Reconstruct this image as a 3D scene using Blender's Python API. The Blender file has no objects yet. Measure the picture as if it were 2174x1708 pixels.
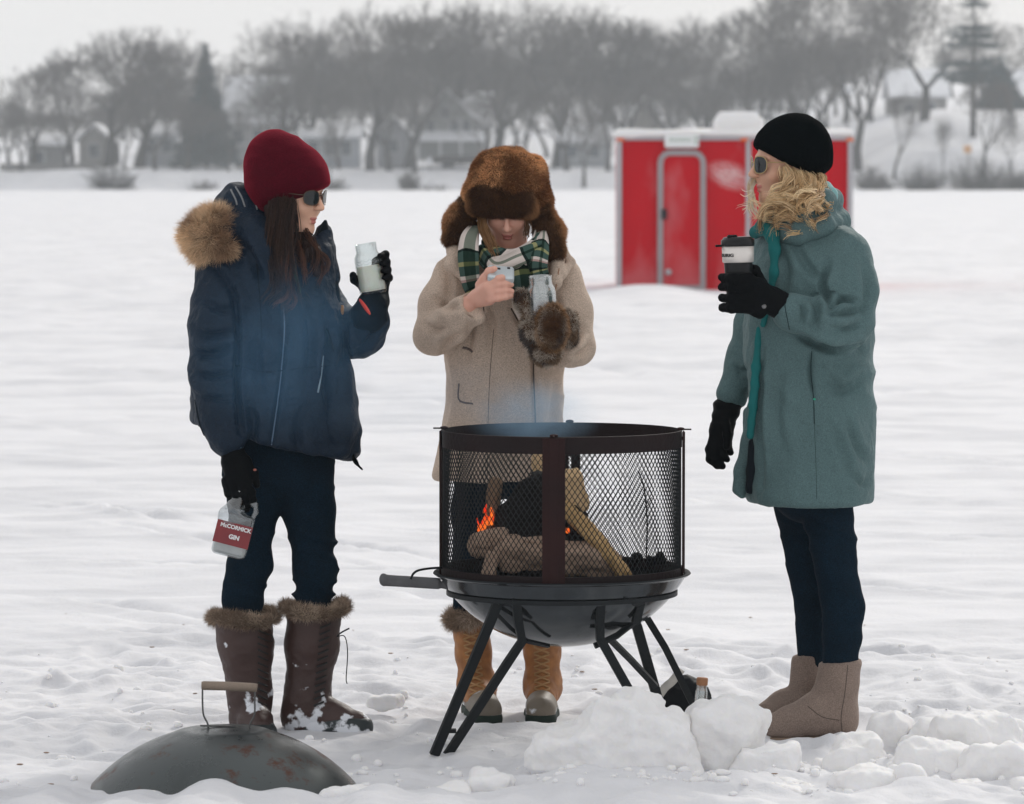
import bpy, math, random
import numpy as np
from mathutils import Vector, Matrix, Euler
from mathutils.bvhtree import BVHTree

scene = bpy.context.scene
rng = np.random.default_rng(7)
random.seed(7)
R = math.radians

# ---------------------------------------------------------------- camera
EYE = 1.59          # eye height over the frozen lake, metres
FPX = 8800.0        # focal length in picture units (picture 2174 wide)
PITCH = math.atan(485.0 / FPX)
cam_d = bpy.data.cameras.new('camera')
cam_d.sensor_width = 36.0
cam_d.lens = FPX / 2174.0 * 36.0
cam_d.clip_start = 0.5
cam_d.clip_end = 5000
cam_d.dof.use_dof = True
cam_d.dof.focus_distance = 11.55
cam_d.dof.aperture_fstop = 7.5
cam = bpy.data.objects.new('camera', cam_d)
cam.location = (0, 0, EYE)
cam.rotation_euler = (R(90) - PITCH, 0, 0)
scene.collection.objects.link(cam)
scene.camera = cam

# ---------------------------------------------------------------- sky, sun, exposure
SUN_EL, SUN_AZ = R(34), R(22)      # the sun stands behind the group, a little to the right
world = bpy.data.worlds.new('World')
scene.world = world
world.use_nodes = True
wn = world.node_tree
wn.nodes.clear()
wo = wn.nodes.new('ShaderNodeOutputWorld')
bg = wn.nodes.new('ShaderNodeBackground')
sky = wn.nodes.new('ShaderNodeTexSky')
sky.sky_type = 'NISHITA'
sky.sun_disc = False
sky.sun_elevation = SUN_EL
sky.sun_rotation = SUN_AZ
sky.dust_density = 4.0
sky.air_density = 1.0
ov = wn.nodes.new('ShaderNodeMix')
ov.data_type = 'RGBA'
ov.inputs[0].default_value = 0.9
ov.inputs[7].default_value = (8.45, 8.45, 8.55, 1)      # even overcast
wn.links.new(sky.outputs[0], ov.inputs[6])
wn.links.new(ov.outputs[2], bg.inputs[0])
bg.inputs[1].default_value = 0.1
wn.links.new(bg.outputs[0], wo.inputs[0])
sun_d = bpy.data.lights.new('sun', 'SUN')
sun_d.energy = 1.5
sun_d.angle = R(10)
sun_d.color = (1.0, 0.96, 0.9)
sun = bpy.data.objects.new('sun', sun_d)
sdir = Vector((math.sin(SUN_AZ) * math.cos(SUN_EL), math.cos(SUN_AZ) * math.cos(SUN_EL), math.sin(SUN_EL)))
sun.rotation_euler = sdir.to_track_quat('Z', 'Y').to_euler()
sun.location = sdir * 30
scene.collection.objects.link(sun)
vs = scene.view_settings
vs.view_transform = 'Standard'
vs.look = 'None'
vs.exposure = 0.0
vs.gamma = 1.0
scene.render.engine = 'CYCLES'
scene.cycles.max_bounces = 8
scene.cycles.transparent_max_bounces = 24
scene.cycles.volume_bounces = 1
scene.cycles.use_denoising = True

# ---------------------------------------------------------------- helpers
_cp, _sp = math.cos(PITCH), math.sin(PITCH)
def P(px, py, Y):
    """a point of the picture (2174 x 1708 units) at world distance Y"""
    u = (px - 1087.0) / FPX
    v = -(py - 854.0) / FPX
    dy = _cp + v * _sp
    dz = -_sp + v * _cp
    return np.array([u / dy * Y, Y, EYE + dz / dy * Y])
def ray(px, py):
    a = P(px, py, 1.0) - np.array([0, 0, EYE])
    return Vector(a).normalized()
def GY(py):
    """distance of the ground (z=0) seen at picture height py"""
    v = -(py - 854.0) / FPX
    return -EYE * (_cp + v * _sp) / (-_sp + v * _cp)

def _h(ix, iy, iz, s):
    h = (ix * 73856093) ^ (iy * 19349663) ^ (iz * 83492791) ^ (s * 2654435)
    h = (h ^ (h >> 13)) * 1274126177 & 0xffffffff
    h = (h ^ (h >> 16)) & 0xffffffff
    return h.astype(np.float64) / 4294967295.0 * 2 - 1
def vn(p, s=0):
    """value noise, -1..1, p (n,3)"""
    p = np.asarray(p, float)
    i = np.floor(p).astype(np.int64)
    f = p - i
    f = f * f * f * (f * (f * 6 - 15) + 10)
    out = 0
    for a in (0, 1):
        wa = f[:, 0] if a else 1 - f[:, 0]
        for b in (0, 1):
            wb = f[:, 1] if b else 1 - f[:, 1]
            for c in (0, 1):
                wc = f[:, 2] if c else 1 - f[:, 2]
                out = out + wa * wb * wc * _h(i[:, 0] + a, i[:, 1] + b, i[:, 2] + c, s)
    return out
def fbm(p, o=3, s=0, g=0.5):
    t = 0; a = 1.0
    p = np.asarray(p, float)
    for k in range(o):
        t = t + a * vn(p * (2.03 ** k) + 17.3 * k, s + k)
        a *= g
    return t

def sstep(a, b, x):
    t = np.clip((x - a) / (b - a), 0, 1)
    return t * t * (3 - 2 * t)

def tag(o, label=None, cat=None, group=None, kind=None):
    if label: o['label'] = label
    if cat: o['category'] = cat
    if group: o['group'] = group
    if kind: o['kind'] = kind
    return o
def empty(name, loc, label, cat, group=None):
    o = bpy.data.objects.new(name, None)
    o.empty_display_size = 0.1
    scene.collection.objects.link(o)
    o.location = tuple(loc)
    return tag(o, label, cat, group)
def wloc(o):
    v = np.zeros(3)
    while o is not None:
        v += np.array(o.location); o = o.parent
    return v
def mk(name, V, F, mats, parent=None, col=None, smooth=True, midx=None, uv=None, loc=None):
    """V (n,3) world coordinates; F list of faces or (n,k) array -> one mesh object"""
    V = np.asarray(V, np.float64)
    org = np.zeros(3)
    if loc is not None: org = np.asarray(loc, float)
    base = wloc(parent) if parent is not None else np.zeros(3)
    me = bpy.data.meshes.new(name)
    if isinstance(F, np.ndarray):
        k = F.shape[1]; nf = len(F); lv = F.reshape(-1)
        ls = np.arange(nf) * k; lt = np.full(nf, k)
    else:
        lt = np.array([len(f) for f in F]); nf = len(F)
        lv = np.array([i for f in F for i in f]); ls = np.concatenate([[0], np.cumsum(lt)[:-1]])
    me.vertices.add(len(V)); me.loops.add(len(lv)); me.polygons.add(nf)
    me.vertices.foreach_set('co', (V - base - org).astype(np.float32).reshape(-1))
    me.loops.foreach_set('vertex_index', lv.astype(np.int32))
    me.polygons.foreach_set('loop_start', ls.astype(np.int32))
    me.polygons.foreach_set('loop_total', lt.astype(np.int32))
    if midx is not None: me.polygons.foreach_set('material_index', np.asarray(midx, np.int32))
    me.polygons.foreach_set('use_smooth', np.full(nf, bool(smooth)))
    me.update(calc_edges=True)
    me.validate()
    if uv is not None:
        l = me.uv_layers.new(name='UVMap')
        l.data.foreach_set('uv', np.asarray(uv, np.float32)[lv].reshape(-1))
    if col is not None:
        a = me.color_attributes.new('Col', 'FLOAT_COLOR', 'POINT')
        c = np.ones((len(V), 4), np.float32); c[:, :3] = col
        a.data.foreach_set('color', c.reshape(-1))
    if not isinstance(mats, (list, tuple)): mats = [mats]
    for m in mats: me.materials.append(m)
    o = bpy.data.objects.new(name, me)
    scene.collection.objects.link(o)
    o.location = tuple(org)
    if parent is not None: o.parent = parent
    return o
def sheet(o, ang=35):
    """flat shading across sharp edges"""
    me = o.data
    try: me.set_sharp_from_angle(angle=R(ang))
    except Exception: pass
    return o

class MB:
    def __init__(s): s.V = []; s.F = []; s.C = []; s.U = []; s.M = []; s.n = 0
    def add(s, V, F, col=None, uv=None, mi=0):
        V = np.asarray(V, float)
        s.V.append(V); s.F += [[i + s.n for i in f] for f in F]
        s.C.append(np.tile(col if col is not None else (1, 1, 1), (len(V), 1)) if np.ndim(col) < 2 else np.asarray(col))
        s.U.append(uv if uv is not None else np.zeros((len(V), 2)))
        s.M += [mi] * len(F)
        s.n += len(V)
        return s
    def build(s, name, mats, parent=None, smooth=True, loc=None, ang=None):
        o = mk(name, np.concatenate(s.V), s.F, mats, parent, np.concatenate(s.C), smooth, s.M, np.concatenate(s.U), loc)
        if ang: sheet(o, ang)
        return o

def g_box(c, h, Rm=None, bev=0.0):
    """box centre c, half sizes h, chamfered by bev"""
    h = np.asarray(h, float)
    if bev <= 0:
        V = np.array([[x, y, z] for x in (-1, 1) for y in (-1, 1) for z in (-1, 1)]) * h
        F = [[0, 1, 3, 2], [4, 6, 7, 5], [0, 4, 5, 1], [2, 3, 7, 6], [0, 2, 6, 4], [1, 5, 7, 3]]
    else:
        V = []; idx = {}
        for sx in (-1, 1):
            for sy in (-1, 1):
                for sz in (-1, 1):
                    for ax in range(3):
                        v = np.array([sx, sy, sz]) * (h - bev); v[ax] = (sx, sy, sz)[ax] * h[ax]
                        idx[(sx, sy, sz, ax)] = len(V); V.append(v)
        V = np.array(V); F = []
        for ax in range(3):
            a, b = [(1, 2), (2, 0), (0, 1)][ax]
            for s in (-1, 1):
                q = []
                for (u, w) in ((-1, -1), (1, -1), (1, 1), (-1, 1)):
                    k = [0, 0, 0]; k[ax] = s; k[a] = u; k[b] = w
                    q.append(idx[(k[0], k[1], k[2], ax)])
                F.append(q if s > 0 else q[::-1])
            for u in (-1, 1):
                for w in (-1, 1):
                    k0 = [0, 0, 0]; k0[ax] = -1; k0[a] = u; k0[b] = w
                    k1 = list(k0); k1[ax] = 1
                    q = [idx[(*k0, a)], idx[(*k1, a)], idx[(*k1, b)], idx[(*k0, b)]]
                    F.append(q if u * w > 0 else q[::-1])
        for sx in (-1, 1):
            for sy in (-1, 1):
                for sz in (-1, 1):
                    q = [idx[(sx, sy, sz, 0)], idx[(sx, sy, sz, 1)], idx[(sx, sy, sz, 2)]]
                    F.append(q if sx * sy * sz > 0 else q[::-1])
    if Rm is not None: V = V @ np.asarray(Rm).T
    return V + np.asarray(c), F
def frames(path):
    path = np.asarray(path, float)
    T = np.gradient(path, axis=0)
    T /= np.linalg.norm(T, axis=1)[:, None] + 1e-12
    up = np.array([0, 0, 1.0]) if abs(T[0, 2]) < 0.9 else np.array([0, 1.0, 0])
    N = []; n = up - T[0] * np.dot(up, T[0])
    for t in T:
        n = n - t * np.dot(n, t)
        n = n / (np.linalg.norm(n) + 1e-12); N.append(n)
    N = np.array(N)
    return T, N, np.cross(T, N)
def g_tube(path, r, sides=8, caps=True, flat=1.0):
    path = np.asarray(path, float); n = len(path)
    r = np.broadcast_to(np.asarray(r, float), (n,))
    T, N, B = frames(path)
    a = np.arange(sides) / sides * 2 * np.pi
    V = path[:, None, :] + r[:, None, None] * (np.cos(a)[None, :, None] * N[:, None, :] + flat * np.sin(a)[None, :, None] * B[:, None, :])
    V = V.reshape(-1, 3)
    F = [[i * sides + j, i * sides + (j + 1) % sides, (i + 1) * sides + (j + 1) % sides, (i + 1) * sides + j] for i in range(n - 1) for j in range(sides)]
    if caps:
        F.append(list(range(sides))[::-1]); F.append([(n - 1) * sides + j for j in range(sides)])
    return V, F
def g_bar(path, w, t, side=None):
    """flat bar swept along a path, w across 'side', t thick"""
    path = np.asarray(path, float); n = len(path)
    T, N, B = frames(path)
    if side is not None:
        N = np.asarray(side, float) - T * (T @ np.asarray(side, float))[:, None]
        N /= np.linalg.norm(N, axis=1)[:, None]; B = np.cross(T, N)
    V = np.concatenate([[p + N[i] * w * a / 2 + B[i] * t * b / 2 for a, b in ((-1, -1), (1, -1), (1, 1), (-1, 1))] for i, p in enumerate(path)])
    F = [[i * 4 + j, i * 4 + (j + 1) % 4, (i + 1) * 4 + (j + 1) % 4, (i + 1) * 4 + j] for i in range(n - 1) for j in range(4)]
    F += [[3, 2, 1, 0], [(n - 1) * 4 + j for j in range(4)]]
    return V, F
def g_lathe(prof, n=48, c=(0, 0, 0), Rm=None, cap0=False, cap1=False):
    prof = np.asarray(prof, float)
    a = np.arange(n) / n * 2 * np.pi
    V = np.stack([prof[:, 0][:, None] * np.cos(a), prof[:, 0][:, None] * np.sin(a), np.repeat(prof[:, 1][:, None], n, 1)], -1).reshape(-1, 3)
    m = len(prof)
    F = [[i * n + j, i * n + (j + 1) % n, (i + 1) * n + (j + 1) % n, (i + 1) * n + j] for i in range(m - 1) for j in range(n)]
    if cap0: F.append(list(range(n))[::-1])
    if cap1: F.append([(m - 1) * n + j for j in range(n)])
    if Rm is not None: V = V @ np.asarray(Rm).T
    return V + np.asarray(c), F
def g_sphere(c, r, n=16, m=10, Rm=None):
    r = np.broadcast_to(np.asarray(r, float), (3,))
    V = [[0, 0, -1]]
    for i in range(1, m):
        t = -math.pi / 2 + math.pi * i / m
        for j in range(n):
            a = 2 * math.pi * j / n
            V.append([math.cos(t) * math.cos(a), math.cos(t) * math.sin(a), math.sin(t)])
    V.append([0, 0, 1]); V = np.array(V) * r
    F = [[0, 1 + (j + 1) % n, 1 + j] for j in range(n)]
    for i in range(m - 2):
        F += [[1 + i * n + j, 1 + i * n + (j + 1) % n, 1 + (i + 1) * n + (j + 1) % n, 1 + (i + 1) * n + j] for j in range(n)]
    l = len(V) - 1
    F += [[l, 1 + (m - 2) * n + j, 1 + (m - 2) * n + (j + 1) % n] for j in range(n)]
    if Rm is not None: V = V @ np.asarray(Rm).T
    return V + np.asarray(c), F
def catmull(pts, n):
    pts = np.asarray(pts, float)
    Q = np.vstack([2 * pts[0] - pts[1], pts, 2 * pts[-1] - pts[-2]])
    t = np.linspace(0, len(pts) - 1 - 1e-9, n)
    i = t.astype(int); f = (t - i)[:, None]
    a, b, c, d = Q[i], Q[i + 1], Q[i + 2], Q[i + 3]
    return 0.5 * (2 * b + (c - a) * f + (2 * a - 5 * b + 4 * c - d) * f ** 2 + (3 * b - a - 3 * c + d) * f ** 3)
def rot(ax, deg):
    return np.array(Matrix.Rotation(R(deg), 3, ax))
def axisR(z, x=(1, 0, 0)):
    """rotation whose third column is the direction z"""
    z = np.asarray(z, float); z = z / np.linalg.norm(z)
    x = np.asarray(x, float); x = x - z * np.dot(x, z); x /= np.linalg.norm(x)
    return np.stack([x, np.cross(z, x), z], 1)

# ---------------------------------------------------------------- signed-distance modelling
class SDF:
    def __init__(s, k=0.02): s.ops = []; s.k = k; s.lo = np.full(3, 1e9); s.hi = np.full(3, -1e9)
    def _bb(s, c, r):
        c = np.asarray(c); s.lo = np.minimum(s.lo, c - r); s.hi = np.maximum(s.hi, c + r)
    def add(s, fn, k=None, op='+'):
        s.ops.append((op, fn, s.k if k is None else k)); return s
    def cap(s, a, b, ra, rb=None, k=None, op='+'):
        a = np.asarray(a, float); b = np.asarray(b, float); rb = ra if rb is None else rb
        ab = b - a; L = max(ab @ ab, 1e-12)
        if op == '+': s._bb(a, ra); s._bb(b, rb)
        def fn(p):
            t = np.clip(((p - a) @ ab) / L, 0, 1)
            return np.linalg.norm(p - a - t[:, None] * ab, axis=1) - (ra + t * (rb - ra))
        return s.add(fn, k, op)
    def chain(s, pts, rs, k=None, op='+'):
        for i in range(len(pts) - 1): s.cap(pts[i], pts[i + 1], rs[i], rs[i + 1], k if i else k, op)
        return s
    def ell(s, c, r, Rm=None, k=None, op='+'):
        c = np.asarray(c, float); r = np.broadcast_to(np.asarray(r, float), (3,))
        if op == '+': s._bb(c, r.max())
        def fn(p):
            q = p - c
            if Rm is not None: q = q @ Rm
            k0 = np.linalg.norm(q / r, axis=1); k1 = np.linalg.norm(q / (r * r), axis=1) + 1e-9
            return k0 * (k0 - 1) / k1
        return s.add(fn, k, op)
    def rbox(s, c, h, Rm=None, r=0.01, k=None, op='+'):
        c = np.asarray(c, float); h = np.asarray(h, float)
        if op == '+': s._bb(c, np.linalg.norm(h) + r)
        def fn(p):
            q = p - c
            if Rm is not None: q = q @ Rm
            d = np.abs(q) - (h - r)
            return np.linalg.norm(np.maximum(d, 0), axis=1) + np.minimum(d.max(1), 0) - r
        return s.add(fn, k, op)
    def cut(s, pt, n, k=0.004):
        """keep the side opposite n"""
        pt = np.asarray(pt, float); n = np.asarray(n, float); n = n / np.linalg.norm(n)
        return s.add(lambda p: -((p - pt) @ n), k, '-')
    def loft(s, rows, k=None, op='+', n=2.3, r=0.012, sm=0.35, yaw=0):
        """rows (z, cx, cy, a, b): elliptical sections, any z order"""
        rows = np.array(sorted([list(q) for q in rows]), float)
        z = rows[:, 0]; zz = np.linspace(z[0], z[-1], 160)
        D = np.stack([np.interp(zz, z, rows[:, i]) for i in range(1, 5)], 1)
        w = max(1, int(160 / len(rows) * sm)); ker = np.hanning(2 * w + 3)[1:-1]; ker /= ker.sum()
        for i in range(4): D[:, i] = np.convolve(np.pad(D[:, i], w, mode='edge'), ker, 'valid')[:160]
        if op == '+':
            for q in rows[::1]: s._bb(q[[1, 2, 0]], max(q[3], q[4]))
        c_, s_ = math.cos(yaw), math.sin(yaw)
        def fn(p):
            zc = np.clip(p[:, 2], z[0], z[-1])
            cx, cy, a, b = [np.interp(zc, zz, D[:, i]) for i in range(4)]
            x = p[:, 0] - cx; y = p[:, 1] - cy
            x, y = x * c_ + y * s_, -x * s_ + y * c_
            m = (np.abs(x / a) ** n + np.abs(y / b) ** n + 1e-9) ** (1 / n)
            g = np.sqrt((x / a ** 2) ** 2 + (y / b ** 2) ** 2) / (np.sqrt((x / a) ** 2 + (y / b) ** 2) + 1e-6) + 1e-6
            d = (m - 1) / np.maximum(g, 1e-6)
            d = np.where(m < 1, np.maximum(d, (m - 1) * np.minimum(a, b)), d)
            e = np.maximum(p[:, 2] - z[-1], z[0] - p[:, 2])
            u = np.stack([np.maximum(d + r, 0), np.maximum(e + r, 0)], 1)
            return np.linalg.norm(u, axis=1) + np.minimum(np.maximum(d, e) + r, 0) - r
        return s.add(fn, k, op)
    def __call__(s, p):
        d = np.full(len(p), 1e3)
        for op, fn, k in s.ops:
            e = fn(p)
            if op == '+':
                h = np.maximum(k - np.abs(d - e), 0) / max(k, 1e-9)
                d = np.minimum(d, e) - h * h * k / 4
            else:
                e = -e
                h = np.maximum(k - np.abs(d - e), 0) / max(k, 1e-9)
                d = np.maximum(d, e) + h * h * k / 4
        return d
    def mesh(s, h=0.006, pad=0.02, disp=None, smooth=1):
        V, F = nets(s, s.lo - pad, s.hi + pad, h)
        for _ in range(smooth): V = lap(V, F, 0.5)
        if disp is not None:
            N = vnorm(V, F); V = V + N * disp(V, N)[:, None]
        return V, F

def nets(f, lo, hi, h):
    B = 6
    n = (np.ceil((hi - lo) / h / B).astype(int) + 1) * B + 1
    nb = (n - 1) // B
    cen = np.stack(np.meshgrid(*[lo[i] + (np.arange(nb[i]) + 0.5) * B * h for i in range(3)], indexing='ij'), -1).reshape(-1, 3)
    dc = f(cen)
    act = np.abs(dc) < B * h * 0.87 * 1.35 + h * 2
    G = np.repeat(np.repeat(np.repeat(dc.reshape(nb), B, 0), B, 1), B, 2).astype(np.float32)
    G = np.pad(G, ((0, 1), (0, 1), (0, 1)), mode='edge')
    ai = np.argwhere(act.reshape(nb))
    o = np.arange(B + 1)
    off = np.stack(np.meshgrid(o, o, o, indexing='ij'), -1).reshape(-1, 3)
    for st in range(0, len(ai), 3000):
        I = (ai[st:st + 3000][:, None, :] * B + off[None]).reshape(-1, 3)
        flat = (I[:, 0] * n[1] + I[:, 1]) * n[2] + I[:, 2]
        u = np.unique(flat)
        J = np.stack([u // (n[1] * n[2]), (u // n[2]) % n[1], u % n[2]], 1)
        G.reshape(-1)[u] = f(lo + J * h)
    S = G < 0
    c = [S[a:n[0] - 1 + a, b:n[1] - 1 + b, d:n[2] - 1 + d] for a in (0, 1) for b in (0, 1) for d in (0, 1)]
    anyc = c[0].copy(); allc = c[0].copy()
    for q in c[1:]: anyc |= q; allc &= q
    cell = np.argwhere(anyc & ~allc)
    vid = np.full(anyc.shape, -1, np.int64)
    vid[tuple(cell.T)] = np.arange(len(cell))
    acc = np.zeros((len(cell), 3)); cnt = np.zeros(len(cell))
    co = [(a, b, d) for a in (0, 1) for b in (0, 1) for d in (0, 1)]
    for p in co:
        for ax in range(3):
            if p[ax]: continue
            q = list(p); q[ax] = 1
            ga = G[tuple((cell + p).T)].astype(float); gb = G[tuple((cell + q).T)].astype(float)
            m = (ga < 0) != (gb < 0)
            t = np.where(m, ga / np.where(m, ga - gb, 1), 0)
            pos = cell + np.array(p, float); pos[:, ax] += t
            acc[m] += pos[m]; cnt[m] += 1
    V = lo + acc / cnt[:, None] * h
    Fs = []
    for ax in range(3):
        a, b = [(1, 2), (2, 0), (0, 1)][ax]
        sl0 = [slice(None)] * 3; sl1 = [slice(None)] * 3
        sl0[ax] = slice(0, -1); sl1[ax] = slice(1, None)
        s0 = S[tuple(sl0)]; s1 = S[tuple(sl1)]
        for flip, m in ((False, s0 & ~s1), (True, ~s0 & s1)):
            e = np.argwhere(m)
            e = e[(e[:, a] > 0) & (e[:, b] > 0) & (e[:, a] < n[a] - 1) & (e[:, b] < n[b] - 1)]
            ea = np.eye(3, dtype=int)[a]; eb = np.eye(3, dtype=int)[b]
            q = np.stack([vid[tuple((e - ea - eb).T)], vid[tuple((e - eb).T)], vid[tuple(e.T)], vid[tuple((e - ea).T)]], 1)
            if flip: q = q[:, ::-1]
            Fs.append(q)
    F = np.concatenate(Fs); F = F[(F >= 0).all(1)]
    return V, F
def vnorm(V, F):
    a = V[F[:, 0]]; b = V[F[:, 1]]; c = V[F[:, 2]]; d = V[F[:, 3]] if F.shape[1] == 4 else c
    fn = np.cross(c - a, d - b) if F.shape[1] == 4 else np.cross(b - a, c - a)
    N = np.zeros_like(V)
    for j in range(F.shape[1]):
        for i in range(3): N[:, i] += np.bincount(F[:, j], fn[:, i], len(V))
    return N / (np.linalg.norm(N, axis=1)[:, None] + 1e-12)
def lap(V, F, w):
    A = np.zeros_like(V); c = np.zeros(len(V)); k = F.shape[1]
    for j in range(k):
        a = F[:, j]; b = F[:, (j + 1) % k]
        for i in range(3): A[:, i] += np.bincount(a, V[b, i], len(V)) + np.bincount(b, V[a, i], len(V))
        c += np.bincount(a, minlength=len(V)) + np.bincount(b, minlength=len(V))
    return V + w * (A / np.maximum(c, 1)[:, None] - V)

def blades(V, F, n, L, w, colf, comb=(0, 0, -0.3), rnd=0.5, lift=0.6, curl=0.3, mask=None, seed=1, clump=0.0):
    """fur: n thin tapered hairs rooted on the surface"""
    g = np.random.default_rng(seed)
    a = V[F[:, 0]]; b = V[F[:, 1]]; c = V[F[:, 2]]
    fn = np.cross(b - a, c - a); ar = np.linalg.norm(fn, axis=1)
    if mask is not None: ar = ar * mask(a)
    idx = g.choice(len(F), n, p=ar / ar.sum())
    u, v = g.random(n), g.random(n)
    q = F[idx]
    P0 = (V[q[:, 0]] * ((1 - u) * (1 - v))[:, None] + V[q[:, 1]] * (u * (1 - v))[:, None] + V[q[:, 2]] * (u * v)[:, None] + V[q[:, 3 if F.shape[1] == 4 else 2]] * ((1 - u) * v)[:, None])
    N = vnorm(V, F)[q[:, 0]]
    cb = np.broadcast_to(np.asarray(comb(P0) if callable(comb) else comb, float), P0.shape)
    cl = np.stack([vn(P0 * 45, 5), vn(P0 * 45, 6), vn(P0 * 45, 7)], 1) * clump
    D = N * lift + cb + g.normal(size=P0.shape) * rnd * 0.5 + cl
    D /= np.linalg.norm(D, axis=1)[:, None]
    L = L * (0.55 + 0.75 * g.random(n)); W = np.cross(D, g.normal(size=P0.shape)); W /= np.linalg.norm(W, axis=1)[:, None]
    E = D + curl * (cb * 1.2 + g.normal(size=P0.shape) * 0.25 + np.array([0, 0, -0.15])); E /= np.linalg.norm(E, axis=1)[:, None]
    P0 = P0 - D * 0.002
    P1 = P0 + D * (L * 0.5)[:, None]; P2 = P1 + E * (L * 0.5)[:, None]
    w2 = w * 0.5
    VV = np.stack([P0 - W * w2, P0 + W * w2, P1 + W * w2 * 0.8, P1 - W * w2 * 0.8, P2], 1).reshape(-1, 3)
    b0 = np.arange(n) * 5
    FF = np.concatenate([np.stack([b0, b0 + 1, b0 + 2], 1), np.stack([b0, b0 + 2, b0 + 3], 1), np.stack([b0 + 3, b0 + 2, b0 + 4], 1)])
    C = colf(P0, g)
    C = np.repeat(C[:, None, :], 5, 1)
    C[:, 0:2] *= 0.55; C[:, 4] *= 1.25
    return VV, FF, C.reshape(-1, 3)

# ---------------------------------------------------------------- materials
def mat(name, col=(0.5, 0.5, 0.5), rough=0.8, var=0.0, vscale=8.0, bump=0.0, bscale=60.0, metal=0.0, sheen=0.0, sheen_col=None,
        col2=None, attr=False, spec=0.5, bdist=0.004, sss=0.0, coat=0.0, transl=0.0, detail=6.0, thresh=None, wave=None, grain=0.0):
    m = bpy.data.materials.new(name); m.use_nodes = True
    nt = m.node_tree; b = nt.nodes['Principled BSDF']; L = nt.links
    b.inputs['Roughness'].default_value = rough
    b.inputs['Metallic'].default_value = metal
    b.inputs['Specular IOR Level'].default_value = spec
    b.inputs['Base Color'].default_value = (*col, 1)
    if sheen:
        b.inputs['Sheen Weight'].default_value = sheen
        b.inputs['Sheen Roughness'].default_value = 0.45
        b.inputs['Sheen Tint'].default_value = (*(sheen_col or col), 1)
    if coat: b.inputs['Coat Weight'].default_value = coat; b.inputs['Coat Roughness'].default_value = 0.25
    if sss:
        b.inputs['Subsurface Weight'].default_value = sss
        b.inputs['Subsurface Radius'].default_value = (0.02, 0.012, 0.008)
        b.inputs['Subsurface Scale'].default_value = 1.0
    tc = nt.nodes.new('ShaderNodeTexCoord')
    src = None
    if attr:
        a = nt.nodes.new('ShaderNodeVertexColor'); a.layer_name = 'Col'; src = a.outputs[0]
    if var or col2:
        no = nt.nodes.new('ShaderNodeTexNoise'); no.inputs['Scale'].default_value = vscale; no.inputs['Detail'].default_value = detail
        L.new(tc.outputs['Object'], no.inputs['Vector'])
        fac = no.outputs['Fac']
        if thresh:
            mr = nt.nodes.new('ShaderNodeMapRange'); mr.inputs[1].default_value = thresh[0]; mr.inputs[2].default_value = thresh[1]
            L.new(fac, mr.inputs[0]); fac = mr.outputs[0]
        mx = nt.nodes.new('ShaderNodeMix'); mx.data_type = 'RGBA'
        L.new(fac, mx.inputs[0])
        if col2: mx.inputs[6].default_value = (*col, 1); mx.inputs[7].default_value = (*col2, 1)
        else:
            mx.inputs[6].default_value = (*[c * (1 - var) for c in col], 1); mx.inputs[7].default_value = (*[min(1, c * (1 + var)) for c in col], 1)
        if src is not None:
            mm = nt.nodes.new('ShaderNodeMix'); mm.data_type = 'RGBA'; mm.blend_type = 'MULTIPLY'; mm.inputs[0].default_value = 1
            L.new(src, mm.inputs[6]); L.new(mx.outputs[2], mm.inputs[7]); src = mm.outputs[2]
        else: src = mx.outputs[2]
    if grain and src is not None:
        ng = nt.nodes.new('ShaderNodeTexNoise'); ng.inputs['Scale'].default_value = 330; ng.inputs['Detail'].default_value = 2; L.new(tc.outputs['Object'], ng.inputs['Vector'])
        mg = nt.nodes.new('ShaderNodeMapRange'); mg.inputs[1].default_value = .3; mg.inputs[2].default_value = .7; mg.inputs[3].default_value = 1 - grain; mg.inputs[4].default_value = 1 + grain; L.new(ng.outputs[0], mg.inputs[0])
        vm = nt.nodes.new('ShaderNodeVectorMath'); vm.operation = 'SCALE'; L.new(src, vm.inputs[0]); L.new(mg.outputs[0], vm.inputs['Scale']); src = vm.outputs[0]
    if src is not None: L.new(src, b.inputs['Base Color'])
    if bump:
        n2 = nt.nodes.new('ShaderNodeTexNoise'); n2.inputs['Scale'].default_value = bscale; n2.inputs['Detail'].default_value = 4
        L.new(tc.outputs['Object'], n2.inputs['Vector'])
        bp = nt.nodes.new('ShaderNodeBump'); bp.inputs['Strength'].default_value = bump; bp.inputs['Distance'].default_value = bdist
        L.new(n2.outputs['Fac'], bp.inputs['Height']); L.new(bp.outputs[0], b.inputs['Normal'])
    return m
def emat(name, col, s):
    m = bpy.data.materials.new(name); m.use_nodes = True
    nt = m.node_tree; b = nt.nodes['Principled BSDF']
    b.inputs['Base Color'].default_value = (*col, 1)
    b.inputs['Emission Color'].default_value = (*col, 1); b.inputs['Emission Strength'].default_value = s
    return m
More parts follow.
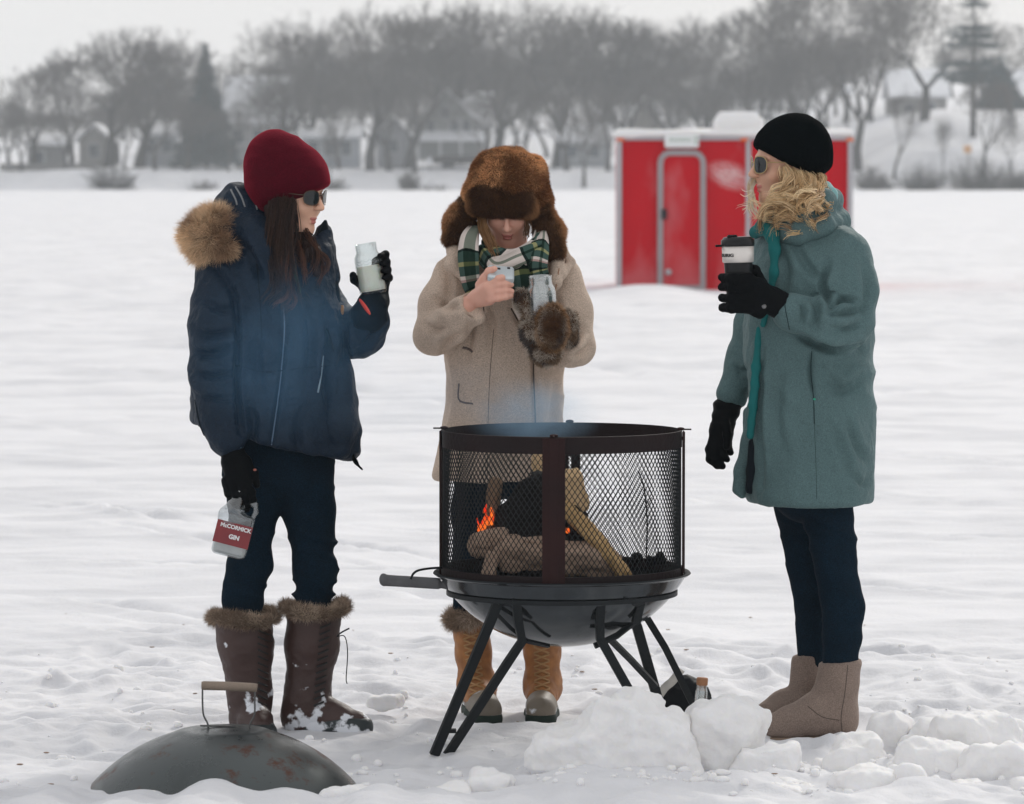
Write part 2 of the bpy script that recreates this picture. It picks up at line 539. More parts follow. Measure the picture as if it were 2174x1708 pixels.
# ================================================================ ground
def G0(x, y):
    """terrain without detail"""
    z = np.zeros_like(x)
    z = z + 1.9 * sstep(388, 399, y + 1.2 * np.sin(x * 0.13) + 0.8 * np.sin(x * 0.31 + 1)) + 0.012 * np.clip(y - 399, 0, 400)
    z = z + 4.6 * sstep(27, 46, x + 0.05 * (y - 400)) * sstep(389, 432, y) + 1.2 * sstep(30, 40, x) * sstep(389, 400, y)
    z = z + 6.0 * sstep(440, 560, y) * (0.6 + 0.4 * np.sin(x * 0.02 + 1))
    return z
tracks = [((0, 1062), (960, 1190), .022, .045), ((0, 1095), (900, 1215), .016, .04), ((0, 905), (760, 972), .02, .06),
          ((0, 1250), (560, 1330), .015, .05), ((1240, 790), (2174, 855), .03, .09), ((1480, 1120), (2174, 1150), .02, .05),
          ((1300, 930), (2174, 985), .022, .06), ((0, 780), (900, 828), .03, .1), ((900, 1330), (1600, 1372), .012, .04),
          ((0, 700), (2174, 716), .035, .2), ((1500, 1215), (2174, 1268), .016, .05), ((100, 1400), (820, 1440), .012, .05)]
for i in range(16):
    y0 = 640 + 50 * i + rng.uniform(-20, 20); x0 = rng.uniform(-200, 1300); ln = rng.uniform(500, 1300); sl = rng.uniform(.02, .11)
    tracks.append(((x0, y0), (x0 + ln, y0 + ln * sl), rng.uniform(.014, .028), rng.uniform(.03, .09) * (1 if y0 > 900 else 2)))
TR = [(P(a[0], a[1], GY(a[1])), P(b[0], b[1], GY(b[1])), d, w) for a, b, d, w in tracks]
FP = []
for i in range(64):
    x = rng.uniform(-1.45, 1.5); y = rng.uniform(10.9, 14.2)
    FP.append((x, y, rng.uniform(0, 3.14), rng.uniform(0.012, 0.03)))
flatspots = [(*P(530, 1550, 11.8)[:2], .1), (*P(690, 1552, 11.8)[:2], .16), (*P(1025, 1520, 12.1)[:2], .12), (*P(1150, 1518, 12.1)[:2], .1),
             (*P(1720, 1560, 11.7)[:2], .18), (*P(1650, 1540, 11.85)[:2], .14), (*P(470, 1676, 10.7)[:2], .36)]
def G(x, y, fine=True):
    x = np.atleast_1d(np.asarray(x, float)); y = np.atleast_1d(np.asarray(y, float))
    z = G0(x, y)
    q = np.stack([x, y, 0 * x], 1)
    lake = 1 - sstep(386, 396, y)
    calm = 1 - .85 * np.exp(-(np.abs(x - 3.0) / 2.8) ** 4 - (np.abs(y - 54.5) / 4.5) ** 4)
    far = np.clip(y / 14, 1, 4)
    z = z + calm * lake * 0.012 * fbm(q * [0.7, 1.9, 1] + 3, 3, 1) * far ** 0.9
    rip = fbm(q * [1.7, 5.5, 1], 3, 3, .6)
    z = z + calm * lake * (0.011 * np.abs(rip) + .008 * np.abs(fbm(q * [1.1, 3.1, 1] + 40, 3, 31, .6))) * far ** 0.7
    z = z + (1 - lake) * 0.25 * fbm(q * [.12, .2, 1], 4, 9)
    near = sstep(15.5, 12.5, y)
    bl = 1 - np.abs(fbm(q * 5.5, 3, 5, .55))
    z = z + near * (0.017 * (bl - 0.75) + .016 * fbm(q * [2.2, 3.5, 1], 3, 13) + .008 * fbm(q * 15, 3, 11))
    for a, b, d, w in TR:
        ab = (b - a)[:2]; L = np.hypot(*ab); t = ((x - a[0]) * ab[0] + (y - a[1]) * ab[1]) / L
        wob = 0.06 * w / .05 * np.sin(t * 1.3 + a[1])
        dd = ((x - a[0]) * ab[1] - (y - a[1]) * ab[0]) / L + wob
        e = np.exp(-(dd / w) ** 2) - .55 * np.exp(-((dd - 1.8 * w) / w) ** 2) - .3 * np.exp(-((dd + 1.8 * w) / w) ** 2)
        if len(FP) and a[0] > -99: e = e * sstep(-.3, .4, t) * sstep(L + .3, L - .4, t)
        z = z - 1.5 * d * e * (0.55 + 0.45 * np.sin(t * 3.1 + w * 90)) * lake
    for fx, fy, an, d in FP:
        m = (np.abs(x - fx) < .3) & (np.abs(y - fy) < .3)
        if not m.any(): continue
        c, s = math.cos(an), math.sin(an)
        u = (x[m] - fx) * c + (y[m] - fy) * s; v = -(x[m] - fx) * s + (y[m] - fy) * c
        r2 = (u / .13) ** 2 + (v / .055) ** 2
        z[m] += -d * np.exp(-r2 ** 1.5) + d * .45 * np.exp(-(np.sqrt(r2) - 1.5) ** 2 * 5)
    for fx, fy, r in flatspots:
        r2 = ((x - fx) ** 2 + (y - fy) ** 2) / r ** 2
        w = np.exp(-r2 * r2)
        z = z * (1 - w) + w * (0.006)
    # heap of thrown snow in the right foreground, and the drift before the lid
    hx = sstep(-.12, .35, x) * sstep(11.15, 10.7, y + .12 * np.sin(x * 5)) * (0.034 + .014 * np.sin(x * 7 + 1)) * (1 - .3 * sstep(.55, .8, x))
    hx = hx + sstep(-.02, .12, x) * sstep(.62, .5, x) * np.exp(-((y - 11.05) / .14) ** 2) * .07
    dl = sstep(10.56, 10.38, y) * (.036 + .022 * np.sin(x * 23) * np.sin(x * 9 + 2)) * sstep(0.1, -.1, x)
    z = z + hx * (1 + .5 * fbm(q * 7, 2, 21)) + dl
    # drift at the ice house
    z = z + 0.15 * np.exp(-(np.abs(x - 1.75) / .70) ** 2.6 - ((y - 53.8) / 1.4) ** 2) + .02 * np.exp(-((x - 3.2) / 1.7) ** 2 - ((y - 54.7) / .9) ** 2)
    z = z + 0.02 * np.exp(-((x - 2.4) / 1.6) ** 2 - ((y - 51) / 1.0) ** 2)
    return z
ys = [4.0]
while ys[-1] < 1500:
    y = ys[-1]
    ys.append(y * (1.02 if y < 9.8 else 1.0014 if y < 14 else 1.0028 if y < 24 else 1.006 if y < 60 else 1.012 if y < 370 else 1.003 if y < 450 else 1.05))
ys = np.array(ys)
t = np.concatenate([-np.geomspace(2.2, .16, 26), np.linspace(-.155, .155, 236), np.geomspace(.16, 2.2, 26)])
X = t[None, :] * ys[:, None]; Y = np.repeat(ys[:, None], len(t), 1)
Z = G(X.ravel(), Y.ravel())
nr, nc = X.shape
I = (np.arange(nr - 1)[:, None] * nc + np.arange(nc - 1)[None]).ravel()
F = np.stack([I, I + 1, I + nc + 1, I + nc], 1)

def snow_mat(name, warm=False, bs=1.0):
    m = bpy.data.materials.new(name); m.use_nodes = True
    nt = m.node_tree; b = nt.nodes['Principled BSDF']; L = nt.links
    tc = nt.nodes.new('ShaderNodeTexCoord')
    n1 = nt.nodes.new('ShaderNodeTexNoise'); n1.inputs['Scale'].default_value = 2.2; n1.inputs['Detail'].default_value = 8
    L.new(tc.outputs['Object'], n1.inputs[0])
    mx = nt.nodes.new('ShaderNodeMix'); mx.data_type = 'RGBA'; L.new(n1.outputs[0], mx.inputs[0])
    mx.inputs[6].default_value = (.615, .62, .645, 1); mx.inputs[7].default_value = (.765, .765, .785, 1)
    if not warm:
        mpn = nt.nodes.new('ShaderNodeMapping'); mpn.inputs['Scale'].default_value = (.55, 1.7, 1); L.new(tc.outputs['Object'], mpn.inputs[0]); L.new(mpn.outputs[0], n1.inputs[0]); n1.inputs['Scale'].default_value = 1.0; n1.inputs['Detail'].default_value = 10; n1.inputs['Roughness'].default_value = .62
        mr = nt.nodes.new('ShaderNodeMapRange'); mr.inputs[1].default_value = .34; mr.inputs[2].default_value = .56; L.new(n1.outputs[0], mr.inputs[0]); L.new(mr.outputs[0], mx.inputs[0])
    if warm: mx.inputs[6].default_value = (.82, .80, .785, 1); mx.inputs[7].default_value = (.90, .90, .905, 1)
    L.new(mx.outputs[2], b.inputs['Base Color'])
    b.inputs['Roughness'].default_value = .75
    b.inputs['Specular IOR Level'].default_value = .25
    b.inputs['Subsurface Weight'].default_value = .4 if warm else .15
    b.inputs['Subsurface Radius'].default_value = (.03, .035, .045)
    b.inputs['Subsurface Scale'].default_value = .35
    n2 = nt.nodes.new('ShaderNodeTexNoise'); n2.inputs['Scale'].default_value = 38 * bs; n2.inputs['Detail'].default_value = 7; n2.inputs['Roughness'].default_value = .65
    L.new(tc.outputs['Object'], n2.inputs[0])
    bp = nt.nodes.new('ShaderNodeBump'); bp.inputs['Strength'].default_value = .55; bp.inputs['Distance'].default_value = .008
    L.new(n2.outputs[0], bp.inputs['Height']); L.new(bp.outputs[0], b.inputs['Normal'])
    return m
M_snow = snow_mat('packed_snow'); M_chunk = snow_mat('snow_block', True)
gr = mk('snow_ground', np.stack([X.ravel(), Y.ravel(), Z], 1), F, M_snow)
tag(gr, kind='structure')

# ================================================================ far shore: trees, houses, bushes
M_bark = mat('winter_bark', (.040, .036, .033), .9, .35, 1.5)
M_twig = mat('bare_twigs', (.080, .070, .063), .9, .3, .8)
M_trunkL = mat('pale_bark', (.17, .16, .13), .9, .25, 2)
M_needle = mat('dark_needles', (.018, .045, .050), .85, .4, 1.2)
M_hroof = mat('roof_snow', (.84, .85, .88), .8, .08, 2)
def seg_tubes(S, sides=3):
    A = np.array([s[0] for s in S]); B = np.array([s[1] for s in S]); ra = np.array([s[2] for s in S]); rb = np.array([s[3] for s in S])
    T = B - A; T /= np.linalg.norm(T, axis=1)[:, None] + 1e-9
    u = np.cross(T, [0.3, 0.9, 0.2]); u /= np.linalg.norm(u, axis=1)[:, None]; w = np.cross(T, u)
    V = []
    for k in range(sides):
        a = 2 * np.pi * k / sides
        d = math.cos(a) * u + math.sin(a) * w
        V.append(A + d * ra[:, None]); V.append(B + d * rb[:, None])
    V = np.stack(V, 1).reshape(-1, 3)
    b = np.arange(len(S)) * 2 * sides
    F = np.concatenate([np.stack([b + 2 * k, b + 2 * ((k + 1) % sides), b + 2 * ((k + 1) % sides) + 1, b + 2 * k + 1], 1) for k in range(sides)])
    return V, F
def grow(seed, H=1.0, spread=.55, trunk=.25, lv=6, up=.12, tw=1.0):
    g = random.Random(seed); trunkS = []; twigS = []
    def br(p, d, L, r, k):
        n = 2
        for i in range(n):
            d2 = (d + Vector((g.gauss(0, .10), g.gauss(0, .10), g.gauss(0, .05) + up))).normalized()
            q = p + d2 * (L / n)
            r2 = r * (.86 if i < n - 1 else .74)
            (trunkS if k < 3 else twigS).append((tuple(p), tuple(q), r, r2))
            if k >= 2 and i == 0 and k < lv:
                side = Vector((g.gauss(0, 1), g.gauss(0, 1), g.gauss(0, .6))).normalized()
                br(q, (d2 * .8 + side * .8).normalized(), L * .55, r2 * .5, k + 2)
            p, d, r = q, d2, r2
        if k >= lv: return
        m = 3 if k < 2 or g.random() < .45 else 2
        a0 = g.random() * 6.28
        for j in range(m):
            a = a0 + 6.28 * j / m + g.gauss(0, .3)
            ax = d.orthogonal().normalized(); ax.rotate(Matrix.Rotation(a, 3, d))
            t = spread * g.uniform(.6, 1.35)
            br(p, (d * math.cos(t) + ax * math.sin(t)).normalized(), L * g.uniform(.68, .86), r * .68, k + 1)
    r0 = .027 * H
    br(Vector((0, 0, -.03 * H)), Vector((g.gauss(0, .04), g.gauss(0, .04), 1)).normalized(), trunk * H, r0, 0)
    return trunkS, [(a, b, max(x, .0012 * tw), max(y, .0009 * tw)) for a, b, x, y in twigS]
protos = []
for k, (sp, tr, lv) in enumerate([(.5, .22, 7), (.62, .2, 7), (.42, .26, 7), (.56, .16, 7), (.48, .3, 7), (.7, .2, 7)]):
    a, b = grow(31 + k, 1.0, sp, tr, lv, up=.09, tw=1.0)
    top = max(s[1][2] for s in b)
    f = lambda S: [(tuple(np.array(p) / top), tuple(np.array(q) / top), r / top, s / top) for p, q, r, s in S]
    protos.append((f(a), f(b)))
pm = []
for k, (a, b) in enumerate(protos):
    V, Fq = seg_tubes(a, 6); o1 = mk('trunk', V, Fq, M_bark); V, Fq = seg_tubes(b, 3); o2 = mk('crown', V, Fq, M_twig)
    pm.append((o1.data, o2.data)); bpy.data.objects.remove(o1); bpy.data.objects.remove(o2)
def put_tree(k, x, y, h, label, group=None, wide=1.0, ang=None, name='bare_tree'):
    z = float(G0(np.array([x]), np.array([y]))[0])
    o = empty(name, (x, y, z - .1), label, 'tree', group)
    o.rotation_euler = (0, 0, rng.uniform(0, 6.28) if ang is None else ang); o.scale = (h * wide, h * wide, h)
    for nm, me in (('trunk', pm[k][0]), ('crown', pm[k][1])):
        c = bpy.data.objects.new(nm, me); scene.collection.objects.link(c); c.parent = o
    return o
def tree_at(px, py, Y, k, label, group=None, wide=1.0):
    p = P(px, py, Y); z = float(G0(np.array([p[0]]), np.array([Y]))[0])
    return put_tree(k, p[0], Y, p[2] - z + .1, label, group, wide)
front = [
 (20, 205, 402, 0, 'low bare tree at the far left edge of the shore', 1.1),
 (70, 150, 405, 1, 'bare tree right of the one at the far left edge, above small grey houses', 1.0),
 (150, 118, 408, 2, 'bare tree on the left shore with a pointed grey top', 1.0),
 (225, 80, 410, 3, 'broad bare tree forming the left slope of the tallest left clump', 1.0),
 (290, 66, 404, 1, 'tallest bare tree of the left clump, dark trunk reaching the shore', 1.15),
 (362, 78, 415, 4, 'thin see-through bare tree just left of the pointed evergreen', .8),
 (505, 128, 425, 3, 'low rounded bare tree just right of the pointed evergreen', .9),
 (600, 55, 410, 5, 'bare tree with an open top over the big snowy roof', .9),
 (665, 30, 412, 0, 'bare tree directly above the burgundy hat', 1.0),
 (785, 6, 402, 2, 'tall bare tree with a thick dark trunk right of the burgundy hat', 1.1),
 (860, 0, 409, 4, 'tall bare tree left of the gabled house with the snowy porch', 1.0),
 (950, 12, 418, 1, 'bare tree rising behind the gabled house', 1.0),
 (1060, 8, 420, 5, 'bare tree with feathery top above the fur hat', 1.0),
 (1180, -6, 412, 0, 'tall spreading bare tree left of the ice house', 1.1),
 (1262, 18, 422, 3, 'bare tree top leaning over the gap left of the ice house', 1.0),
 (1345, 52, 425, 2, 'lower bare tree above the left corner of the ice house', 1.0),
 (1440, 48, 420, 4, 'bare tree above the ice house door', 1.0),
 (1520, 50, 424, 1, 'bare tree left of the wooden utility pole', 1.0),
 (1625, 5, 415, 0, 'tall bare tree right of the utility pole', 1.1),
 (1700, -40, 410, 2, 'very tall bare tree directly above the black beanie', 1.0),
 (1825, -70, 398, 4, 'very tall bare tree with a dark trunk at the ice house right corner', 1.0),
 (1960, -40, 420, 5, 'tall bare tree with a lacy top left of the big pine', 1.0),
 (2150, 60, 425, 1, 'bare tree at the far right edge behind the big pine', 1.0)]
for px, py, Y_, k, lb, w in front: tree_at(px, py - 14, Y_, k, lb, wide=w * 1.12)
veil = [(45, 235, 399, 3, 'small bare tree before the low grey boathouse'), (140, 215, 400, 0, 'bare tree between the grey boathouse and the cream cottage'), (262, 205, 400, 2, 'bare tree with a dark stem right of the cream cottage'), (330, 190, 401, 5, 'bare tree spreading before the pale blue-grey house'),
 (395, 200, 402, 1, 'bare tree just left of the pointed evergreen foot'), (485, 210, 400, 4, 'bare tree right of the pointed evergreen, in front of the tall pale house'), (560, 175, 401, 2, 'bare tree in front of the middle of the big snowy roof'), (625, 150, 400, 3, 'bare tree at the right edge of the big snowy roof'),
 (720, 160, 400, 0, 'bare tree before the long pale blue house'), (825, 150, 401, 5, 'bare tree before the pale narrow house'), (880, 165, 399, 1, 'bare tree at the left corner of the gabled house'), (1040, 185, 400, 4, 'bare tree at the right end of the snowy porch'),
 (1120, 150, 401, 2, 'bare tree directly behind the fur hat'), (1205, 170, 400, 3, 'bare tree over the low pale house left of the ice house'), (1290, 160, 401, 0, 'bare tree touching the left edge of the ice house roof'), (1395, 130, 404, 5, 'bare tree rising behind the ice house door'),
 (1490, 120, 403, 1, 'bare tree behind the roof of the ice house left of the vent'), (1660, 90, 404, 4, 'bare tree just behind the black beanie'), (1760, 80, 403, 3, 'bare tree right behind the park lamp with the white globe')]
for px, py, Y_, k, lb in veil: tree_at(px, py, Y_, k, lb, wide=1.0)
# the wooded slope behind them
prof = [(0, 178), (60, 150), (130, 128), (240, 90), (300, 78), (400, 118), (480, 132), (540, 132), (600, 70), (700, 48), (800, 30), (950, 42), (1100, 36), (1230, 36), (1320, 68), (1400, 80), (1550, 78), (1640, 20), (1750, 8), (1900, 0), (2000, 40), (2174, 130), (2300, 100)]
pxs = np.array([a for a, b in prof]); pys = np.array([b for a, b in prof])
for i in range(110):
    px = -160 + 2500 * (i + rng.uniform(-.5, .5)) / 110
    py = np.interp(px, pxs, pys) + rng.uniform(30, 120) + (12 if i % 3 else 0)
    tree_at(px, py, rng.uniform(440, 530), int(rng.integers(0, 6)), 'bare grey tree in the hazy wooded slope behind the shore houses', 'bare trees of the wooded slope', rng.uniform(.9, 1.3))
for i in range(44):
    px = -180 - 1000 * (i / 22) if i < 22 else 2360 + 1000 * (i - 22) / 22
    tree_at(px, rng.uniform(90, 200), rng.uniform(410, 500), int(rng.integers(0, 6)), 'bare grey tree in the hazy wooded slope behind the shore houses', 'bare trees of the wooded slope', rng.uniform(.9, 1.3))
# evergreens
def conifer(px, py, Y_, rad, label, layers=22, droop=-.1, sparse=0, pine=False):
    p = P(px, py, Y_); z = float(G0(np.array([p[0]]), np.array([Y_]))[0]); H = p[2] - z
    o = empty('evergreen_tree', (p[0], Y_, z), label, 'tree')
    S = [((0, 0, -.2), (0, 0, H * .5), .02 * H, .012 * H), ((0, 0, H * .5), (0, 0, H * .98), .012 * H, .002 * H)]
    V, Fq = seg_tubes([(tuple(np.array(a) + [p[0], Y_, z]), tuple(np.array(b) + [p[0], Y_, z]), r, s) for a, b, r, s in S], 8)
    mk('trunk', V, Fq, M_bark, o)
    Q0 = []; Dv = []
    for l in range(layers):
        f = l / (layers - 1)
        zz = H * (.10 + .88 * f) if not pine else H * (.30 + .68 * f)
        if pine: zz += rng.normal() * .025 * H
        rr = rad * ((1 - f) ** (1.1 if not pine else .7) + .02) * (1 if not pine else (.6 + .6 * rng.random()))
        nb = 9 if not pine else 7
        a0 = rng.uniform(0, 6.28)
        for j in range(nb):
            a = a0 + 6.28 * j / nb + rng.normal(0, .15)
            L_ = rr * rng.uniform(.75, 1.15) * (1 if not pine else rng.uniform(.5, 1.25)); droop_ = droop + (rng.normal() * .09 if pine else 0)
            n = int(26 if not pine else 46)
            s = rng.random(n) ** .7
            c = np.stack([np.cos(a) * s * L_, np.sin(a) * s * L_, zz + droop_ * s * L_ + (.10 * s * s * L_ if pine else 0)], 1)
            c += rng.normal(size=(n, 3)) * np.array([.11, .11, .03 if not pine else .016]) * rad * (1.1 - f)
            Q0.append(c); Dv.append(np.tile([math.cos(a), math.sin(a), droop * .5], (n, 1)) + rng.normal(size=(n, 3)) * .6)
    Q0 = np.concatenate(Q0) + [p[0], Y_, z]; Dv = np.concatenate(Dv); Dv /= np.linalg.norm(Dv, axis=1)[:, None]
    m = 3
    Q0 = np.repeat(Q0, m, 0) + rng.normal(size=(len(Q0) * m, 3)) * np.array([.05, .05, .05 if not pine else .022]) * rad; Dv = np.repeat(Dv, m, 0) + rng.normal(size=(len(Dv) * m, 3)) * .4
    W = np.cross(Dv, rng.normal(size=Dv.shape)); W /= np.linalg.norm(W, axis=1)[:, None]
    L_ = ((.13 if not pine else .09) * rad * np.clip(1.15 - (Q0[:, 2] - z) / H, .15, 1))[:, None]; n = len(Q0)
    V = np.stack([Q0 - W * L_ * .22, Q0 + W * L_ * .22, Q0 + Dv * L_ + W * L_ * .1, Q0 + Dv * L_ - W * L_ * .1], 1).reshape(-1, 3)
    b = np.arange(n) * 4
    mk('crown', V, np.stack([b, b + 1, b + 2, b + 3], 1), M_needle, o, smooth=False)
conifer(436, 92, 406, 3.1, 'dark pointed evergreen standing left of the big snowy roof', 26, -.25)
conifer(2068, -70, 408, 4.3, 'big dark pine with layered boughs at the upper right', 10, -.04, pine=True)
conifer(2125, 130, 436, 3.0, 'dark rounded evergreen low behind the big pine', 18, -.2)
# small shore trees and bushes
def small_tree(px, ptop, pbase, Yd, k, label, mat_=None, wide=.8):
    b = P(px, pbase, Yd); h = P(px, ptop, Yd)[2] - b[2]
    o = empty('young_tree', (b[0], Yd, b[2] - .15), label, 'tree')
    o.scale = (h * wide, h * wide, h); o.rotation_euler = (0, 0, rng.uniform(0, 6))
    for nm, me in (('trunk', pm[k][0]), ('crown', pm[k][1])):
        c = bpy.data.objects.new(nm, me); scene.collection.objects.link(c); c.parent = o
small_tree(1897, 170, 372, 392.5, 4, 'slender forked tree on the snowy bank right of the ice house')
small_tree(2086, 150, 372, 392.5, 2, 'slender forked tree on the snowy bank below the big pine')
small_tree(2002, 235, 385, 391, 0, 'thin bare sapling on the snowy bank between the two slender trees', wide=.4)
small_tree(1240, 215, 398, 389.5, 3, 'small crooked tree on the shore line left of the ice house', wide=.7)
small_tree(700, 250, 396, 389.5, 5, 'thin sapling on the shore just right of the burgundy hat', wide=.35)
small_tree(2150, 230, 396, 389.5, 1, 'thin sapling at the right edge of the snowy bank', wide=.5)
def bush(px, py0, py1, wpx, Yd, label, dense=260, dark=False):
    b = P(px, py1, Yd); h = P(px, py0, Yd)[2] - b[2]; w = wpx / FPX * Yd / 2
    S = []
    for i in range(dense):
        a = rng.uniform(0, 6.28); r = rng.random() ** .5; x0 = np.array([math.cos(a) * r * w * .45, math.sin(a) * r * w * .4, -.1])
        d = np.array([math.cos(a) * r * w * .9, math.sin(a) * r * w * .6, h * rng.uniform(.25, 1) ** 1.3 * (1.15 - r * .6)])
        x1 = x0 + d * .55 + rng.normal(size=3) * .07 * w; x2 = x0 + d + rng.normal(size=3) * .12 * w
        o_ = b
        S += [(tuple(x0 + o_), tuple(x1 + o_), .03, .02), (tuple(x1 + o_), tuple(x2 + o_), .02, .01)]
        for j in range(2):
            x3 = x2 + rng.normal(size=3) * .16 * w + [0, 0, .03 * h]; S.append((tuple(x1 * .4 + x2 * .6 + o_), tuple(x3 + o_), .014, .008))
    V, Fq = seg_tubes(S, 3)
    o = mk('shore_bush', V, Fq, M_bark if dark else M_twig, loc=b)
    tag(o, label, 'bush')
bush(237, 340, 404, 84, 388.5, 'dark twiggy bush at the ice edge on the far left shore', 300, True)
bush(700, 372, 402, 70, 388.5, 'low twiggy bush at the ice edge right of the burgundy hat', 160)
bush(430, 376, 402, 60, 388.6, 'faint low bush at the ice edge below the pointed evergreen', 90)
bush(868, 352, 404, 40, 388.5, 'upright brown bush at the ice edge left of the fur hat', 260)
bush(916, 385, 404, 60, 388.6, 'small low bush at the ice edge beside the fur hat', 60)
bush(1848, 345, 402, 60, 388.5, 'grey twiggy bush just right of the ice house', 300)
bush(1960, 340, 404, 84, 388.5, 'dark rounded bush under the thin bare sapling', 300, True)
bush(2080, 325, 404, 120, 388.5, 'widest dark bush on the right shore under the slender tree', 380, True)
bush(2160, 352, 402, 60, 388.8, 'dark bush at the far right edge of the shore', 300, True)
bush(1880, 368, 400, 40, 389, 'pale low bush at the foot of the left slender tree', 90)
# houses
def wall_mat(n, c): return mat(n, c, .85, .12, .6)
M_glass = mat('dark_window', (.06, .075, .09), .25)
M_trimw = mat('white_trim', (.62, .63, .64), .6)
def house(px0, px1, pe, pr, pb, Yd, depth, wallc, label, gable='side', porch=None, wins=()):
    """px0..px1 wall sides, pe eaves, pr ridge, pb base in picture heights"""
    a = P(px0, pb, Yd); b = P(px1, pb, Yd); ze = P(px0, pe, Yd)[2]; zr = P(px0, pr, Yd)[2]; zb = a[2] - .5
    x0, x1 = a[0], b[0]; cx = (x0 + x1) / 2
    o = empty('lakeside_house', (cx, Yd, zb), label, 'house')
    m = wall_mat('house_siding', tuple(c_ * .85 for c_ in wallc))
    y0, y1 = Yd, Yd + depth
    V = [[x0, y0, zb], [x1, y0, zb], [x1, y1, zb], [x0, y1, zb], [x0, y0, ze], [x1, y0, ze], [x1, y1, ze], [x0, y1, ze]]
    F_ = [[0, 1, 5, 4], [1, 2, 6, 5], [2, 3, 7, 6], [3, 0, 4, 7]]
    ov_ = .4; t = .3
    if gable == 'side':
        V += [[x0, (y0 + y1) / 2, zr - .1], [x1, (y0 + y1) / 2, zr - .1]]; F_ += [[7, 4, 8], [5, 6, 9]]
        ro = [[[x0 - ov_, y0 - ov_, ze - .15], [x1 + ov_, y0 - ov_, ze - .15], [x1 + ov_, (y0 + y1) / 2, zr], [x0 - ov_, (y0 + y1) / 2, zr]],
              [[x0 - ov_, (y0 + y1) / 2, zr], [x1 + ov_, (y0 + y1) / 2, zr], [x1 + ov_, y1 + ov_, ze - .15], [x0 - ov_, y1 + ov_, ze - .15]]]
    else:
        V += [[cx, y0, zr - .1], [cx, y1, zr - .1]]; F_ += [[4, 5, 8], [6, 7, 9]]
        ro = [[[x0 - ov_, y0 - ov_, ze - .15], [cx, y0 - ov_, zr], [cx, y1 + ov_, zr], [x0 - ov_, y1 + ov_, ze - .15]],
              [[cx, y0 - ov_, zr], [x1 + ov_, y0 - ov_, ze - .15], [x1 + ov_, y1 + ov_, ze - .15], [cx, y1 + ov_, zr]]]
    mk('wall', V, F_, m, o, smooth=False)
    r = MB()
    for q in ro:
        q = np.array(q); r.add(np.vstack([q, q + [0, 0, t]]), [[3, 2, 1, 0], [4, 5, 6, 7], [0, 1, 5, 4], [1, 2, 6, 5], [2, 3, 7, 6], [3, 0, 4, 7]])
    r.build('roof', M_hroof, o, smooth=False)
    for (wx, wy, ww, wh) in wins:
        c = P(wx, wy, Yd)
        w = MB().add(*g_box([c[0], Yd - .03, c[2]], [ww / 2 + .12, .06, wh / 2 + .12])).build('window', M_trimw, o, smooth=False)
        MB().add(*g_box([c[0], Yd - .10, c[2]], [ww / 2, .02, wh / 2])).build('pane', M_glass, w, smooth=False)
    if porch:
        p0, p1, pt, pbm, dp = porch
        A = P(p0, pt, Yd); B = P(p1, pt, Yd); zl = P(p0, pbm, Yd - dp)[2]
        pr_ = MB(); q = np.array([[A[0], Yd - dp, zl], [B[0], Yd - dp, zl], [B[0], Yd, A[2]], [A[0], Yd, A[2]]])
        pr_.add(np.vstack([q, q + [0, 0, .35]]), [[3, 2, 1, 0], [4, 5, 6, 7], [0, 1, 5, 4], [1, 2, 6, 5], [2, 3, 7, 6], [3, 0, 4, 7]])
        pr_.build('porch_roof', M_hroof, o, smooth=False)
        for f in (.03, .35, .65, .97):
            xx = A[0] + (B[0] - A[0]) * f
            MB().add(*g_box([xx, Yd - dp + .2, (zb + zl) / 2], [.11, .11, (zl - zb) / 2])).build('porch_post', M_trimw, o, smooth=False)
    return o
house(478, 612, 262, 165, 335, 418, 9, (.42, .42, .42), 'tall pale house with a broad steep snow-covered roof behind the burgundy hat', 'side', None, [(505, 290, 1.1, 1.4), (548, 290, 1.1, 1.4), (590, 290, 1.1, 1.4)])
house(890, 1010, 255, 196, 330, 414, 8, (.30, .31, .30), 'gabled grey-green house with a snowy porch roof behind the fur hat', 'front', (884, 1030, 285, 300, 2.2), [(915, 268, .8, 1.2), (945, 240, .9, 1.1), (965, 268, .8, 1.2), (990, 268, .8, 1.2)])
house(985, 1040, 268, 200, 325, 422, 9, (.34, .33, .32), 'snowy-roofed wing of a house just right of the gabled grey-green house', 'side')
house(58, 130, 306, 290, 358, 405, 6, (.22, .22, .22), 'low grey boathouse at the far left shore', 'side', None, [(80, 335, 1.2, 1.2)])
house(168, 232, 300, 268, 350, 412, 7, (.40, .39, .37), 'cream cottage left of the tallest left clump of trees', 'front', None, [(200, 320, .9, 1.2)])
house(305, 368, 285, 262, 345, 412, 7, (.42, .44, .47), 'pale blue-grey house left of the pointed evergreen', 'side', None, [(322, 310, .9, 1.4), (352, 310, .9, 1.4)])
house(640, 760, 290, 262, 352, 410, 8, (.40, .43, .47), 'long pale blue house right of the burgundy hat behind tree trunks', 'side', None, [(665, 315, 1, 1.4), (700, 315, 1, 1.4), (735, 315, 1, 1.4)])
house(800, 870, 292, 250, 345, 416, 8, (.43, .44, .46), 'pale narrow house between thick trunks left of the gabled house', 'front', None, [(835, 310, .9, 1.3)])
house(1190, 1290, 300, 270, 352, 410, 7, (.36, .38, .40), 'low pale house left of the ice house behind the crooked tree', 'side', None, [(1215, 322, 1, 1.2), (1262, 322, 1, 1.2)])
house(1895, 2010, 205, 150, 262, 440, 9, (.36, .35, .34), 'house with a sloping snowy roof high on the right bank', 'side', None, [(1930, 232, 1, 1.2), (1975, 232, 1, 1.2)])
house(2115, 2260, 215, 150, 262, 444, 9, (.34, .30, .27), 'brown house with a snowy roof cut off by the right edge', 'side', None, [(2140, 235, 1, 1.2)])
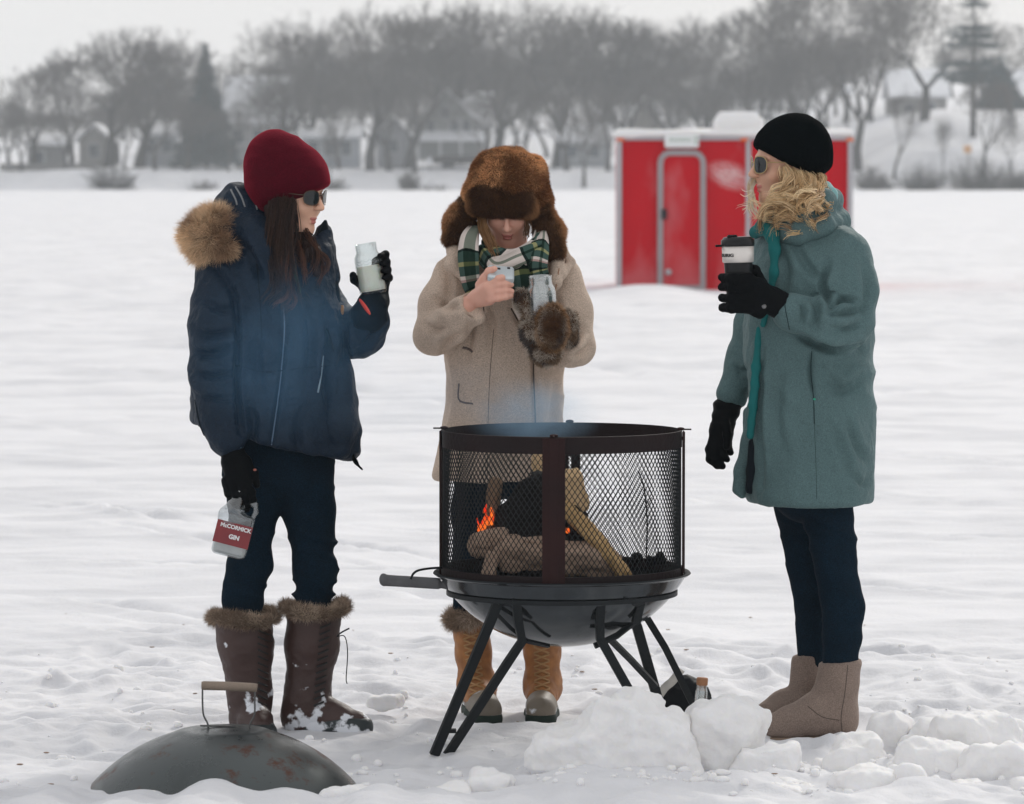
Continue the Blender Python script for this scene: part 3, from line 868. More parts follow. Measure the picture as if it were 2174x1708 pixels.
house(1345, 1400, 245, 205, 300, 432, 8, (.38, .36, .34), 'small snowy-roofed house above the left corner of the ice house', 'front')
# low walls and hedge along the bank
a = P(0, 352, 401); b = P(205, 358, 401)
MB().add(*g_box((a + b) / 2, [(b[0] - a[0]) / 2, .2, .35])).build('stone_wall', mat('lake_stone', (.17, .165, .16), .9, .3, 1.5), smooth=False)
tag(bpy.context.scene.objects['stone_wall'], 'low grey stone wall along the far left shore', 'wall')
MB().add(*g_box(P(1010, 340, 402), [4.2, .4, .4], bev=.2)).build('clipped_hedge', M_bark, smooth=False)
tag(bpy.context.scene.objects['clipped_hedge'], 'long dark hedge in front of the gabled house', 'hedge')
# covered boat on the bank
bc = P(548, 366, 398)
s = SDF(.1).ell(bc + [-.2, 0, .25], [1.45, .7, .42]).ell(bc + [.7, 0, .2], [.9, .6, .36]); V, F = s.mesh(.08)
bo = empty('covered_boat', bc, 'small boat under a tan and blue cover on the bank behind the burgundy hat', 'boat')
mk('hull', V, F, mat('boat_hull', (.10, .17, .25), .6), bo)
s = SDF(.1).ell(bc + [-.7, 0, .42], [1.0, .72, .34]); V, F = s.mesh(.07); mk('cover', V, F, mat('tan_canvas', (.42, .33, .24), .8), bo)
# utility pole, lamp, sign, marker
M_pole = mat('weathered_pole', (.26, .24, .23), .85, .2, 2)
pb = P(1581, 262, 420); pt_ = P(1581, 128, 420)
o = empty('utility_pole', pb, 'wooden utility pole with a crossarm behind the ice house', 'pole')
MB().add(*g_tube([pb - [0, 0, 3], pt_], [.16, .12], 10)).build('post', M_pole, o)
MB().add(*g_box(pt_ - [0, .15, .5], [1.1, .07, .08])).build('crossarm', M_pole, o, smooth=False)
for dx in (-.9, -.45, .45, .9):
    MB().add(*g_lathe([[.05, 0], [.09, .05], [.06, .1], [.08, .16], [.02, .22]], 10, pt_ + [dx, -.15, -.42])).build('insulator', M_trimw, o)
lb = P(1799, 330, 400); lt = P(1799, 198, 400)
o = empty('park_lamp', lb, 'park lamp with a white globe right of the black beanie', 'lamp')
MB().add(*g_tube([lb - [0, 0, 1], lt], [.09, .06], 8)).build('post', M_bark, o)
MB().add(*g_sphere(lt + [0, 0, .3], [.42, .42, .5])).build('globe', mat('lamp_globe', (.85, .87, .9), .3), o)
for px, py, lab in ((808 + 100, 318, 'white globe lamp left of the gabled house'), (1222, 312, 'white globe lamp between the fur hat and the ice house'), (1175, 305, 'small white globe lamp just above the fur hat')):
    pass
for px, py, yb, lab in ((912, 345, 400, 'short park lamp with a white globe at the shore right of the burgundy hat'), (1318, 335, 399, 'short park lamp with a white globe at the left edge of the ice house')):
    lt = P(px, py, yb); lb = lt - [0, 0, 1.6]
    o = empty('park_lamp', lb, lab, 'lamp')
    MB().add(*g_tube([lb - [0, 0, 1], lt], [.07, .05], 8)).build('post', M_bark, o)
    MB().add(*g_sphere(lt + [0, 0, .2], [.26, .26, .28], 12, 8)).build('globe', mat('lamp_globe', (.8, .82, .85), .3), o)
sb = P(2054, 400, 389.2); st = P(2054, 316, 389.2)
o = empty('shore_sign', sb, 'small orange sign on a thin post on the right snowy bank', 'sign')
MB().add(*g_tube([sb - [0, 0, .4], st], .045, 8)).build('post', M_pole, o)
MB().add(*g_box(st + [0, -.07, -.05], [.36, .02, .36], np.array(Matrix.Rotation(R(45), 3, 'Y')) if False else None)).build('panel', mat('faded_orange', (.62, .33, .12), .6, .3, 3), o, smooth=False)
pk = P(1077, 354, 401)
V, F = SDF(.05).cap(pk - [0, 0, .45], pk + [0, 0, .35], .28, .22).ell(pk + [0, 0, .75], .17).mesh(.04)
o = mk('buoy_marker', V, F, mat('faded_pink', (.75, .32, .36), .6), loc=pk); tag(o, 'small pink marker buoy standing by the hedge of the gabled house', 'buoy')

# ================================================================ haze
hb = MB().add(*g_box([0, 330, 24.0], [420, 400, 28.0])).build('haze', mat('tmp'), smooth=False)
tag(hb, kind='stuff')
hm = bpy.data.materials.new('haze_air'); hm.use_nodes = True; hn = hm.node_tree; hn.nodes.clear()
ho = hn.nodes.new('ShaderNodeOutputMaterial'); pv = hn.nodes.new('ShaderNodeVolumePrincipled')
pv.inputs['Color'].default_value = (.90, .95, .985, 1); pv.inputs['Density'].default_value = .00052; pv.inputs['Anisotropy'].default_value = 0.2
hn.links.new(pv.outputs[0], ho.inputs['Volume'])
hb.data.materials.clear(); hb.data.materials.append(hm)
# ================================================================ people: shared pieces
M_skin = mat('skin', (.74, .43, .30), .5, .08, 30, .15, 200, sss=.25, bdist=.001)
M_lip = mat('lips', (.50, .17, .14), .5)
M_skin2 = mat('skin_rosy', (.76, .41, .31), .5, .10, 18, .15, 200, sss=.25, bdist=.001)
M_eye = mat('eye_white', (.7, .68, .65), .2)
M_lens = mat('dark_lens', (.012, .016, .018), .08, spec=.5)
M_frame = mat('glasses_frame', (.06, .035, .02), .25)
M_gold = mat('gold_frame', (.45, .32, .16), .3, metal=.8)
M_black = mat('black_knit', (.0012, .0026, .0034), .95, .3, 20, .4, 160, spec=.02)
M_glove = mat('black_glove', (.0010, .0020, .0030), .6, .3, 20, .5, 90, spec=.07)
M_jean = mat('navy_denim', (.0038, .0125, .0225), .9, .45, 14, .6, 110, grain=.5, spec=.06)

def head_sdf(s, c, Rm, k=.012):
    """adult head; local x forward, y left, z up, origin between the ears"""
    c = np.asarray(c, float)
    T = lambda *v: c + Rm @ np.array(v, float)
    s.ell(T(-.012, 0, .032), (.096, .074, .088), Rm, .02)
    s.ell(T(.030, 0, -.028), (.060, .056, .082), Rm, .02)
    s.cap(T(.060, 0, -.098), T(.052, 0, -.094), .019, .022, .016)
    for y in (-1, 1):
        s.cap(T(.060, y * .010, -.094), T(.004, y * .050, -.050), .017, .019, .02)
        s.ell(T(.060, y * .034, -.030), (.020, .022, .020), Rm, .02)
        s.cap(T(.083, y * .012, .020), T(.072, y * .042, .018), .009, .008, .014)
    s.cap(T(.086, 0, .012), T(.108, 0, -.026), .0065, .0085, .010)
    s.ell(T(.107, 0, -.029), (.0095, .0095, .0085), Rm, .006)
    for y in (-1, 1): s.ell(T(.098, y * .0095, -.031), (.009, .0065, .0065), Rm, .006)
    for y in (-1, 1): s.ell(T(.094, y * .031, .000), (.016, .016, .012), Rm, .012, '-')
    for y in (-1, 1): s.ell(T(.079, y * .031, -.001), (.0115, .0125, .0115), Rm, .004)
    s.ell(T(.0860, 0, -.0615), (.0058, .016, .0042), Rm, .006)
    s.ell(T(.0838, 0, -.0722), (.0064, .014, .0048), Rm, .006)
    s.ell(T(.094, 0, -.0668), (.010, .014, .0019), Rm, .002, '-')
    for y in (-1, 1):
        s.ell(T(-.005, y * .074, -.008), (.020, .008, .030), Rm, .008)
    return T
def lip_mask(V, c, Rm):
    q = (V - c) @ Rm
    return (np.linalg.norm(q, axis=1) < .14) & (q[:, 0] > .0845 - 6 * q[:, 1] ** 2) & (np.abs(q[:, 1]) < .019) & (q[:, 2] < -.0568) & (q[:, 2] > -.0775)
def facing(az, pitch=0, roll=0):
    """rotation for a head: az 0 looks at picture right, -90 at the camera"""
    f = rot('Z', az)
    return f @ rot('Y', pitch) @ rot('X', roll)
def body_mesh(name_parent, s, c, Rm, skin, h=.0035):
    V, F = s.mesh(h, .01, smooth=1)
    lm = lip_mask(V, c, Rm)
    mi = (lm[F].mean(1) > .6).astype(int)
    return mk('body', V, F, [skin, M_lip], name_parent, midx=mi)
def glasses(parent, c, Rm, lensR=.024, hgt=.021, frame=M_frame, wide=.033, tilt=0):
    T = lambda *v: c + Rm @ np.array(v, float)
    fb = MB(); lb = MB()
    for y in (-1, 1):
        a = np.linspace(0, 2 * np.pi, 29)
        cx = lambda yy: .104 - 2.2 * (abs(yy)) ** 2 * 3
        pts = []
        for t_ in a:
            cy, cz = math.cos(t_), math.sin(t_)
            ex = 2.6
            r_ = (abs(cy) ** ex + abs(cz) ** ex) ** (-1 / ex)
            yy = y * wide + lensR * cy * r_; zz = -.001 + hgt * cz * r_
            pts.append(T(cx(yy), yy, zz))
        fb.add(*g_tube(np.array(pts), .0016, 6, False))
        n = 28; ctr = T(cx(wide) + .002, y * wide, -.001)
        V = [ctr] + pts[:-1]
        V2 = [v - Rm[:, 0] * .0018 for v in V]
        Fl = [[0, 1 + i, 1 + (i + 1) % n] for i in range(n)]
        Fl += [[n + 1, n + 2 + (i + 1) % n, n + 2 + i] for i in range(n)]
        lb.add(np.array(V + V2), Fl)
        fb.add(*g_tube(catmull([T(cx(wide + lensR), y * (wide + lensR), .006), T(.06, y * .072, .006), T(.01, y * .079, .004), T(-.012, y * .079, -.012)], 14), .0016, 6))
    fb.add(*g_tube(catmull([T(.1025, -wide + lensR, .004), T(.107, 0, .008), T(.1025, wide - lensR, .004)], 9), .0016, 6))
    g = fb.build('sunglasses', frame, parent)
    lb.build('lens', M_lens, g)
    return g
def folds(sc, amp, seed=0, axis=None, oct_=3):
    """cloth creases: ridged noise, optionally stretched"""
    st = np.ones(3) * sc if axis is None else np.asarray(axis, float) * sc
    def f(V, N):
        n = fbm(V * st + seed * 3.1, oct_, seed)
        return amp * (1 - np.abs(n) * 2.2) * .6 + amp * .5 * vn(V * st * .5, seed + 9)
    return f
def crease(lines, S_, ymax):
    """pressed folds along given lines on the side that faces the lake edge"""
    def f(V, N):
        pr = (V - np.array([0, 0, EYE])) ; px = 1087 + FPX * (pr[:, 0]) / (pr[:, 1] * _cp - pr[:, 2] * _sp); py = 854 - FPX * (pr[:, 1] * _sp + pr[:, 2] * _cp) / (pr[:, 1] * _cp - pr[:, 2] * _sp)
        out = np.zeros(len(V)); fr = np.clip(-N[:, 1] * 1.6 + .25, 0, 1) * (V[:, 1] < ymax)
        for pts, w, d in lines:
            c = catmull([[a, b, 0] for a, b in pts], 14)[:, :2]
            best = np.full(len(V), 1e9); sg = np.zeros(len(V)); tt = np.zeros(len(V))
            for i in range(13):
                a, b = c[i], c[i + 1]; ab = b - a; L2 = ab @ ab + 1e-9
                t = np.clip(((px - a[0]) * ab[0] + (py - a[1]) * ab[1]) / L2, 0, 1)
                dx = px - a[0] - t * ab[0]; dy = py - a[1] - t * ab[1]; dd = np.hypot(dx, dy)
                m = dd < best; best[m] = dd[m]; sg[m] = np.sign(dx * ab[1] - dy * ab[0])[m]; tt[m] = (i + t[m]) / 13
            x = best * sg / w; env = np.sin(np.pi * np.clip(tt, .04, .96)) ** .6
            out += 1.7 * d * env * (-np.exp(-x * x) + .65 * np.exp(-((x - 1.7) / 1.2) ** 2) + .35 * np.exp(-((x + 1.9) / 1.3) ** 2))
        return out * fr
    return f
def bvh_of(V, F): return BVHTree.FromPolygons([tuple(v) for v in V], [tuple(f) for f in F])
def on(bv, px, py, off=.002):
    """point of a garment seen at a picture position"""
    h = bv.ray_cast(Vector((0, 0, EYE)), ray(px, py))
    if h[0] is None: return None
    return np.array(h[0]) - np.array(ray(px, py)) * off
def seam(bv, pts, r=.0016, n=30, off=.001, flat=1.0, sides=6):
    q = catmull([[a, b, 0] for a, b in pts], n)
    w = [on(bv, a, b, off) for a, b, _ in q]
    w = [x for x in w if x is not None]
    return g_tube(np.array(w), r, sides, True, flat)
def locks(mb, guides, n, spread, r, curl=.0, cfreq=9, jit=.5, cols=((.2, .1, .05),), seed=3, npt=22, ws=4, clumps=0):
    """hair: many thin locks following guide polylines"""
    g = np.random.default_rng(seed)
    cl = [(g.random(), (g.integers(0, len(guides) - 1) if len(guides) > 1 else 0), g.normal(size=3), g.uniform(0, 6.28), cfreq * g.uniform(.7, 1.3), g.uniform(.5, 1.3), g.integers(0, len(cols)), g.uniform(.75, 1)) for _ in range(clumps)]
    for i in range(n):
        w = g.random(); k = g.integers(0, len(guides) - 1) if len(guides) > 1 else 0
        if clumps:
            C_ = cl[i % clumps]; w = np.clip(C_[0] + g.normal() * .05, 0, 1); k = C_[1]
        A = catmull(guides[k], npt)
        B = catmull(guides[min(k + 1, len(guides) - 1)], npt)
        p = A * (1 - w) + B * w
        tt = np.linspace(0, 1, npt)[:, None]
        p = p + (C_[2] * spread * (.3 + jit * tt) + g.normal(size=3) * spread * .28 if clumps else g.normal(size=3) * spread * (.3 + jit * tt))
        T, N, Bn = frames(p)
        ph = g.uniform(0, 6.28); fr = cfreq * g.uniform(.7, 1.3); am = curl * g.uniform(.4, 1.4) * tt ** .8
        if clumps: ph = C_[3] + g.normal() * .25; fr = C_[4]; am = curl * C_[5] * tt ** .6
        p = p + am * (np.cos(ph + fr * tt) * N + np.sin(ph + fr * tt) * Bn)
        cut = int(npt * g.uniform(.75, 1.0))
        p = p[:cut]; tt = tt[:cut]
        rr = r * g.uniform(.6, 1.3) * (1 - .75 * (tt[:, 0] ** 2.2)) * (.5 + .5 * np.minimum(1, tt[:, 0] * 6 + .2))
        c = np.array(cols[C_[6] if clumps and g.random() < .7 else g.integers(0, len(cols))]) * g.uniform(.7, 1.25)
        mb.add(*g_tube(p, rr, ws, True, .55), col=c)
    return mb
def person(loc, label):
    return empty('person', loc, label, 'person')
def boot_sdf(ank, toe, heel, top, r_sh, r_ank, r_toe, zs):
    s = SDF(.03)
    s.chain([top, (np.array(top) * .45 + np.array(ank) * .55), ank], [r_sh, (r_sh + r_ank) / 2 * .98, r_ank], .03)
    a = np.array(ank) - [0, 0, .02]
    s.cap(a, [*heel[:2], zs + r_ank * .8], r_ank, r_ank * .85)
    mid = (np.array(toe) * .55 + np.array(heel) * .45); mid[2] = zs + r_toe * 1.25
    s.cap([*heel[:2], zs + r_toe * 1.1], mid, r_toe * 1.05, r_toe * 1.1)
    s.cap(mid, [*toe[:2], zs + r_toe * .85], r_toe * 1.15, r_toe)
    s.cut([0, 0, zs], [0, 0, -1], .012)
    return s

# ================================================================ left woman: navy parka, burgundy beanie
D = 11.8; S = FPX / D          # picture units per metre there
def q(px, py, dy=0.0): return P(px, py, D + dy)
A = person(q(610, 1555, 0), 'person in navy parka and burgundy beanie, holding jar and jug left of the fire')
A.location.z = 0
M_navy = mat('navy_shell', (.0048, .0148, .030), .6, .35, 5, .9, 40, bdist=.012, grain=.4, spec=.22)
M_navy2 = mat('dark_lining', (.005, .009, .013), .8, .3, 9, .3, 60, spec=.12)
hc = q(617, 412, .0); hR = facing(-31, 6, 0)
s = SDF(.02); T = head_sdf(s, hc, hR)
s.cap(T(-.025, 0, -.05), q(596, 560, .02), .052, .055, .02)
s.loft([(q(0, 560)[2], *q(590, 560, .02)[:2], .13, .07), (q(0, 600)[2], *q(575, 600, .02)[:2], .165, .09), (q(0, 760)[2], *q(588, 760, .02)[:2], .15, .10), (q(0, 940)[2], *q(590, 940, .02)[:2], .155, .11)], .03)
s.chain([q(462, 600, -.06), q(460, 780, -.09), q(490, 950, -.15), q(500, 1010, -.16)], [.045, .038, .027, .026])
s.chain([q(630, 620, .05), q(670, 670, .05), q(735, 705, .03), q(765, 708, .0), q(793, 645, -.04)], [.03, .025, .025, .025, .02])
s.chain([q(545, 980, -.0), q(533, 1100, -.02), q(529, 1200, -.04), q(518, 1500, -.02)], [.06, .045, .035, .025]); s.chain([q(645, 980, .0), q(660, 1100, -.01), q(668, 1200, .0), q(658, 1500, 0)], [.06, .045, .035, .025])
body_mesh(A, s, hc, hR, M_skin)
glasses(A, hc, hR, .0235, .0205)
# beanie
Tn = lambda *v: hc + hR @ np.array(v, float)
s = SDF(.05)
s.ell(q(614, 372, 0), (88 / S, .100, 74 / S), rot('Y', 26))
s.ell(q(583, 342, .01), (57 / S, .078, 63 / S), rot('Y', -8))
s.ell(q(572, 405, .01), (42 / S, .082, 52 / S))
s.ell(q(655, 378, -.02), (46 / S, .075, 30 / S), rot('Y', 32), k=.03)
pn = np.array([-(456 - 394) / (702 - 552), -.10, -1.0]); pn = np.array([ (456 - 394), 0, -(702 - 552)], float)
s.cut(q(700, 397, 0), pn, .012)
V, F = s.mesh(.005, disp=lambda V, N: .0030 * (1 - np.abs(fbm(V * [9, 9, 16], 2, 4)) * 2))
bea = mk('beanie', V, F, mat('burgundy_wool', (.060, .003, .009), .95, .25, 30, .5, 260, sheen=.55, sheen_col=(.8, .05, .10), spec=.05, grain=.35), A)
# hair
s = SDF(.02)
s.chain([q(590, 425, -.045), q(595, 480, -.07), q(598, 560, -.125), q(603, 615, -.155)], [.040, .036, .028, .014], .02)
s.chain([q(640, 500, -.03), q(662, 540, -.09), q(674, 580, -.115)], [.022, .022, .012], .02)
V, F = s.mesh(.005, disp=lambda V, N: .005 * vn(V * [70, 70, 9], 3) + .003 * vn(V * [160, 160, 14], 4))
hb_ = mk('hair', V, F, mat('hair_mass', (.022, .012, .010), .6, .4, 40, spec=.25), A)
mb = MB(); dark = ((.035, .018, .014), (.05, .026, .018), (.028, .016, .014)); red = ((.13, .055, .03), (.10, .045, .03))
G1 = [[q(575, 430, -.09), q(572, 520, -.12), q(590, 600, -.165), q(575, 660, -.175)],
      [q(598, 425, -.10), q(600, 520, -.13), q(606, 610, -.17), q(600, 655, -.18)],
      [q(615, 422, -.105), q(612, 500, -.12), q(612, 590, -.16), q(625, 650, -.18)],
      [q(624, 425, -.10), q(614, 470, -.11), q(606, 560, -.15), q(640, 660, -.18)]]
locks(mb, G1, 640, .014, .0016, .013, 9, 1.0, dark, 5, clumps=34)
G2 = [[q(628, 470, -.02), q(648, 505, -.07), q(668, 545, -.11), q(686, 590, -.12)], [q(640, 492, -.02), q(660, 510, -.06), q(688, 550, -.10), q(676, 600, -.11)], [q(620, 480, -.02), q(625, 540, -.09), q(640, 580, -.14), q(655, 620, -.15)]]
locks(mb, G2, 300, .011, .0015, .011, 8, 1.0, red + dark, 6, clumps=16)
G3 = [[q(608, 500, -.115), q(606, 560, -.165), q(604, 620, -.18), q(585, 660, -.185)], [q(612, 510, -.115), q(612, 600, -.17), q(632, 640, -.185), q(610, 668, -.19)]]
locks(mb, G3, 90, .007, .0013, .018, 10, 1.2, red, 8, clumps=5)
# dark lock in front of the ear
locks(mb, [[q(618, 408, -.075), q(621, 440, -.08), q(622, 470, -.08)], [q(610, 408, -.075), q(614, 450, -.085), q(612, 480, -.09)]], 60, .005, .002, .004, 5, .4, dark, 12)
mb.build('strands', mat('brown_hair', (1, 1, 1), .5, attr=True, spec=.25), hb_)
# parka
s = SDF(.03)
rows = [(510, 470, 676, .085, .03), (535, 440, 690, .12, .02), (560, 425, 700, .145, .01), (620, 418, 711, .155, 0), (700, 414, 726, .16, 0), (780, 408, 738, .165, 0),
        (860, 405, 750, .17, 0), (925, 407, 765, .175, 0), (975, 420, 764, .17, 0)]
s.loft([(q(0, y)[2], q((a + b) / 2, y)[0], D + cy, (b - a) / 2 / S, d) for y, a, b, d, cy in rows], n=2.5, r=.02)
s.cut(q(575, 988, 0), (.0, 0, -1), .006)
s.cut(q(700, 962, 0), np.array([-.22, 0, -1]), .01)        # hem rises to the right
# near sleeve
s.chain([q(470, 575, -.05), q(458, 690, -.10), q(455, 800, -.12)], [54 / S, 51 / S, 48 / S], .03)
s.chain([q(455, 800, -.12), q(466, 880, -.14), q(482, 935, -.16)], [48 / S, 44 / S, 38 / S], .02)
# far sleeve
s.chain([q(660, 600, .06), q(690, 660, .05), q(735, 700, .03), q(768, 708, .0)], [46 / S, 44 / S, 46 / S, 45 / S], .03)
s.chain([q(768, 708, .0), q(786, 680, -.03), q(791, 650, -.05)], [48 / S, 34 / S, 29 / S], .03)
# raised collar round the throat
s.chain([q(560, 540, -.10), q(540, 500, -.06), q(520, 470, .02), q(540, 455, .08)], [.05, .052, .05, .045], .03)
s.ell(q(505, 442, .04), (50 / S, .085, 52 / S), rot('Y', 20), k=.03)
s.ell(q(545, 478, .05), (56 / S, .09, 70 / S), k=.03)
s.ell(q(470, 505, -.01), (52 / S, .09, 60 / S), k=.03)
s.ell(q(576, 520, .08), (76 / S, .06, 60 / S), k=.03)
s.chain([q(700, 590, .02), q(695, 530, .03), q(689, 486, .03)], [.030, .018, .008], .02)
s.chain([q(660, 590, -.04), q(672, 540, -.01), q(684, 500, .02)], [.05, .03, .014], .03)
crA = crease([([(418, 700), (450, 712), (490, 706)], 7, .010), ([(412, 745), (450, 752), (496, 738)], 8, .011), ([(410, 790), (455, 800), (500, 790)], 7, .010), ([(415, 838), (455, 846), (496, 850)], 7, .008), ([(430, 640), (470, 660), (500, 650)], 8, .008),
  ([(498, 620), (506, 720), (503, 820), (510, 920)], 7, .016), ([(560, 690), (545, 760), (560, 850)], 10, .008), ([(640, 640), (660, 720), (650, 820)], 11, .010), ([(700, 700), (690, 800), (705, 900)], 9, .012), ([(735, 700), (734, 730), (738, 752)], 6, .012),
  ([(620, 700), (600, 760), (560, 800)], 10, .007), ([(760, 745), (780, 725), (800, 690)], 6, .007), ([(748, 700), (765, 690), (790, 692)], 6, .008), ([(596, 660), (600, 780), (586, 880), (574, 975)], 5, .008), ([(450, 560), (480, 600), (500, 640)], 9, .009), ([(520, 520), (540, 560), (560, 600)], 9, .01), ([(530, 860), (540, 900), (530, 960)], 9, .009), ([(640, 870), (630, 920), (640, 965)], 9, .008)], S, D + .05)
def dispA(V, N):
    px = (V[:, 0]) * S + 1087
    arm = np.exp(-((px - 455) / 45) ** 2) * sstep(575, 640, 369 + (EYE - V[:, 2]) * S)
    zz = V[:, 2]
    w = .0045 * (1 - np.abs(vn(np.stack([V[:, 0] * 5, V[:, 1] * 5, zz * 24 + V[:, 0] * 8], 1), 3)) * 2.6) * arm
    b = .007 * (1 - np.abs(fbm(V * [7, 7, 4.5], 3, 8)) * 2) * (1 - arm * .6) + .0018 * (1 - 2 * np.abs(fbm(V * [24, 24, 15], 2, 88)))
    return w + b + crA(V, N)
V, F = s.mesh(.0055, disp=dispA)
coatA = mk('parka', V, F, M_navy, A); bv = bvh_of(V, F)
# front flap corner of the parka with hem cord
s = SDF(.02)
s.chain([q(733, 760, -.03), q(745, 850, -.05), q(757, 915, -.07), q(758, 958, -.08)], [.016, .016, .014, .010])
s.chain([q(712, 800, -.07), q(718, 900, -.10), q(722, 955, -.11)], [.05, .05, .03], .03)
s.cut(q(745, 972, -.05), (-.25, 0, -1), .006)
V, F = s.mesh(.005, disp=folds(12, .002, 3)); mk('hem_flap', V, F, M_navy, coatA)
MB().add(*g_tube(catmull([q(748, 962, -.09), q(752, 975, -.10), q(760, 988, -.10), q(770, 998, -.10)], 10), [.004, .004, .003, .006, .007, .006, .004, .003, .003, .002], 6)).build('hem_cord', M_black, coatA)
# tall lapel standing open beside the chin
V0 = [q(683, 474, -.02), q(692, 470, .00), q(701, 520, .01), q(716, 600, .0), q(728, 690, -.02), q(736, 752, -.03)]
V1 = [q(652, 545, -.05), q(655, 560, -.06), q(660, 600, -.09), q(672, 640, -.12), q(690, 700, -.13), q(710, 752, -.11)]
a_, b_ = catmull(V0, 26), catmull(V1, 26)
gv = np.stack([a_ * (1 - t_) + b_ * t_ + np.array([0, .02 * math.sin(t_ * 3.1), 0]) for t_ in np.linspace(0, 1, 8)], 1)
th = np.array([.003, .009, 0])
VV = np.concatenate([gv.reshape(-1, 3), (gv + th).reshape(-1, 3)])
FF = []
for i in range(25):
    for j in range(7):
        a = i * 8 + j; FF.append([a, a + 1, a + 9, a + 8]); FF.append([a + 208, a + 216, a + 217, a + 209])
for i in range(25):
    for j in (0, 7):
        a = i * 8 + j; FF.append([a, a + 8, a + 216, a + 208])
for j in range(7): FF.append([j, j + 208, j + 209, j + 1]); FF.append([200 + j, 201 + j, 409 + j, 408 + j])
mk('lapel', VV, FF, M_navy2, coatA)
# pale stripes painting the light on the folds of the crumpled hood
mb = MB()
for pts in ([(500, 398), (512, 418), (520, 440)], [(528, 400), (538, 420), (546, 446)], [(490, 404), (500, 424), (503, 436)]):
    mb.add(*seam(bv, pts, .0045, 14, .0, .5))
mb.build('hood_fold_lights', mat('grey_fold_light', (.20, .21, .22), .6), coatA)
# zip, pocket zip, pocket seams
mb = MB().add(*seam(bv, [(601, 640), (604, 700), (598, 780), (590, 850), (583, 900), (572, 975)], .0022, 40)); mb.build('zip', mat('steel_blue_zip', (.10, .16, .24), .4), coatA)
mb = MB().add(*seam(bv, [(686, 756), (682, 795), (675, 834)], .0028, 14)); mb.build('pocket_zip', mat('pale_zip', (.22, .30, .36), .4), coatA)
mb = MB().add(*seam(bv, [(414, 850), (424, 900), (438, 935)], .0022, 14)).add(*seam(bv, [(545, 560), (552, 640), (556, 720)], .0015, 14)).add(*seam(bv, [(500, 775), (560, 790), (640, 782), (725, 775)], .0014, 20)); mb.build('stitching', M_navy2, coatA)
pz = on(bv, 727, 662, .004)
MB().add(*g_tube([pz + [0, 0, .018], pz - [0.001, 0, .012]], [.004, .0055], 8)).build('zip_pull', mat('orange_pull', (.42, .20, .05), .5), coatA)
# green emblem on the fleece under the hair
e = on(bv, 628, 590, .006)
MB().add(*g_tube([on(bv, 622, 560, .02), on(bv, 628, 590, .02), on(bv, 638, 622, .02)], [.008, .013, .006], 8, True, .4)).build('fleece_trim', mat('dark_green_fleece', (.004, .075, .055), .9), coatA)
# fur trim of the hood
s = SDF(.03); s.chain([q(425, 500, -.06), q(455, 478, -.05), q(484, 488, -.03)], [.036, .034, .030]); s.chain([q(428, 500, -.06), q(440, 522, -.08), q(476, 526, -.10)], [.036, .032, .024]); 
V, F = s.mesh(.006)
def furcol(base, tip, patch=8.0, seed=1):
    def f(p, g):
        t_ = np.clip(.5 + .8 * vn(p * patch, seed) + g.normal(size=len(p)) * .25, 0, 1)[:, None]
        return (np.array(base) * (1 - t_) + np.array(tip) * t_) * (0.8 + .4 * g.random((len(p), 1)))
    return f
M_fur = mat('fur', (1, 1, 1), .8, attr=True, spec=.2)
fr = mk('hood_trim', V, F, mat('fur_base', (.16, .10, .06), .95, .3, 30), coatA)
ctr = q(455, 500, -.05)
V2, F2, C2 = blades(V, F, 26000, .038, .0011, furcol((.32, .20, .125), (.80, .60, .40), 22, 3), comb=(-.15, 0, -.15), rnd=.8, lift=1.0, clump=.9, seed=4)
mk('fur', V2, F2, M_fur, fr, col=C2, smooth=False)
# trousers
s = SDF(.035)
s.ell(q(592, 975, .0), (118 / S, .125, 90 / S))
s.chain([q(540, 1010, -.01), q(540, 1070, -.02), q(533, 1130, -.03), q(529, 1200, -.04), q(517, 1262, -.03), q(514, 1330, -.03)], [68 / S, 54 / S, 45 / S, 43 / S, 40 / S, 37 / S], .02)
s.chain([q(645, 1010, .0), q(656, 1080, -.01), q(665, 1150, -.01), q(670, 1210, -.01), q(666, 1265, .0), q(662, 1320, 0)], [67 / S, 55 / S, 47 / S, 43 / S, 39 / S, 36 / S], .02)
def dispT(knees, amp=.004):
    def f(V, N):
        py = 369 + (EYE - V[:, 2]) * S
        k = .35 + sum(np.exp(-((py - y) / w) ** 2) for y, w in knees)
        return 1.5 * amp * k * (1 - np.abs(vn(np.stack([V[:, 0] * 6, V[:, 1] * 6, V[:, 2] * 26 + V[:, 0] * 9], 1), 5)) * 2.4)
    return f
V, F = s.mesh(.006, disp=dispT([(1190, 45), (1270, 40)])); mk('trousers', V, F, M_jean, A)
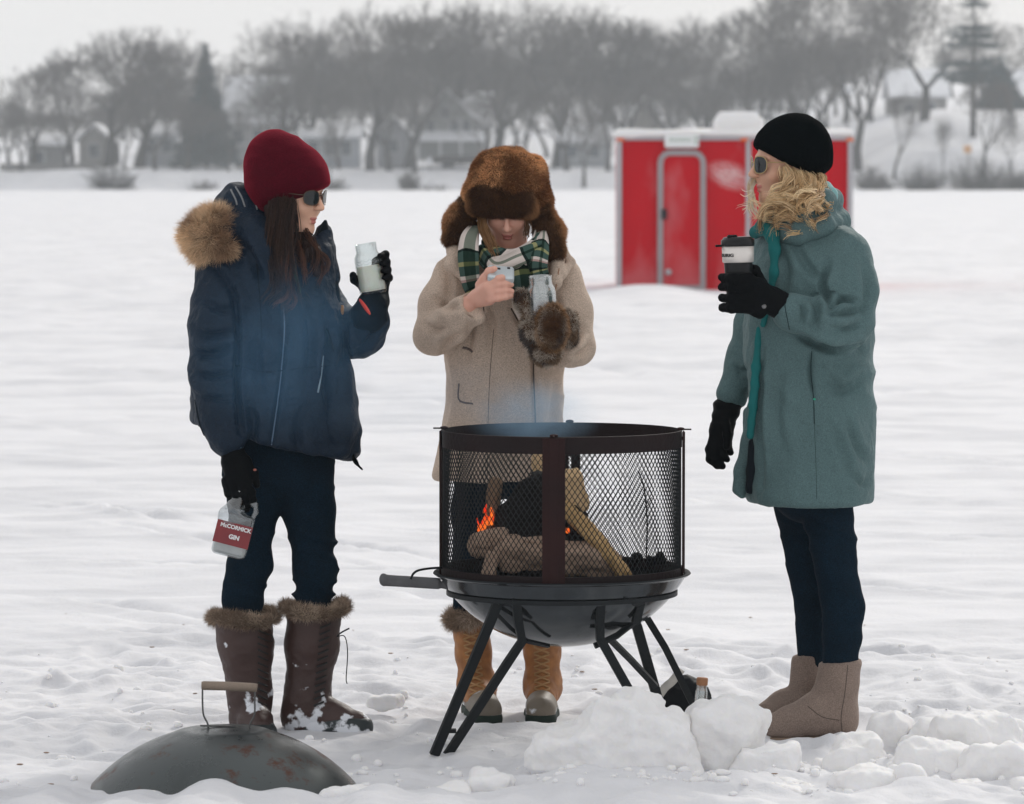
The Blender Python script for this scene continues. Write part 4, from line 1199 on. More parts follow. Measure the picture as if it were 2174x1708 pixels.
# boots with snow stuck to them
def snowy(name, col, zc, zw, th=(.52, .60)):
    m = mat(name, col, .55, .35, 10, .5, 70, bdist=.003); nt = m.node_tree; b = nt.nodes['Principled BSDF']; L = nt.links
    src = b.inputs['Base Color'].links[0].from_socket
    tc = nt.nodes.new('ShaderNodeTexCoord'); no = nt.nodes.new('ShaderNodeTexNoise'); no.inputs['Scale'].default_value = 17; no.inputs['Detail'].default_value = 5
    L.new(tc.outputs['Object'], no.inputs[0])
    sx = nt.nodes.new('ShaderNodeSeparateXYZ'); L.new(tc.outputs['Object'], sx.inputs[0])
    mr = nt.nodes.new('ShaderNodeMapRange'); mr.inputs[1].default_value = zc; mr.inputs[2].default_value = zc - zw; mr.inputs[3].default_value = -.16; mr.inputs[4].default_value = .09
    L.new(sx.outputs[2], mr.inputs[0])
    ad = nt.nodes.new('ShaderNodeMath'); ad.operation = 'ADD'; L.new(no.outputs[0], ad.inputs[0]); L.new(mr.outputs[0], ad.inputs[1])
    r2 = nt.nodes.new('ShaderNodeMapRange'); r2.inputs[1].default_value = th[0]; r2.inputs[2].default_value = th[1]; L.new(ad.outputs[0], r2.inputs[0])
    mx = nt.nodes.new('ShaderNodeMix'); mx.data_type = 'RGBA'; L.new(r2.outputs[0], mx.inputs[0]); L.new(src, mx.inputs[6]); mx.inputs[7].default_value = (.72, .74, .78, 1)
    L.new(mx.outputs[2], b.inputs['Base Color'])
    return m
M_bootL = snowy('brown_boot_leather', (.042, .018, .014), .30, .34, (.575, .625))
M_rub = snowy('dark_rubber', (.016, .024, .026), .16, .15, (.60, .655)); M_laces = mat('dark_laces', (.02, .02, .02), .8)
M_cream = mat('yellowed_sole', (.30, .26, .12), .7, .3, 20)
def tall_boot(x_top, y_top, r_top, x_ank, r_ank, heel, toe, zs, dy, side):
    b = empty('boot', (0, 0, 0), None, None); b.parent = A
    ank = q(x_ank, 1478, dy); top = q(x_top, y_top, dy)
    s = SDF(.03)
    s.chain([top, q((x_top * 2 + x_ank) / 3, 1370, dy), ank], [r_top, r_top * .93, r_ank], .02)
    s.cap(ank, [*q(heel[0], 1525, dy)[:2], zs + .045], r_ank, r_ank * .98)
    t3 = q(toe[0], toe[1], dy + toe[2]); h3 = q(heel[0], 1535, dy)
    s.chain([[*h3[:2], zs + .04], [*(h3 * .45 + t3 * .55)[:2], zs + .045], [*t3[:2], zs + .030]], [.042, .042, .034])
    s.cut([0, 0, zs], [0, 0, -1], .01)
    s.cut(top + [0, 0, .0], [0, 0, 1], .01)
    V, F = s.mesh(.0055, disp=folds(16, .0025, 2, (1, 1, 1.8)))
    o = mk('boot', V, F, M_bootL, A); bpy.data.objects.remove(b)
    bw = bvh_of(V, F)
    s = SDF(.02); s.chain([[*h3[:2], zs + .018], [*(h3 * .45 + t3 * .55)[:2], zs + .02], [*t3[:2], zs + .020]], [.047, .047, .041]); s.cap([*(h3 * .3 + t3 * .7)[:2], zs + .035], [*t3[:2], zs + .024], .042, .037); s.cut([0, 0, zs - .004], [0, 0, -1], .004); s.cut([0, 0, zs + .055], [0, 0, 1], .02)
    V, F = s.mesh(.005); mk('rubber_foot', V, F, M_rub, o)
    s = SDF(.02); s.chain([[*h3[:2], zs], [*(h3 * .45 + t3 * .55)[:2], zs], [*t3[:2], zs]], [.050, .050, .044]); s.cut([0, 0, zs - .012], [0, 0, -1], .003); s.cut([0, 0, zs + .010], [0, 0, 1], .004)
    V, F = s.mesh(.005); mk('sole', V, F, M_cream, o)
    # fur cuff
    a = np.linspace(0, 2 * np.pi, 25); c = top + [0, 0, -.004]
    ring = np.stack([c[0] + (r_top + .004) * np.cos(a), c[1] + (r_top + .004) * np.sin(a), c[2] + .006 * np.sin(2 * a + side)], 1)
    V, F = g_tube(ring, .015 + .004 * np.sin(a * 3 + side), 8, False); F = np.array(F)
    V2, F2, C2 = blades(V, F, 9000, .021, .0011, furcol((.20, .14, .10), (.52, .41, .31), 30, 6), comb=(0, 0, .1), rnd=1.0, lift=.9, clump=.8, seed=9)
    mb = mk('fur_cuff', V, F, mat('cuff_base', (.14, .10, .07), .95), o); mk('fur', V2, F2, M_fur, mb, col=C2, smooth=False)
    return o, bw
bA, bw1 = tall_boot(517, 1308, 62 / S, 531, 44 / S, (530, 0), (556, 1545, -.13), -.012, -.02, 0)
bB, bw2 = tall_boot(667, 1290, 60 / S, 652, 46 / S, (640, 0), (760, 1548, -.07), -.004, .0, 1)
mb = MB()
xs = np.linspace(1325, 1490, 13)
for i, y in enumerate(xs):
    x = 702 - (y - 1320) * .085; p = on(bw2, x, y, .004); p2 = on(bw2, x - 22, y + 9, .004)
    if p is not None and p2 is not None: mb.add(*g_tube([p, (p + p2) / 2 - [0, .004, 0], p2], .0028, 5))
mb.add(*g_tube(catmull([q(716, 1352, -.07), q(722, 1345, -.08), q(738, 1336, -.08), q(742, 1335, -.08)], 10), .0025, 5))
mb.add(*g_tube(catmull([q(716, 1352, -.07), q(732, 1352, -.08), q(738, 1385, -.08), q(735, 1440, -.08), q(737, 1452, -.08)], 16), .0016, 5))
mb.build('laces', M_laces, bB)
mb = MB()
for i, y in enumerate(xs):
    p = on(bw1, 548, y, .004); p2 = on(bw1, 570 - (y - 1320) * .02, y + 9, .004)
    if p is not None and p2 is not None: mb.add(*g_tube([p, (p + p2) / 2 - [0, .004, 0], p2], .0028, 5))
mb.add(*g_tube(catmull([q(570, 1348, -.08), q(578, 1350, -.08), q(577, 1362, -.08), q(570, 1362, -.08)], 10), .0016, 5))
mb.build('laces', M_laces, bA)
# gloves
def glove(parent, palm, fingers, h=.0032, m=None, wrist=None, k=.010, disp=None):
    s = SDF(k)
    for f in palm:
        if len(f) == 3: s.ell(f[0], f[1], f[2])
        else: s.cap(*f)
    for pts, rs in fingers: s.chain(pts, rs, .008)
    V, F = s.mesh(h, .008, disp=disp or folds(40, .0012, 5)); 
    return mk('glove', V, F, m or M_glove, parent)
# jar axis
jb, jt = q(793, 622, -.06), q(776, 520, -.06)
ja = (jt - jb) / np.linalg.norm(jt - jb); jR = axisR(ja)
def jp(t_, ang, r): # t_ metres up the jar, angle, radius
    return jb + ja * t_ + jR @ np.array([math.cos(ang) * r, math.sin(ang) * r, 0])
r = .039
fl = []
for i, tt in enumerate((.098, .076, .054, .034)):
    rr = .0098 - .0006 * i
    fl.append(([jp(tt - .012, R(72), r + .018), jp(tt, R(28), r + .016), jp(tt + .004, R(-8), r + .013), jp(tt + .003, R(-42), r + .010)], [.011, .0105, rr, rr * .85]))
palm = [(jp(.060, R(80), r + .022), jp(.030, R(60), r + .020), .018, .020), (jp(.030, R(60), r + .020), q(806, 640, -.03), .020, .022), (q(806, 640, -.03), q(795, 668, -.045), .028, .031), (q(790, 648, -.055), q(784, 668, -.055), .044, .055)]
fl.append(([q(800, 640, .0), jp(.02, R(120), r + .018), jp(.045, R(160), r + .012), jp(.058, R(176), r + .010)], [.015, .012, .011, .010]))
g1 = glove(A, palm, fl)
V0 = np.array([v.co for v in g1.data.vertices]) + wloc(A)
bg_ = BVHTree.FromPolygons([tuple(v) for v in V0], [tuple(p.vertices) for p in g1.data.polygons])
pts = [on(bg_, 763, 636, .003), on(bg_, 775, 652, .003), on(bg_, 786, 668, .003)]
pts = [p if p is not None else q(775, 652, -.08) for p in pts]
MB().add(*g_tube(catmull(pts, 10), [.003, .0055, .0065, .007, .0072, .0072, .007, .0065, .005, .003], 8, True, .5)).build('red_tab', mat('red_orange_tab', (.75, .06, .03), .5), g1)
# near glove holding the jug by its neck
fl = [([q(478, 1020, -.19), q(485, 1048, -.20), q(497, 1066, -.19), q(505, 1075, -.17)], [.012, .011, .010, .009]),
      ([q(492, 1024, -.20), q(502, 1052, -.21), q(512, 1070, -.20), q(516, 1078, -.18)], [.012, .011, .010, .009]),
      ([q(508, 1026, -.20), q(520, 1052, -.21), q(526, 1072, -.20), q(524, 1082, -.18)], [.012, .011, .010, .009]),
      ([q(522, 1022, -.19), q(535, 1046, -.20), q(538, 1062, -.19), q(532, 1072, -.17)], [.011, .010, .009, .008]),
      ([q(520, 985, -.18), q(540, 1005, -.18), q(545, 1030, -.17)], [.013, .011, .010])]
g2 = glove(A, [(q(488, 935, -.16), q(500, 985, -.17), .036, .034), (q(495, 985, -.175), q(498, 1020, -.185), .034, .024), (q(515, 985, -.175), q(520, 1018, -.185), .028, .022)], fl)
V0 = np.array([v.co for v in g2.data.vertices]) + wloc(A)
bg_ = BVHTree.FromPolygons([tuple(v) for v in V0], [tuple(p.vertices) for p in g2.data.polygons])
for x, y, cc, nm in ((508, 937, (.45, .03, .04), 'red'), (509, 950, (.14, .30, .36), 'teal'), (541, 998, (.45, .14, .10), 'coral')):
    p = on(bg_, x, y, .002)
    if p is None: p = q(x, y, -.21)
    MB().add(*g_sphere(p, [.005, .003, .0035], 8, 6)).build('glove_mark', mat(nm + '_mark', cc, .6), g2)

# jar
def thin_glass(name, tint=(.93, .95, .95), edge=.5, rough=.04, base=.035):
    """thin clear wall: mostly see-through, mirror-like and darker towards its edges"""
    m = bpy.data.materials.new(name); m.use_nodes = True; nt = m.node_tree; nt.nodes.clear(); L = nt.links
    o = nt.nodes.new('ShaderNodeOutputMaterial'); t = nt.nodes.new('ShaderNodeBsdfTransparent'); g = nt.nodes.new('ShaderNodeBsdfGlossy')
    t.inputs[0].default_value = (*tint, 1); g.inputs['Roughness'].default_value = rough; g.inputs[0].default_value = (.85, .87, .87, 1)
    lw = nt.nodes.new('ShaderNodeLayerWeight'); lw.inputs[0].default_value = .25
    mr = nt.nodes.new('ShaderNodeMapRange'); mr.inputs[3].default_value = base; mr.inputs[4].default_value = edge; L.new(lw.outputs['Facing'], mr.inputs[0])
    mx = nt.nodes.new('ShaderNodeMixShader'); L.new(mr.outputs[0], mx.inputs[0]); L.new(t.outputs[0], mx.inputs[1]); L.new(g.outputs[0], mx.inputs[2]); L.new(mx.outputs[0], o.inputs[0])
    return m
M_glassc = thin_glass('clear_glass')
M_milk = mat('cloudy_drink', (.88, .87, .77), .4, .1, 12, sss=.6)
def jar(loc, ax, r, H, lab, fill=None, Rm=None):
    Rm = axisR(ax)
    o = empty('glass_jar', loc, lab, 'jar')
    p = [[0, 0], [r * .86, 0], [r * .97, .006], [r, .014], [r, H * .66], [r * .96, H * .74], [r * .80, H * .82], [r * .76, H * .84], [r * .80, H * .855], [r * .76, H * .87], [r * .80, H * .89], [r * .76, H * .905], [r * .79, H * .925], [r * .77, H * .97], [r * .79, H], [r * .73, H], [r * .72, H * .84], [r * .9, H * .72], [r * .93, H * .64], [r * .93, .012], [0, .008]]
    MB().add(*g_lathe(p, 40, loc, Rm)).build('glass', M_glassc, o)
    if fill:
        p = [[0, .009], [r * .90, .010], [r * .925, .02], [r * .925, H * fill], [0, H * fill]]
        MB().add(*g_lathe(p, 36, loc, Rm)).build('drink', M_milk, o)
    t3 = MB()
    for k_ in range(2): # embossed word band
        a = np.linspace(-.9, .9, 14) - 1.57
        t3.add(*g_tube(np.stack([np.cos(a) * r * 1.004, np.sin(a) * r * 1.004, np.full(14, H * (.60 + .06 * k_)) + .003 * np.sin(a * 12)], 1) @ Rm.T + loc, .0012, 5))
    t3.build('embossing', M_glassc, o)
    return o
jar(jb - ja * .004, ja, .0395, .146, 'mason jar half full of cloudy drink held up in a black glove', .56)
# jug
M_plast = thin_glass('clear_plastic', (.80, .83, .85), .6, .12, .16)
jc = q(497, 1128, -.20); yaw = rot('Y', 14.5)
J = empty('plastic_jug', q(494, 1185, -.20), 'clear plastic jug with a burgundy label hanging from a black-gloved hand', 'jug')
s = SDF(.03); Tj = lambda x, y, z: jc + yaw @ np.array([x, y, z])
s.rbox(Tj(0, 0, -.010), (.049, .036, .062), yaw, .014); s.cap(Tj(-.018, 0, .045), Tj(-.012, 0, .082), .030, .015, .03)
s.chain([Tj(.040, 0, .045), Tj(.046, 0, .066), Tj(.040, 0, .088), Tj(.018, 0, .080)], [.007, .007, .007, .007], .004); s.cap(Tj(-.012, 0, .08), Tj(-.012, 0, .098), .014)
V, F = s.mesh(.0032); mk('bottle', V, F, M_plast, J)
MB().add(*g_lathe([[0, 0], [.0165, 0], [.0165, .016], [.014, .018], [0, .018]], 20, Tj(-.012, 0, .098), yaw)).build('cap', mat('white_cap', (.6, .6, .6), .5), J)
s = SDF(.01); s.rbox(Tj(0, 0, -.048), (.0455, .0325, .020), yaw, .01); V, F = s.mesh(.004); mk('liquid', V, F, mat('clear_spirit', (.55, .55, .53), .2, .3, 20), J)
lab = MB(); a = np.linspace(-1, 1, 13)
lv = np.array([[x * .0505, -.0375 - .0006 * math.cos(x * 1.5), z] for z in (-.038, .026) for x in a])
lab.add(lv @ yaw.T + jc, [[i, i + 1, i + 14, i + 13] for i in range(12)], mi=0)
lb_ = lab.build('label', mat('burgundy_label', (.16, .022, .032), .5, .2, 20, col2=(.30, .035, .035)), J)
def text(s_, size, loc, Rm, m, parent, name='lettering', bold=0.0, ext=.0004, wrap=None, ax=1.0):
    cu = bpy.data.curves.new('t', 'FONT'); cu.body = s_; cu.size = size; cu.align_x = 'CENTER'; cu.align_y = 'CENTER'; cu.extrude = ext; cu.offset = bold
    ob = bpy.data.objects.new('t', cu); scene.collection.objects.link(ob)
    dg = bpy.context.evaluated_depsgraph_get(); me = bpy.data.meshes.new_from_object(ob.evaluated_get(dg))
    V = np.array([v.co for v in me.vertices]); F = [list(p.vertices) for p in me.polygons]
    bpy.data.objects.remove(ob); bpy.data.curves.remove(cu); bpy.data.meshes.remove(me)
    V = V * [ax, 1, 1]
    if wrap:   # wrap = (radius, angle offset)
        a = V[:, 0] / wrap[0] + wrap[1]; rr = wrap[0] + V[:, 2]
        V = np.stack([rr * np.sin(a), -rr * np.cos(a), V[:, 1]], 1)
    else: V = np.stack([V[:, 0], -V[:, 2], V[:, 1]], 1)
    return mk(name, V @ np.asarray(Rm).T + np.asarray(loc), F, m, parent, smooth=False)
M_white = mat('white_print', (.80, .78, .78), .6)
text('McCORMICK', .0155, Tj(.004, -.0392, .0135), yaw, M_white, lb_, bold=.0006, ax=.98)
text('GIN', .017, Tj(.006, -.0392, -.014), yaw, M_white, lb_, bold=.0008)
# ================================================================ middle woman: fur hat, beige coat, phone
D = 12.15; S = FPX / D
B = person(q(1080, 1520, 0), 'person in beige coat and brown fur hat, head bowed over a phone behind the fire')
B.location.z = 0
M_wool = mat('beige_wool', (.54, .425, .34), .95, .14, 9, .6, 240, grain=.28, sheen=.25, sheen_col=(.8, .7, .6), spec=.08, bdist=.003)
M_woold = mat('wool_inside', (.10, .075, .06), .95, .2, 20, spec=.08)
hc = q(1078, 430, -.005); hR = facing(-92, 30, 0)
s = SDF(.02); T = head_sdf(s, hc, hR)
s.cap(T(-.03, 0, -.05), q(1083, 570, .03), .05, .055, .02)
s.loft([(q(0, 560)[2], *q(1080, 560, .03)[:2], .12, .06), (q(0, 600)[2], *q(1080, 600, .03)[:2], .17, .085), (q(0, 760)[2], *q(1070, 760, .03)[:2], .13, .09), (q(0, 950)[2], *q(1068, 950, .03)[:2], .15, .10)], .03)
s.chain([q(968, 600, .02), q(920, 712, -.05), q(990, 652, -.22), q(1012, 632, -.245)], [.042, .036, .024, .022])
s.chain([q(1195, 600, .02), q(1222, 735, -.05), q(1170, 735, -.22)], [.042, .036, .026])
s.chain([q(1030, 980, .02), q(1006, 1080, .01), q(1000, 1200, .0), q(1008, 1450, .0)], [.06, .04, .032, .025]); s.chain([q(1115, 980, .02), q(1138, 1080, .01), q(1150, 1200, .0), q(1152, 1450, 0)], [.06, .04, .032, .025])
# bare hand holding the phone, seen from its back
hd = [((q(1012, 632, -.245), q(1036, 612, -.275), .021, .021), .012), ((q(1022, 632, -.25), q(1044, 626, -.275), .020, .019), .012), ((q(1020, 640, -.25), q(1040, 638, -.27), .016, .015), .012)]
for (c_, k_) in hd: s.cap(*c_, k=k_)
for i, (y0, y1, y2, y3, x3) in enumerate(((603, 592, 590, 590, 1068), (614, 605, 604, 605, 1086), (626, 620, 618, 619, 1087), (637, 634, 631, 629, 1085))):
    s.chain([q(1040, y0, -.282), q(1058, y1, -.292), q(1074 - (8 if i == 0 else 0), y2, -.292), q(x3, y3, -.282)], [.0105, .0095, .0088, .0078], .006)
s.chain([q(1018, 605, -.25), q(1028, 590, -.262), q(1038, 576, -.275), q(1050, 571, -.285)], [.013, .011, .010, .009], .008)
body_mesh(B, s, hc, hR, M_skin2, .0032)
# phone
M_silver = mat('silver_phone', (.60, .66, .68), .3, metal=.3)
pc = q(1063, 583, -.262); pR = rot('Z', 3) @ rot('Y', 5) @ rot('X', -62)
PH = empty('phone', pc, 'small silver phone held in the bare hand of the person in the fur hat', 'phone')
MB().add(*g_box(pc, [.038, .011, .034], pR, .005)).build('case', M_silver, PH, smooth=False)
MB().add(*g_box(pc + pR @ np.array([0, .0115, 0]), [.033, .001, .030], pR)).build('screen', mat('dark_screen', (.01, .012, .015), .1), PH, smooth=False)
MB().add(*g_box(pc + pR @ np.array([-.014, -.0115, .012]), [.012, .001, .004], pR)).add(*g_box(pc + pR @ np.array([.022, -.0115, .020]), [.004, .001, .004], pR)).build('port', mat('black_port', (.01, .01, .01), .5), PH, smooth=False)
# coat
s = SDF(.03)
rows = [(530, 990, 1160, .09, .04), (552, 955, 1200, .11, .03), (600, 938, 1220, .125, .02), (690, 943, 1212, .125, .02), (780, 945, 1193, .125, .02), (860, 940, 1192, .14, .02), (940, 932, 1197, .155, .02), (1018, 918, 1208, .165, .02)]
s.loft([(q(0, y)[2], q((a + b) / 2, y)[0], D + cy, (b - a) / 2 / S, d) for y, a, b, d, cy in rows], n=2.4, r=.012)
s.chain([q(972, 580, .01), q(935, 650, -.02), q(921, 712, -.06)], [44 / S, 42 / S, 41 / S], .03)
s.chain([q(921, 712, -.06), q(962, 688, -.15), q(1000, 655, -.225)], [41 / S, 36 / S, 32 / S], .02)
s.cut(q(1004, 650, -.235), q(1012, 640, -.255) - q(985, 665, -.20), .004)
s.chain([q(1192, 590, .01), q(1212, 660, -.02), q(1222, 735, -.06)], [42 / S, 40 / S, 38 / S], .03)
s.chain([q(1222, 740, -.06), q(1185, 748, -.17)], [40 / S, 30 / S], .02)
# lapel fold ridge and turned collar
crB = crease([([(905, 690), (930, 700), (950, 690)], 8, .010), ([(930, 640), (955, 655), (985, 650)], 8, .009), ([(940, 745), (955, 720), (990, 700)], 8, .010), ([(945, 760), (950, 830), (942, 900)], 9, .009), ([(985, 600), (1000, 680), (990, 760)], 10, .008), ([(1230, 700), (1215, 730), (1195, 745)], 8, .012), ([(1245, 735), (1225, 750), (1200, 752)], 7, .009), ([(1180, 640), (1195, 700), (1190, 760)], 9, .012), ([(1085, 655), (1105, 690), (1130, 725), (1134, 820), (1137, 1010)], 6, .010), ([(1050, 770), (1062, 860), (1055, 1000)], 14, .006), ([(1180, 800), (1172, 880), (1180, 960)], 10, .007), ([(940, 545), (955, 600), (948, 650)], 9, .008), ([(1020, 640), (1045, 690), (1040, 740)], 9, .008)], S, D + .05)
V, F = s.mesh(.0055, disp=lambda V, N: crB(V, N) + .0045 * (1 - np.abs(fbm(V * [5, 5, 5], 2, 14)) * 2) + .004 * (1 - np.abs(vn(V * [9, 9, 13] + V[:, :1] * [0, 0, 9], 15)) * 2.5) * np.exp(-((np.abs(V[:, 0] - q(1070, 0)[0]) - .17) / .06) ** 2))
_ = 0
coatB = mk('coat', V, F, M_wool, B); bv = bvh_of(V, F)
def slab(name, pts, th, par, m, dep=-.0, bvh=None, off=.004, lift=None):
    """a cloth piece laid over a surface: outline in picture units, real thickness"""
    pts = np.array(pts, float); n = len(pts)
    c = pts.mean(0); rings = []
    for f in (1, .8, .5, .2):
        rings.append(c + (pts - c) * f)
    al = np.vstack(rings + [c[None]]); W = []
    for i, (x, y) in enumerate(al):
        p = on(bvh, x, y, off) if bvh is not None else None
        if p is None: p = q(x, y, dep)
        W.append(p)
    W = np.array(W)
    if bvh is not None:   # keep edges from falling behind the body
        for it in range(4):
            m_ = W[:, 1] > np.median(W[:, 1]) + .07; W[m_, 1] = np.median(W[:, 1]) + .05
    Bk = W + np.array([0, th, 0]); Fr = W - np.array([0, th, 0]); k = len(W)
    FF = []
    for r_ in range(3):
        for i in range(n):
            a, b = r_ * n + i, r_ * n + (i + 1) % n
            FF.append([a, b, b + n, a + n]); FF.append([k + a, k + a + n, k + b + n, k + b])
    for i in range(n):
        FF.append([3 * n + i, 3 * n + (i + 1) % n, 4 * n]); FF.append([k + 3 * n + i, k + 4 * n, k + 3 * n + (i + 1) % n])
        FF.append([i, k + i, k + (i + 1) % n, (i + 1) % n])
    return mk(name, np.vstack([Fr, Bk]), FF, m, par)
s = SDF(.012)
s.chain([q(992, 505, .03), q(965, 530, -.04), q(960, 565, -.095), q(985, 590, -.115)], [.014, .022, .020, .010], .015)
s.chain([q(975, 545, -.07), q(1000, 600, -.12), q(1035, 650, -.13)], [.016, .018, .008], .015)
V, F = s.mesh(.004, disp=folds(14, .002, 4)); mk('collar', V, F, M_wool, coatB)
s = SDF(.012)
s.chain([q(1150, 500, .04), q(1185, 530, -.02), q(1212, 556, -.03), q(1195, 585, -.09)], [.014, .022, .010, .012], .015)
s.chain([q(1185, 545, -.06), q(1178, 600, -.11), q(1150, 650, -.13)], [.020, .018, .010], .015)
V, F = s.mesh(.004, disp=folds(14, .002, 5)); mk('collar', V, F, M_wool, coatB)
for pts_, r_ in (([(1085, 655), (1105, 690), (1130, 725), (1133, 800), (1136, 870), (1138, 940), (1138, 1010)], .0022), ([(1048, 700), (1040, 800), (1036, 900), (1034, 1010)], .0010)):
    MB().add(*seam(bv, pts_, r_, 40, 0)).build('seam', M_woold, coatB)
mb = MB().add(*seam(bv, [(982, 738), (996, 742), (1003, 748)], .0035, 8, .001)).add(*seam(bv, [(974, 815), (975, 850), (1004, 858)], .0028, 12, 0)); mb.build('pocket_edge', mat('pocket_edging', (.14, .11, .10), .9), coatB)
# open cuff
c_ = q(1004, 651, -.234); cr = axisR(q(1012, 640, -.255) - q(985, 665, -.20))
MB().add(*g_lathe([[.026, -.03], [.038, .000], [.043, .004], [.0445, -.004], [.042, -.03]], 30, c_, cr)).build('cuff', M_wool, coatB)
MB().add(*g_lathe([[0, -.006], [.030, -.006], [.036, .001]], 30, c_, cr)).build('cuff_lining', M_woold, coatB)
# scarf: two tails and a wrap
def plaid(name):
    m = bpy.data.materials.new(name); m.use_nodes = True; nt = m.node_tree; b = nt.nodes['Principled BSDF']; L = nt.links
    b.inputs['Roughness'].default_value = .95; b.inputs['Specular IOR Level'].default_value = .08
    uv = nt.nodes.new('ShaderNodeUVMap'); sx = nt.nodes.new('ShaderNodeSeparateXYZ'); L.new(uv.outputs[0], sx.inputs[0])
    def ramp(src, stops):
        fr = nt.nodes.new('ShaderNodeMath'); fr.operation = 'FRACT'; L.new(src, fr.inputs[0])
        r = nt.nodes.new('ShaderNodeValToRGB'); r.color_ramp.interpolation = 'CONSTANT'; el = r.color_ramp.elements
        el[0].position = stops[0][0]; el[0].color = (*stops[0][1], 1); el[1].position = stops[1][0]; el[1].color = (*stops[1][1], 1)
        for p_, c in stops[2:]: e = el.new(p_); e.color = (*c, 1)
        L.new(fr.outputs[0], r.inputs[0]); return r.outputs[0]
    cream, green, yel, dk, pink = (.66, .58, .53), (.055, .10, .085), (.32, .31, .15), (.014, .028, .024), (.45, .30, .27)
    a = ramp(sx.outputs[0], [(0, cream), (.30, dk), (.33, green), (.43, yel), (.47, green), (.56, cream), (.60, pink), (.63, green), (.74, dk), (.78, yel), (.81, green), (.88, dk), (.92, cream)])
    c = ramp(sx.outputs[1], [(0, (1, 1, 1)), (.30, (.16, .25, .20)), (.42, (1, 1, 1)), (.70, (.15, .24, .19)), (.84, (1, 1, 1))])
    mx = nt.nodes.new('ShaderNodeMix'); mx.data_type = 'RGBA'; mx.blend_type = 'MULTIPLY'; mx.inputs[0].default_value = .85; L.new(a, mx.inputs[6]); L.new(c, mx.inputs[7]); L.new(mx.outputs[2], b.inputs['Base Color'])
    tc = nt.nodes.new('ShaderNodeTexCoord'); n2 = nt.nodes.new('ShaderNodeTexNoise'); n2.inputs['Scale'].default_value = 220; L.new(tc.outputs['Object'], n2.inputs[0])
    bp = nt.nodes.new('ShaderNodeBump'); bp.inputs['Strength'].default_value = .5; bp.inputs['Distance'].default_value = .003; L.new(n2.outputs[0], bp.inputs['Height']); L.new(bp.outputs[0], b.inputs['Normal'])
    return m
M_plaid = plaid('plaid_wool')
def band(path, w, t, u0=0, ur=1.5, v0=0, vr=1.0, n=40, m=18, tw=None, ruf=.006):
    """thick soft band with UVs: u along, v across"""
    p = catmull(path, n); T_, N, Bn = frames(p)
    V = []; UV = []
    for i in range(n):
        f = i / (n - 1)
        side = np.cross(T_[i], np.array([0, -1.0, 0])); side /= np.linalg.norm(side) + 1e-9; nn = np.cross(side, T_[i])
        wi = np.interp(f, np.linspace(0, 1, len(w)), w) if hasattr(w, '__len__') else w
        for j in range(m):
            a = 2 * math.pi * j / m
            cx, cy = math.cos(a), math.sin(a)
            x = math.copysign(abs(cx) ** .8, cx) * wi / 2; y = cy * t * (1 + .5 * math.cos(3 * a + f * 5))
            V.append(p[i] + side * x + nn * y + np.array([0, ruf * math.sin(x * 160 + f * 7), 0])); UV.append([u0 + ur * f, v0 + vr * (x / wi + .5)])
    F = [[i * m + j, i * m + (j + 1) % m, (i + 1) * m + (j + 1) % m, (i + 1) * m + j] for i in range(n - 1) for j in range(m)]
    F += [list(range(m))[::-1], [(n - 1) * m + j for j in range(m)]]
    return np.array(V), F, np.array(UV)
mb = MB()
for args in [([q(1012, 478, -.02), q(998, 505, -.10), q(994, 545, -.145), q(1000, 600, -.150), q(1010, 622, -.15)], [.03, .055, .062, .055, .05], .012, .82, 1.1, .66, .25),
             ([q(1030, 522, -.06), q(1060, 545, -.13), q(1095, 550, -.15), q(1135, 528, -.12), q(1160, 500, -.04)], [.04, .055, .06, .055, .05], .018, .62, .9, .0, .8),
             ([q(1020, 535, -.09), q(1055, 565, -.16), q(1100, 550, -.17), q(1150, 528, -.14)], [.05, .06, .06, .05], .016, .72, .8, .05, .9),
             ([q(1150, 490, -.05), q(1145, 530, -.14), q(1140, 570, -.165), q(1152, 605, -.17), q(1160, 640, -.17)], [.04, .058, .062, .058, .05], .012, .08, 1.3, .05, .9),
             ([q(1095, 540, -.15), q(1105, 590, -.17), q(1112, 650, -.165), q(1122, 690, -.16)], [.05, .065, .065, .03], .012, .66, .5, .32, .2)]:
    V, F, U = band(*args); mb.add(V, F, uv=U)
mb.build('scarf', M_plaid, B)
# hair strands beside the face
mb = MB()
locks(mb, [[q(1030, 448, -.05), q(1034, 480, -.085), q(1050, 520, -.12), q(1066, 560, -.175)], [q(1016, 448, -.05), q(1020, 490, -.08), q(1036, 525, -.12), q(1055, 565, -.175)]], 150, .006, .0018, .004, 6, .8, ((.26, .13, .05), (.20, .10, .045), (.34, .19, .09)), 21)
locks(mb, [[q(1112, 450, -.06), q(1118, 480, -.07), q(1112, 515, -.09)], [q(1122, 450, -.05), q(1124, 480, -.06), q(1120, 510, -.08)]], 50, .005, .0017, .004, 6, .8, ((.16, .08, .04), (.12, .06, .03)), 22)
mb.build('hair', mat('golden_brown_hair', (1, 1, 1), .5, attr=True, spec=.25), B)
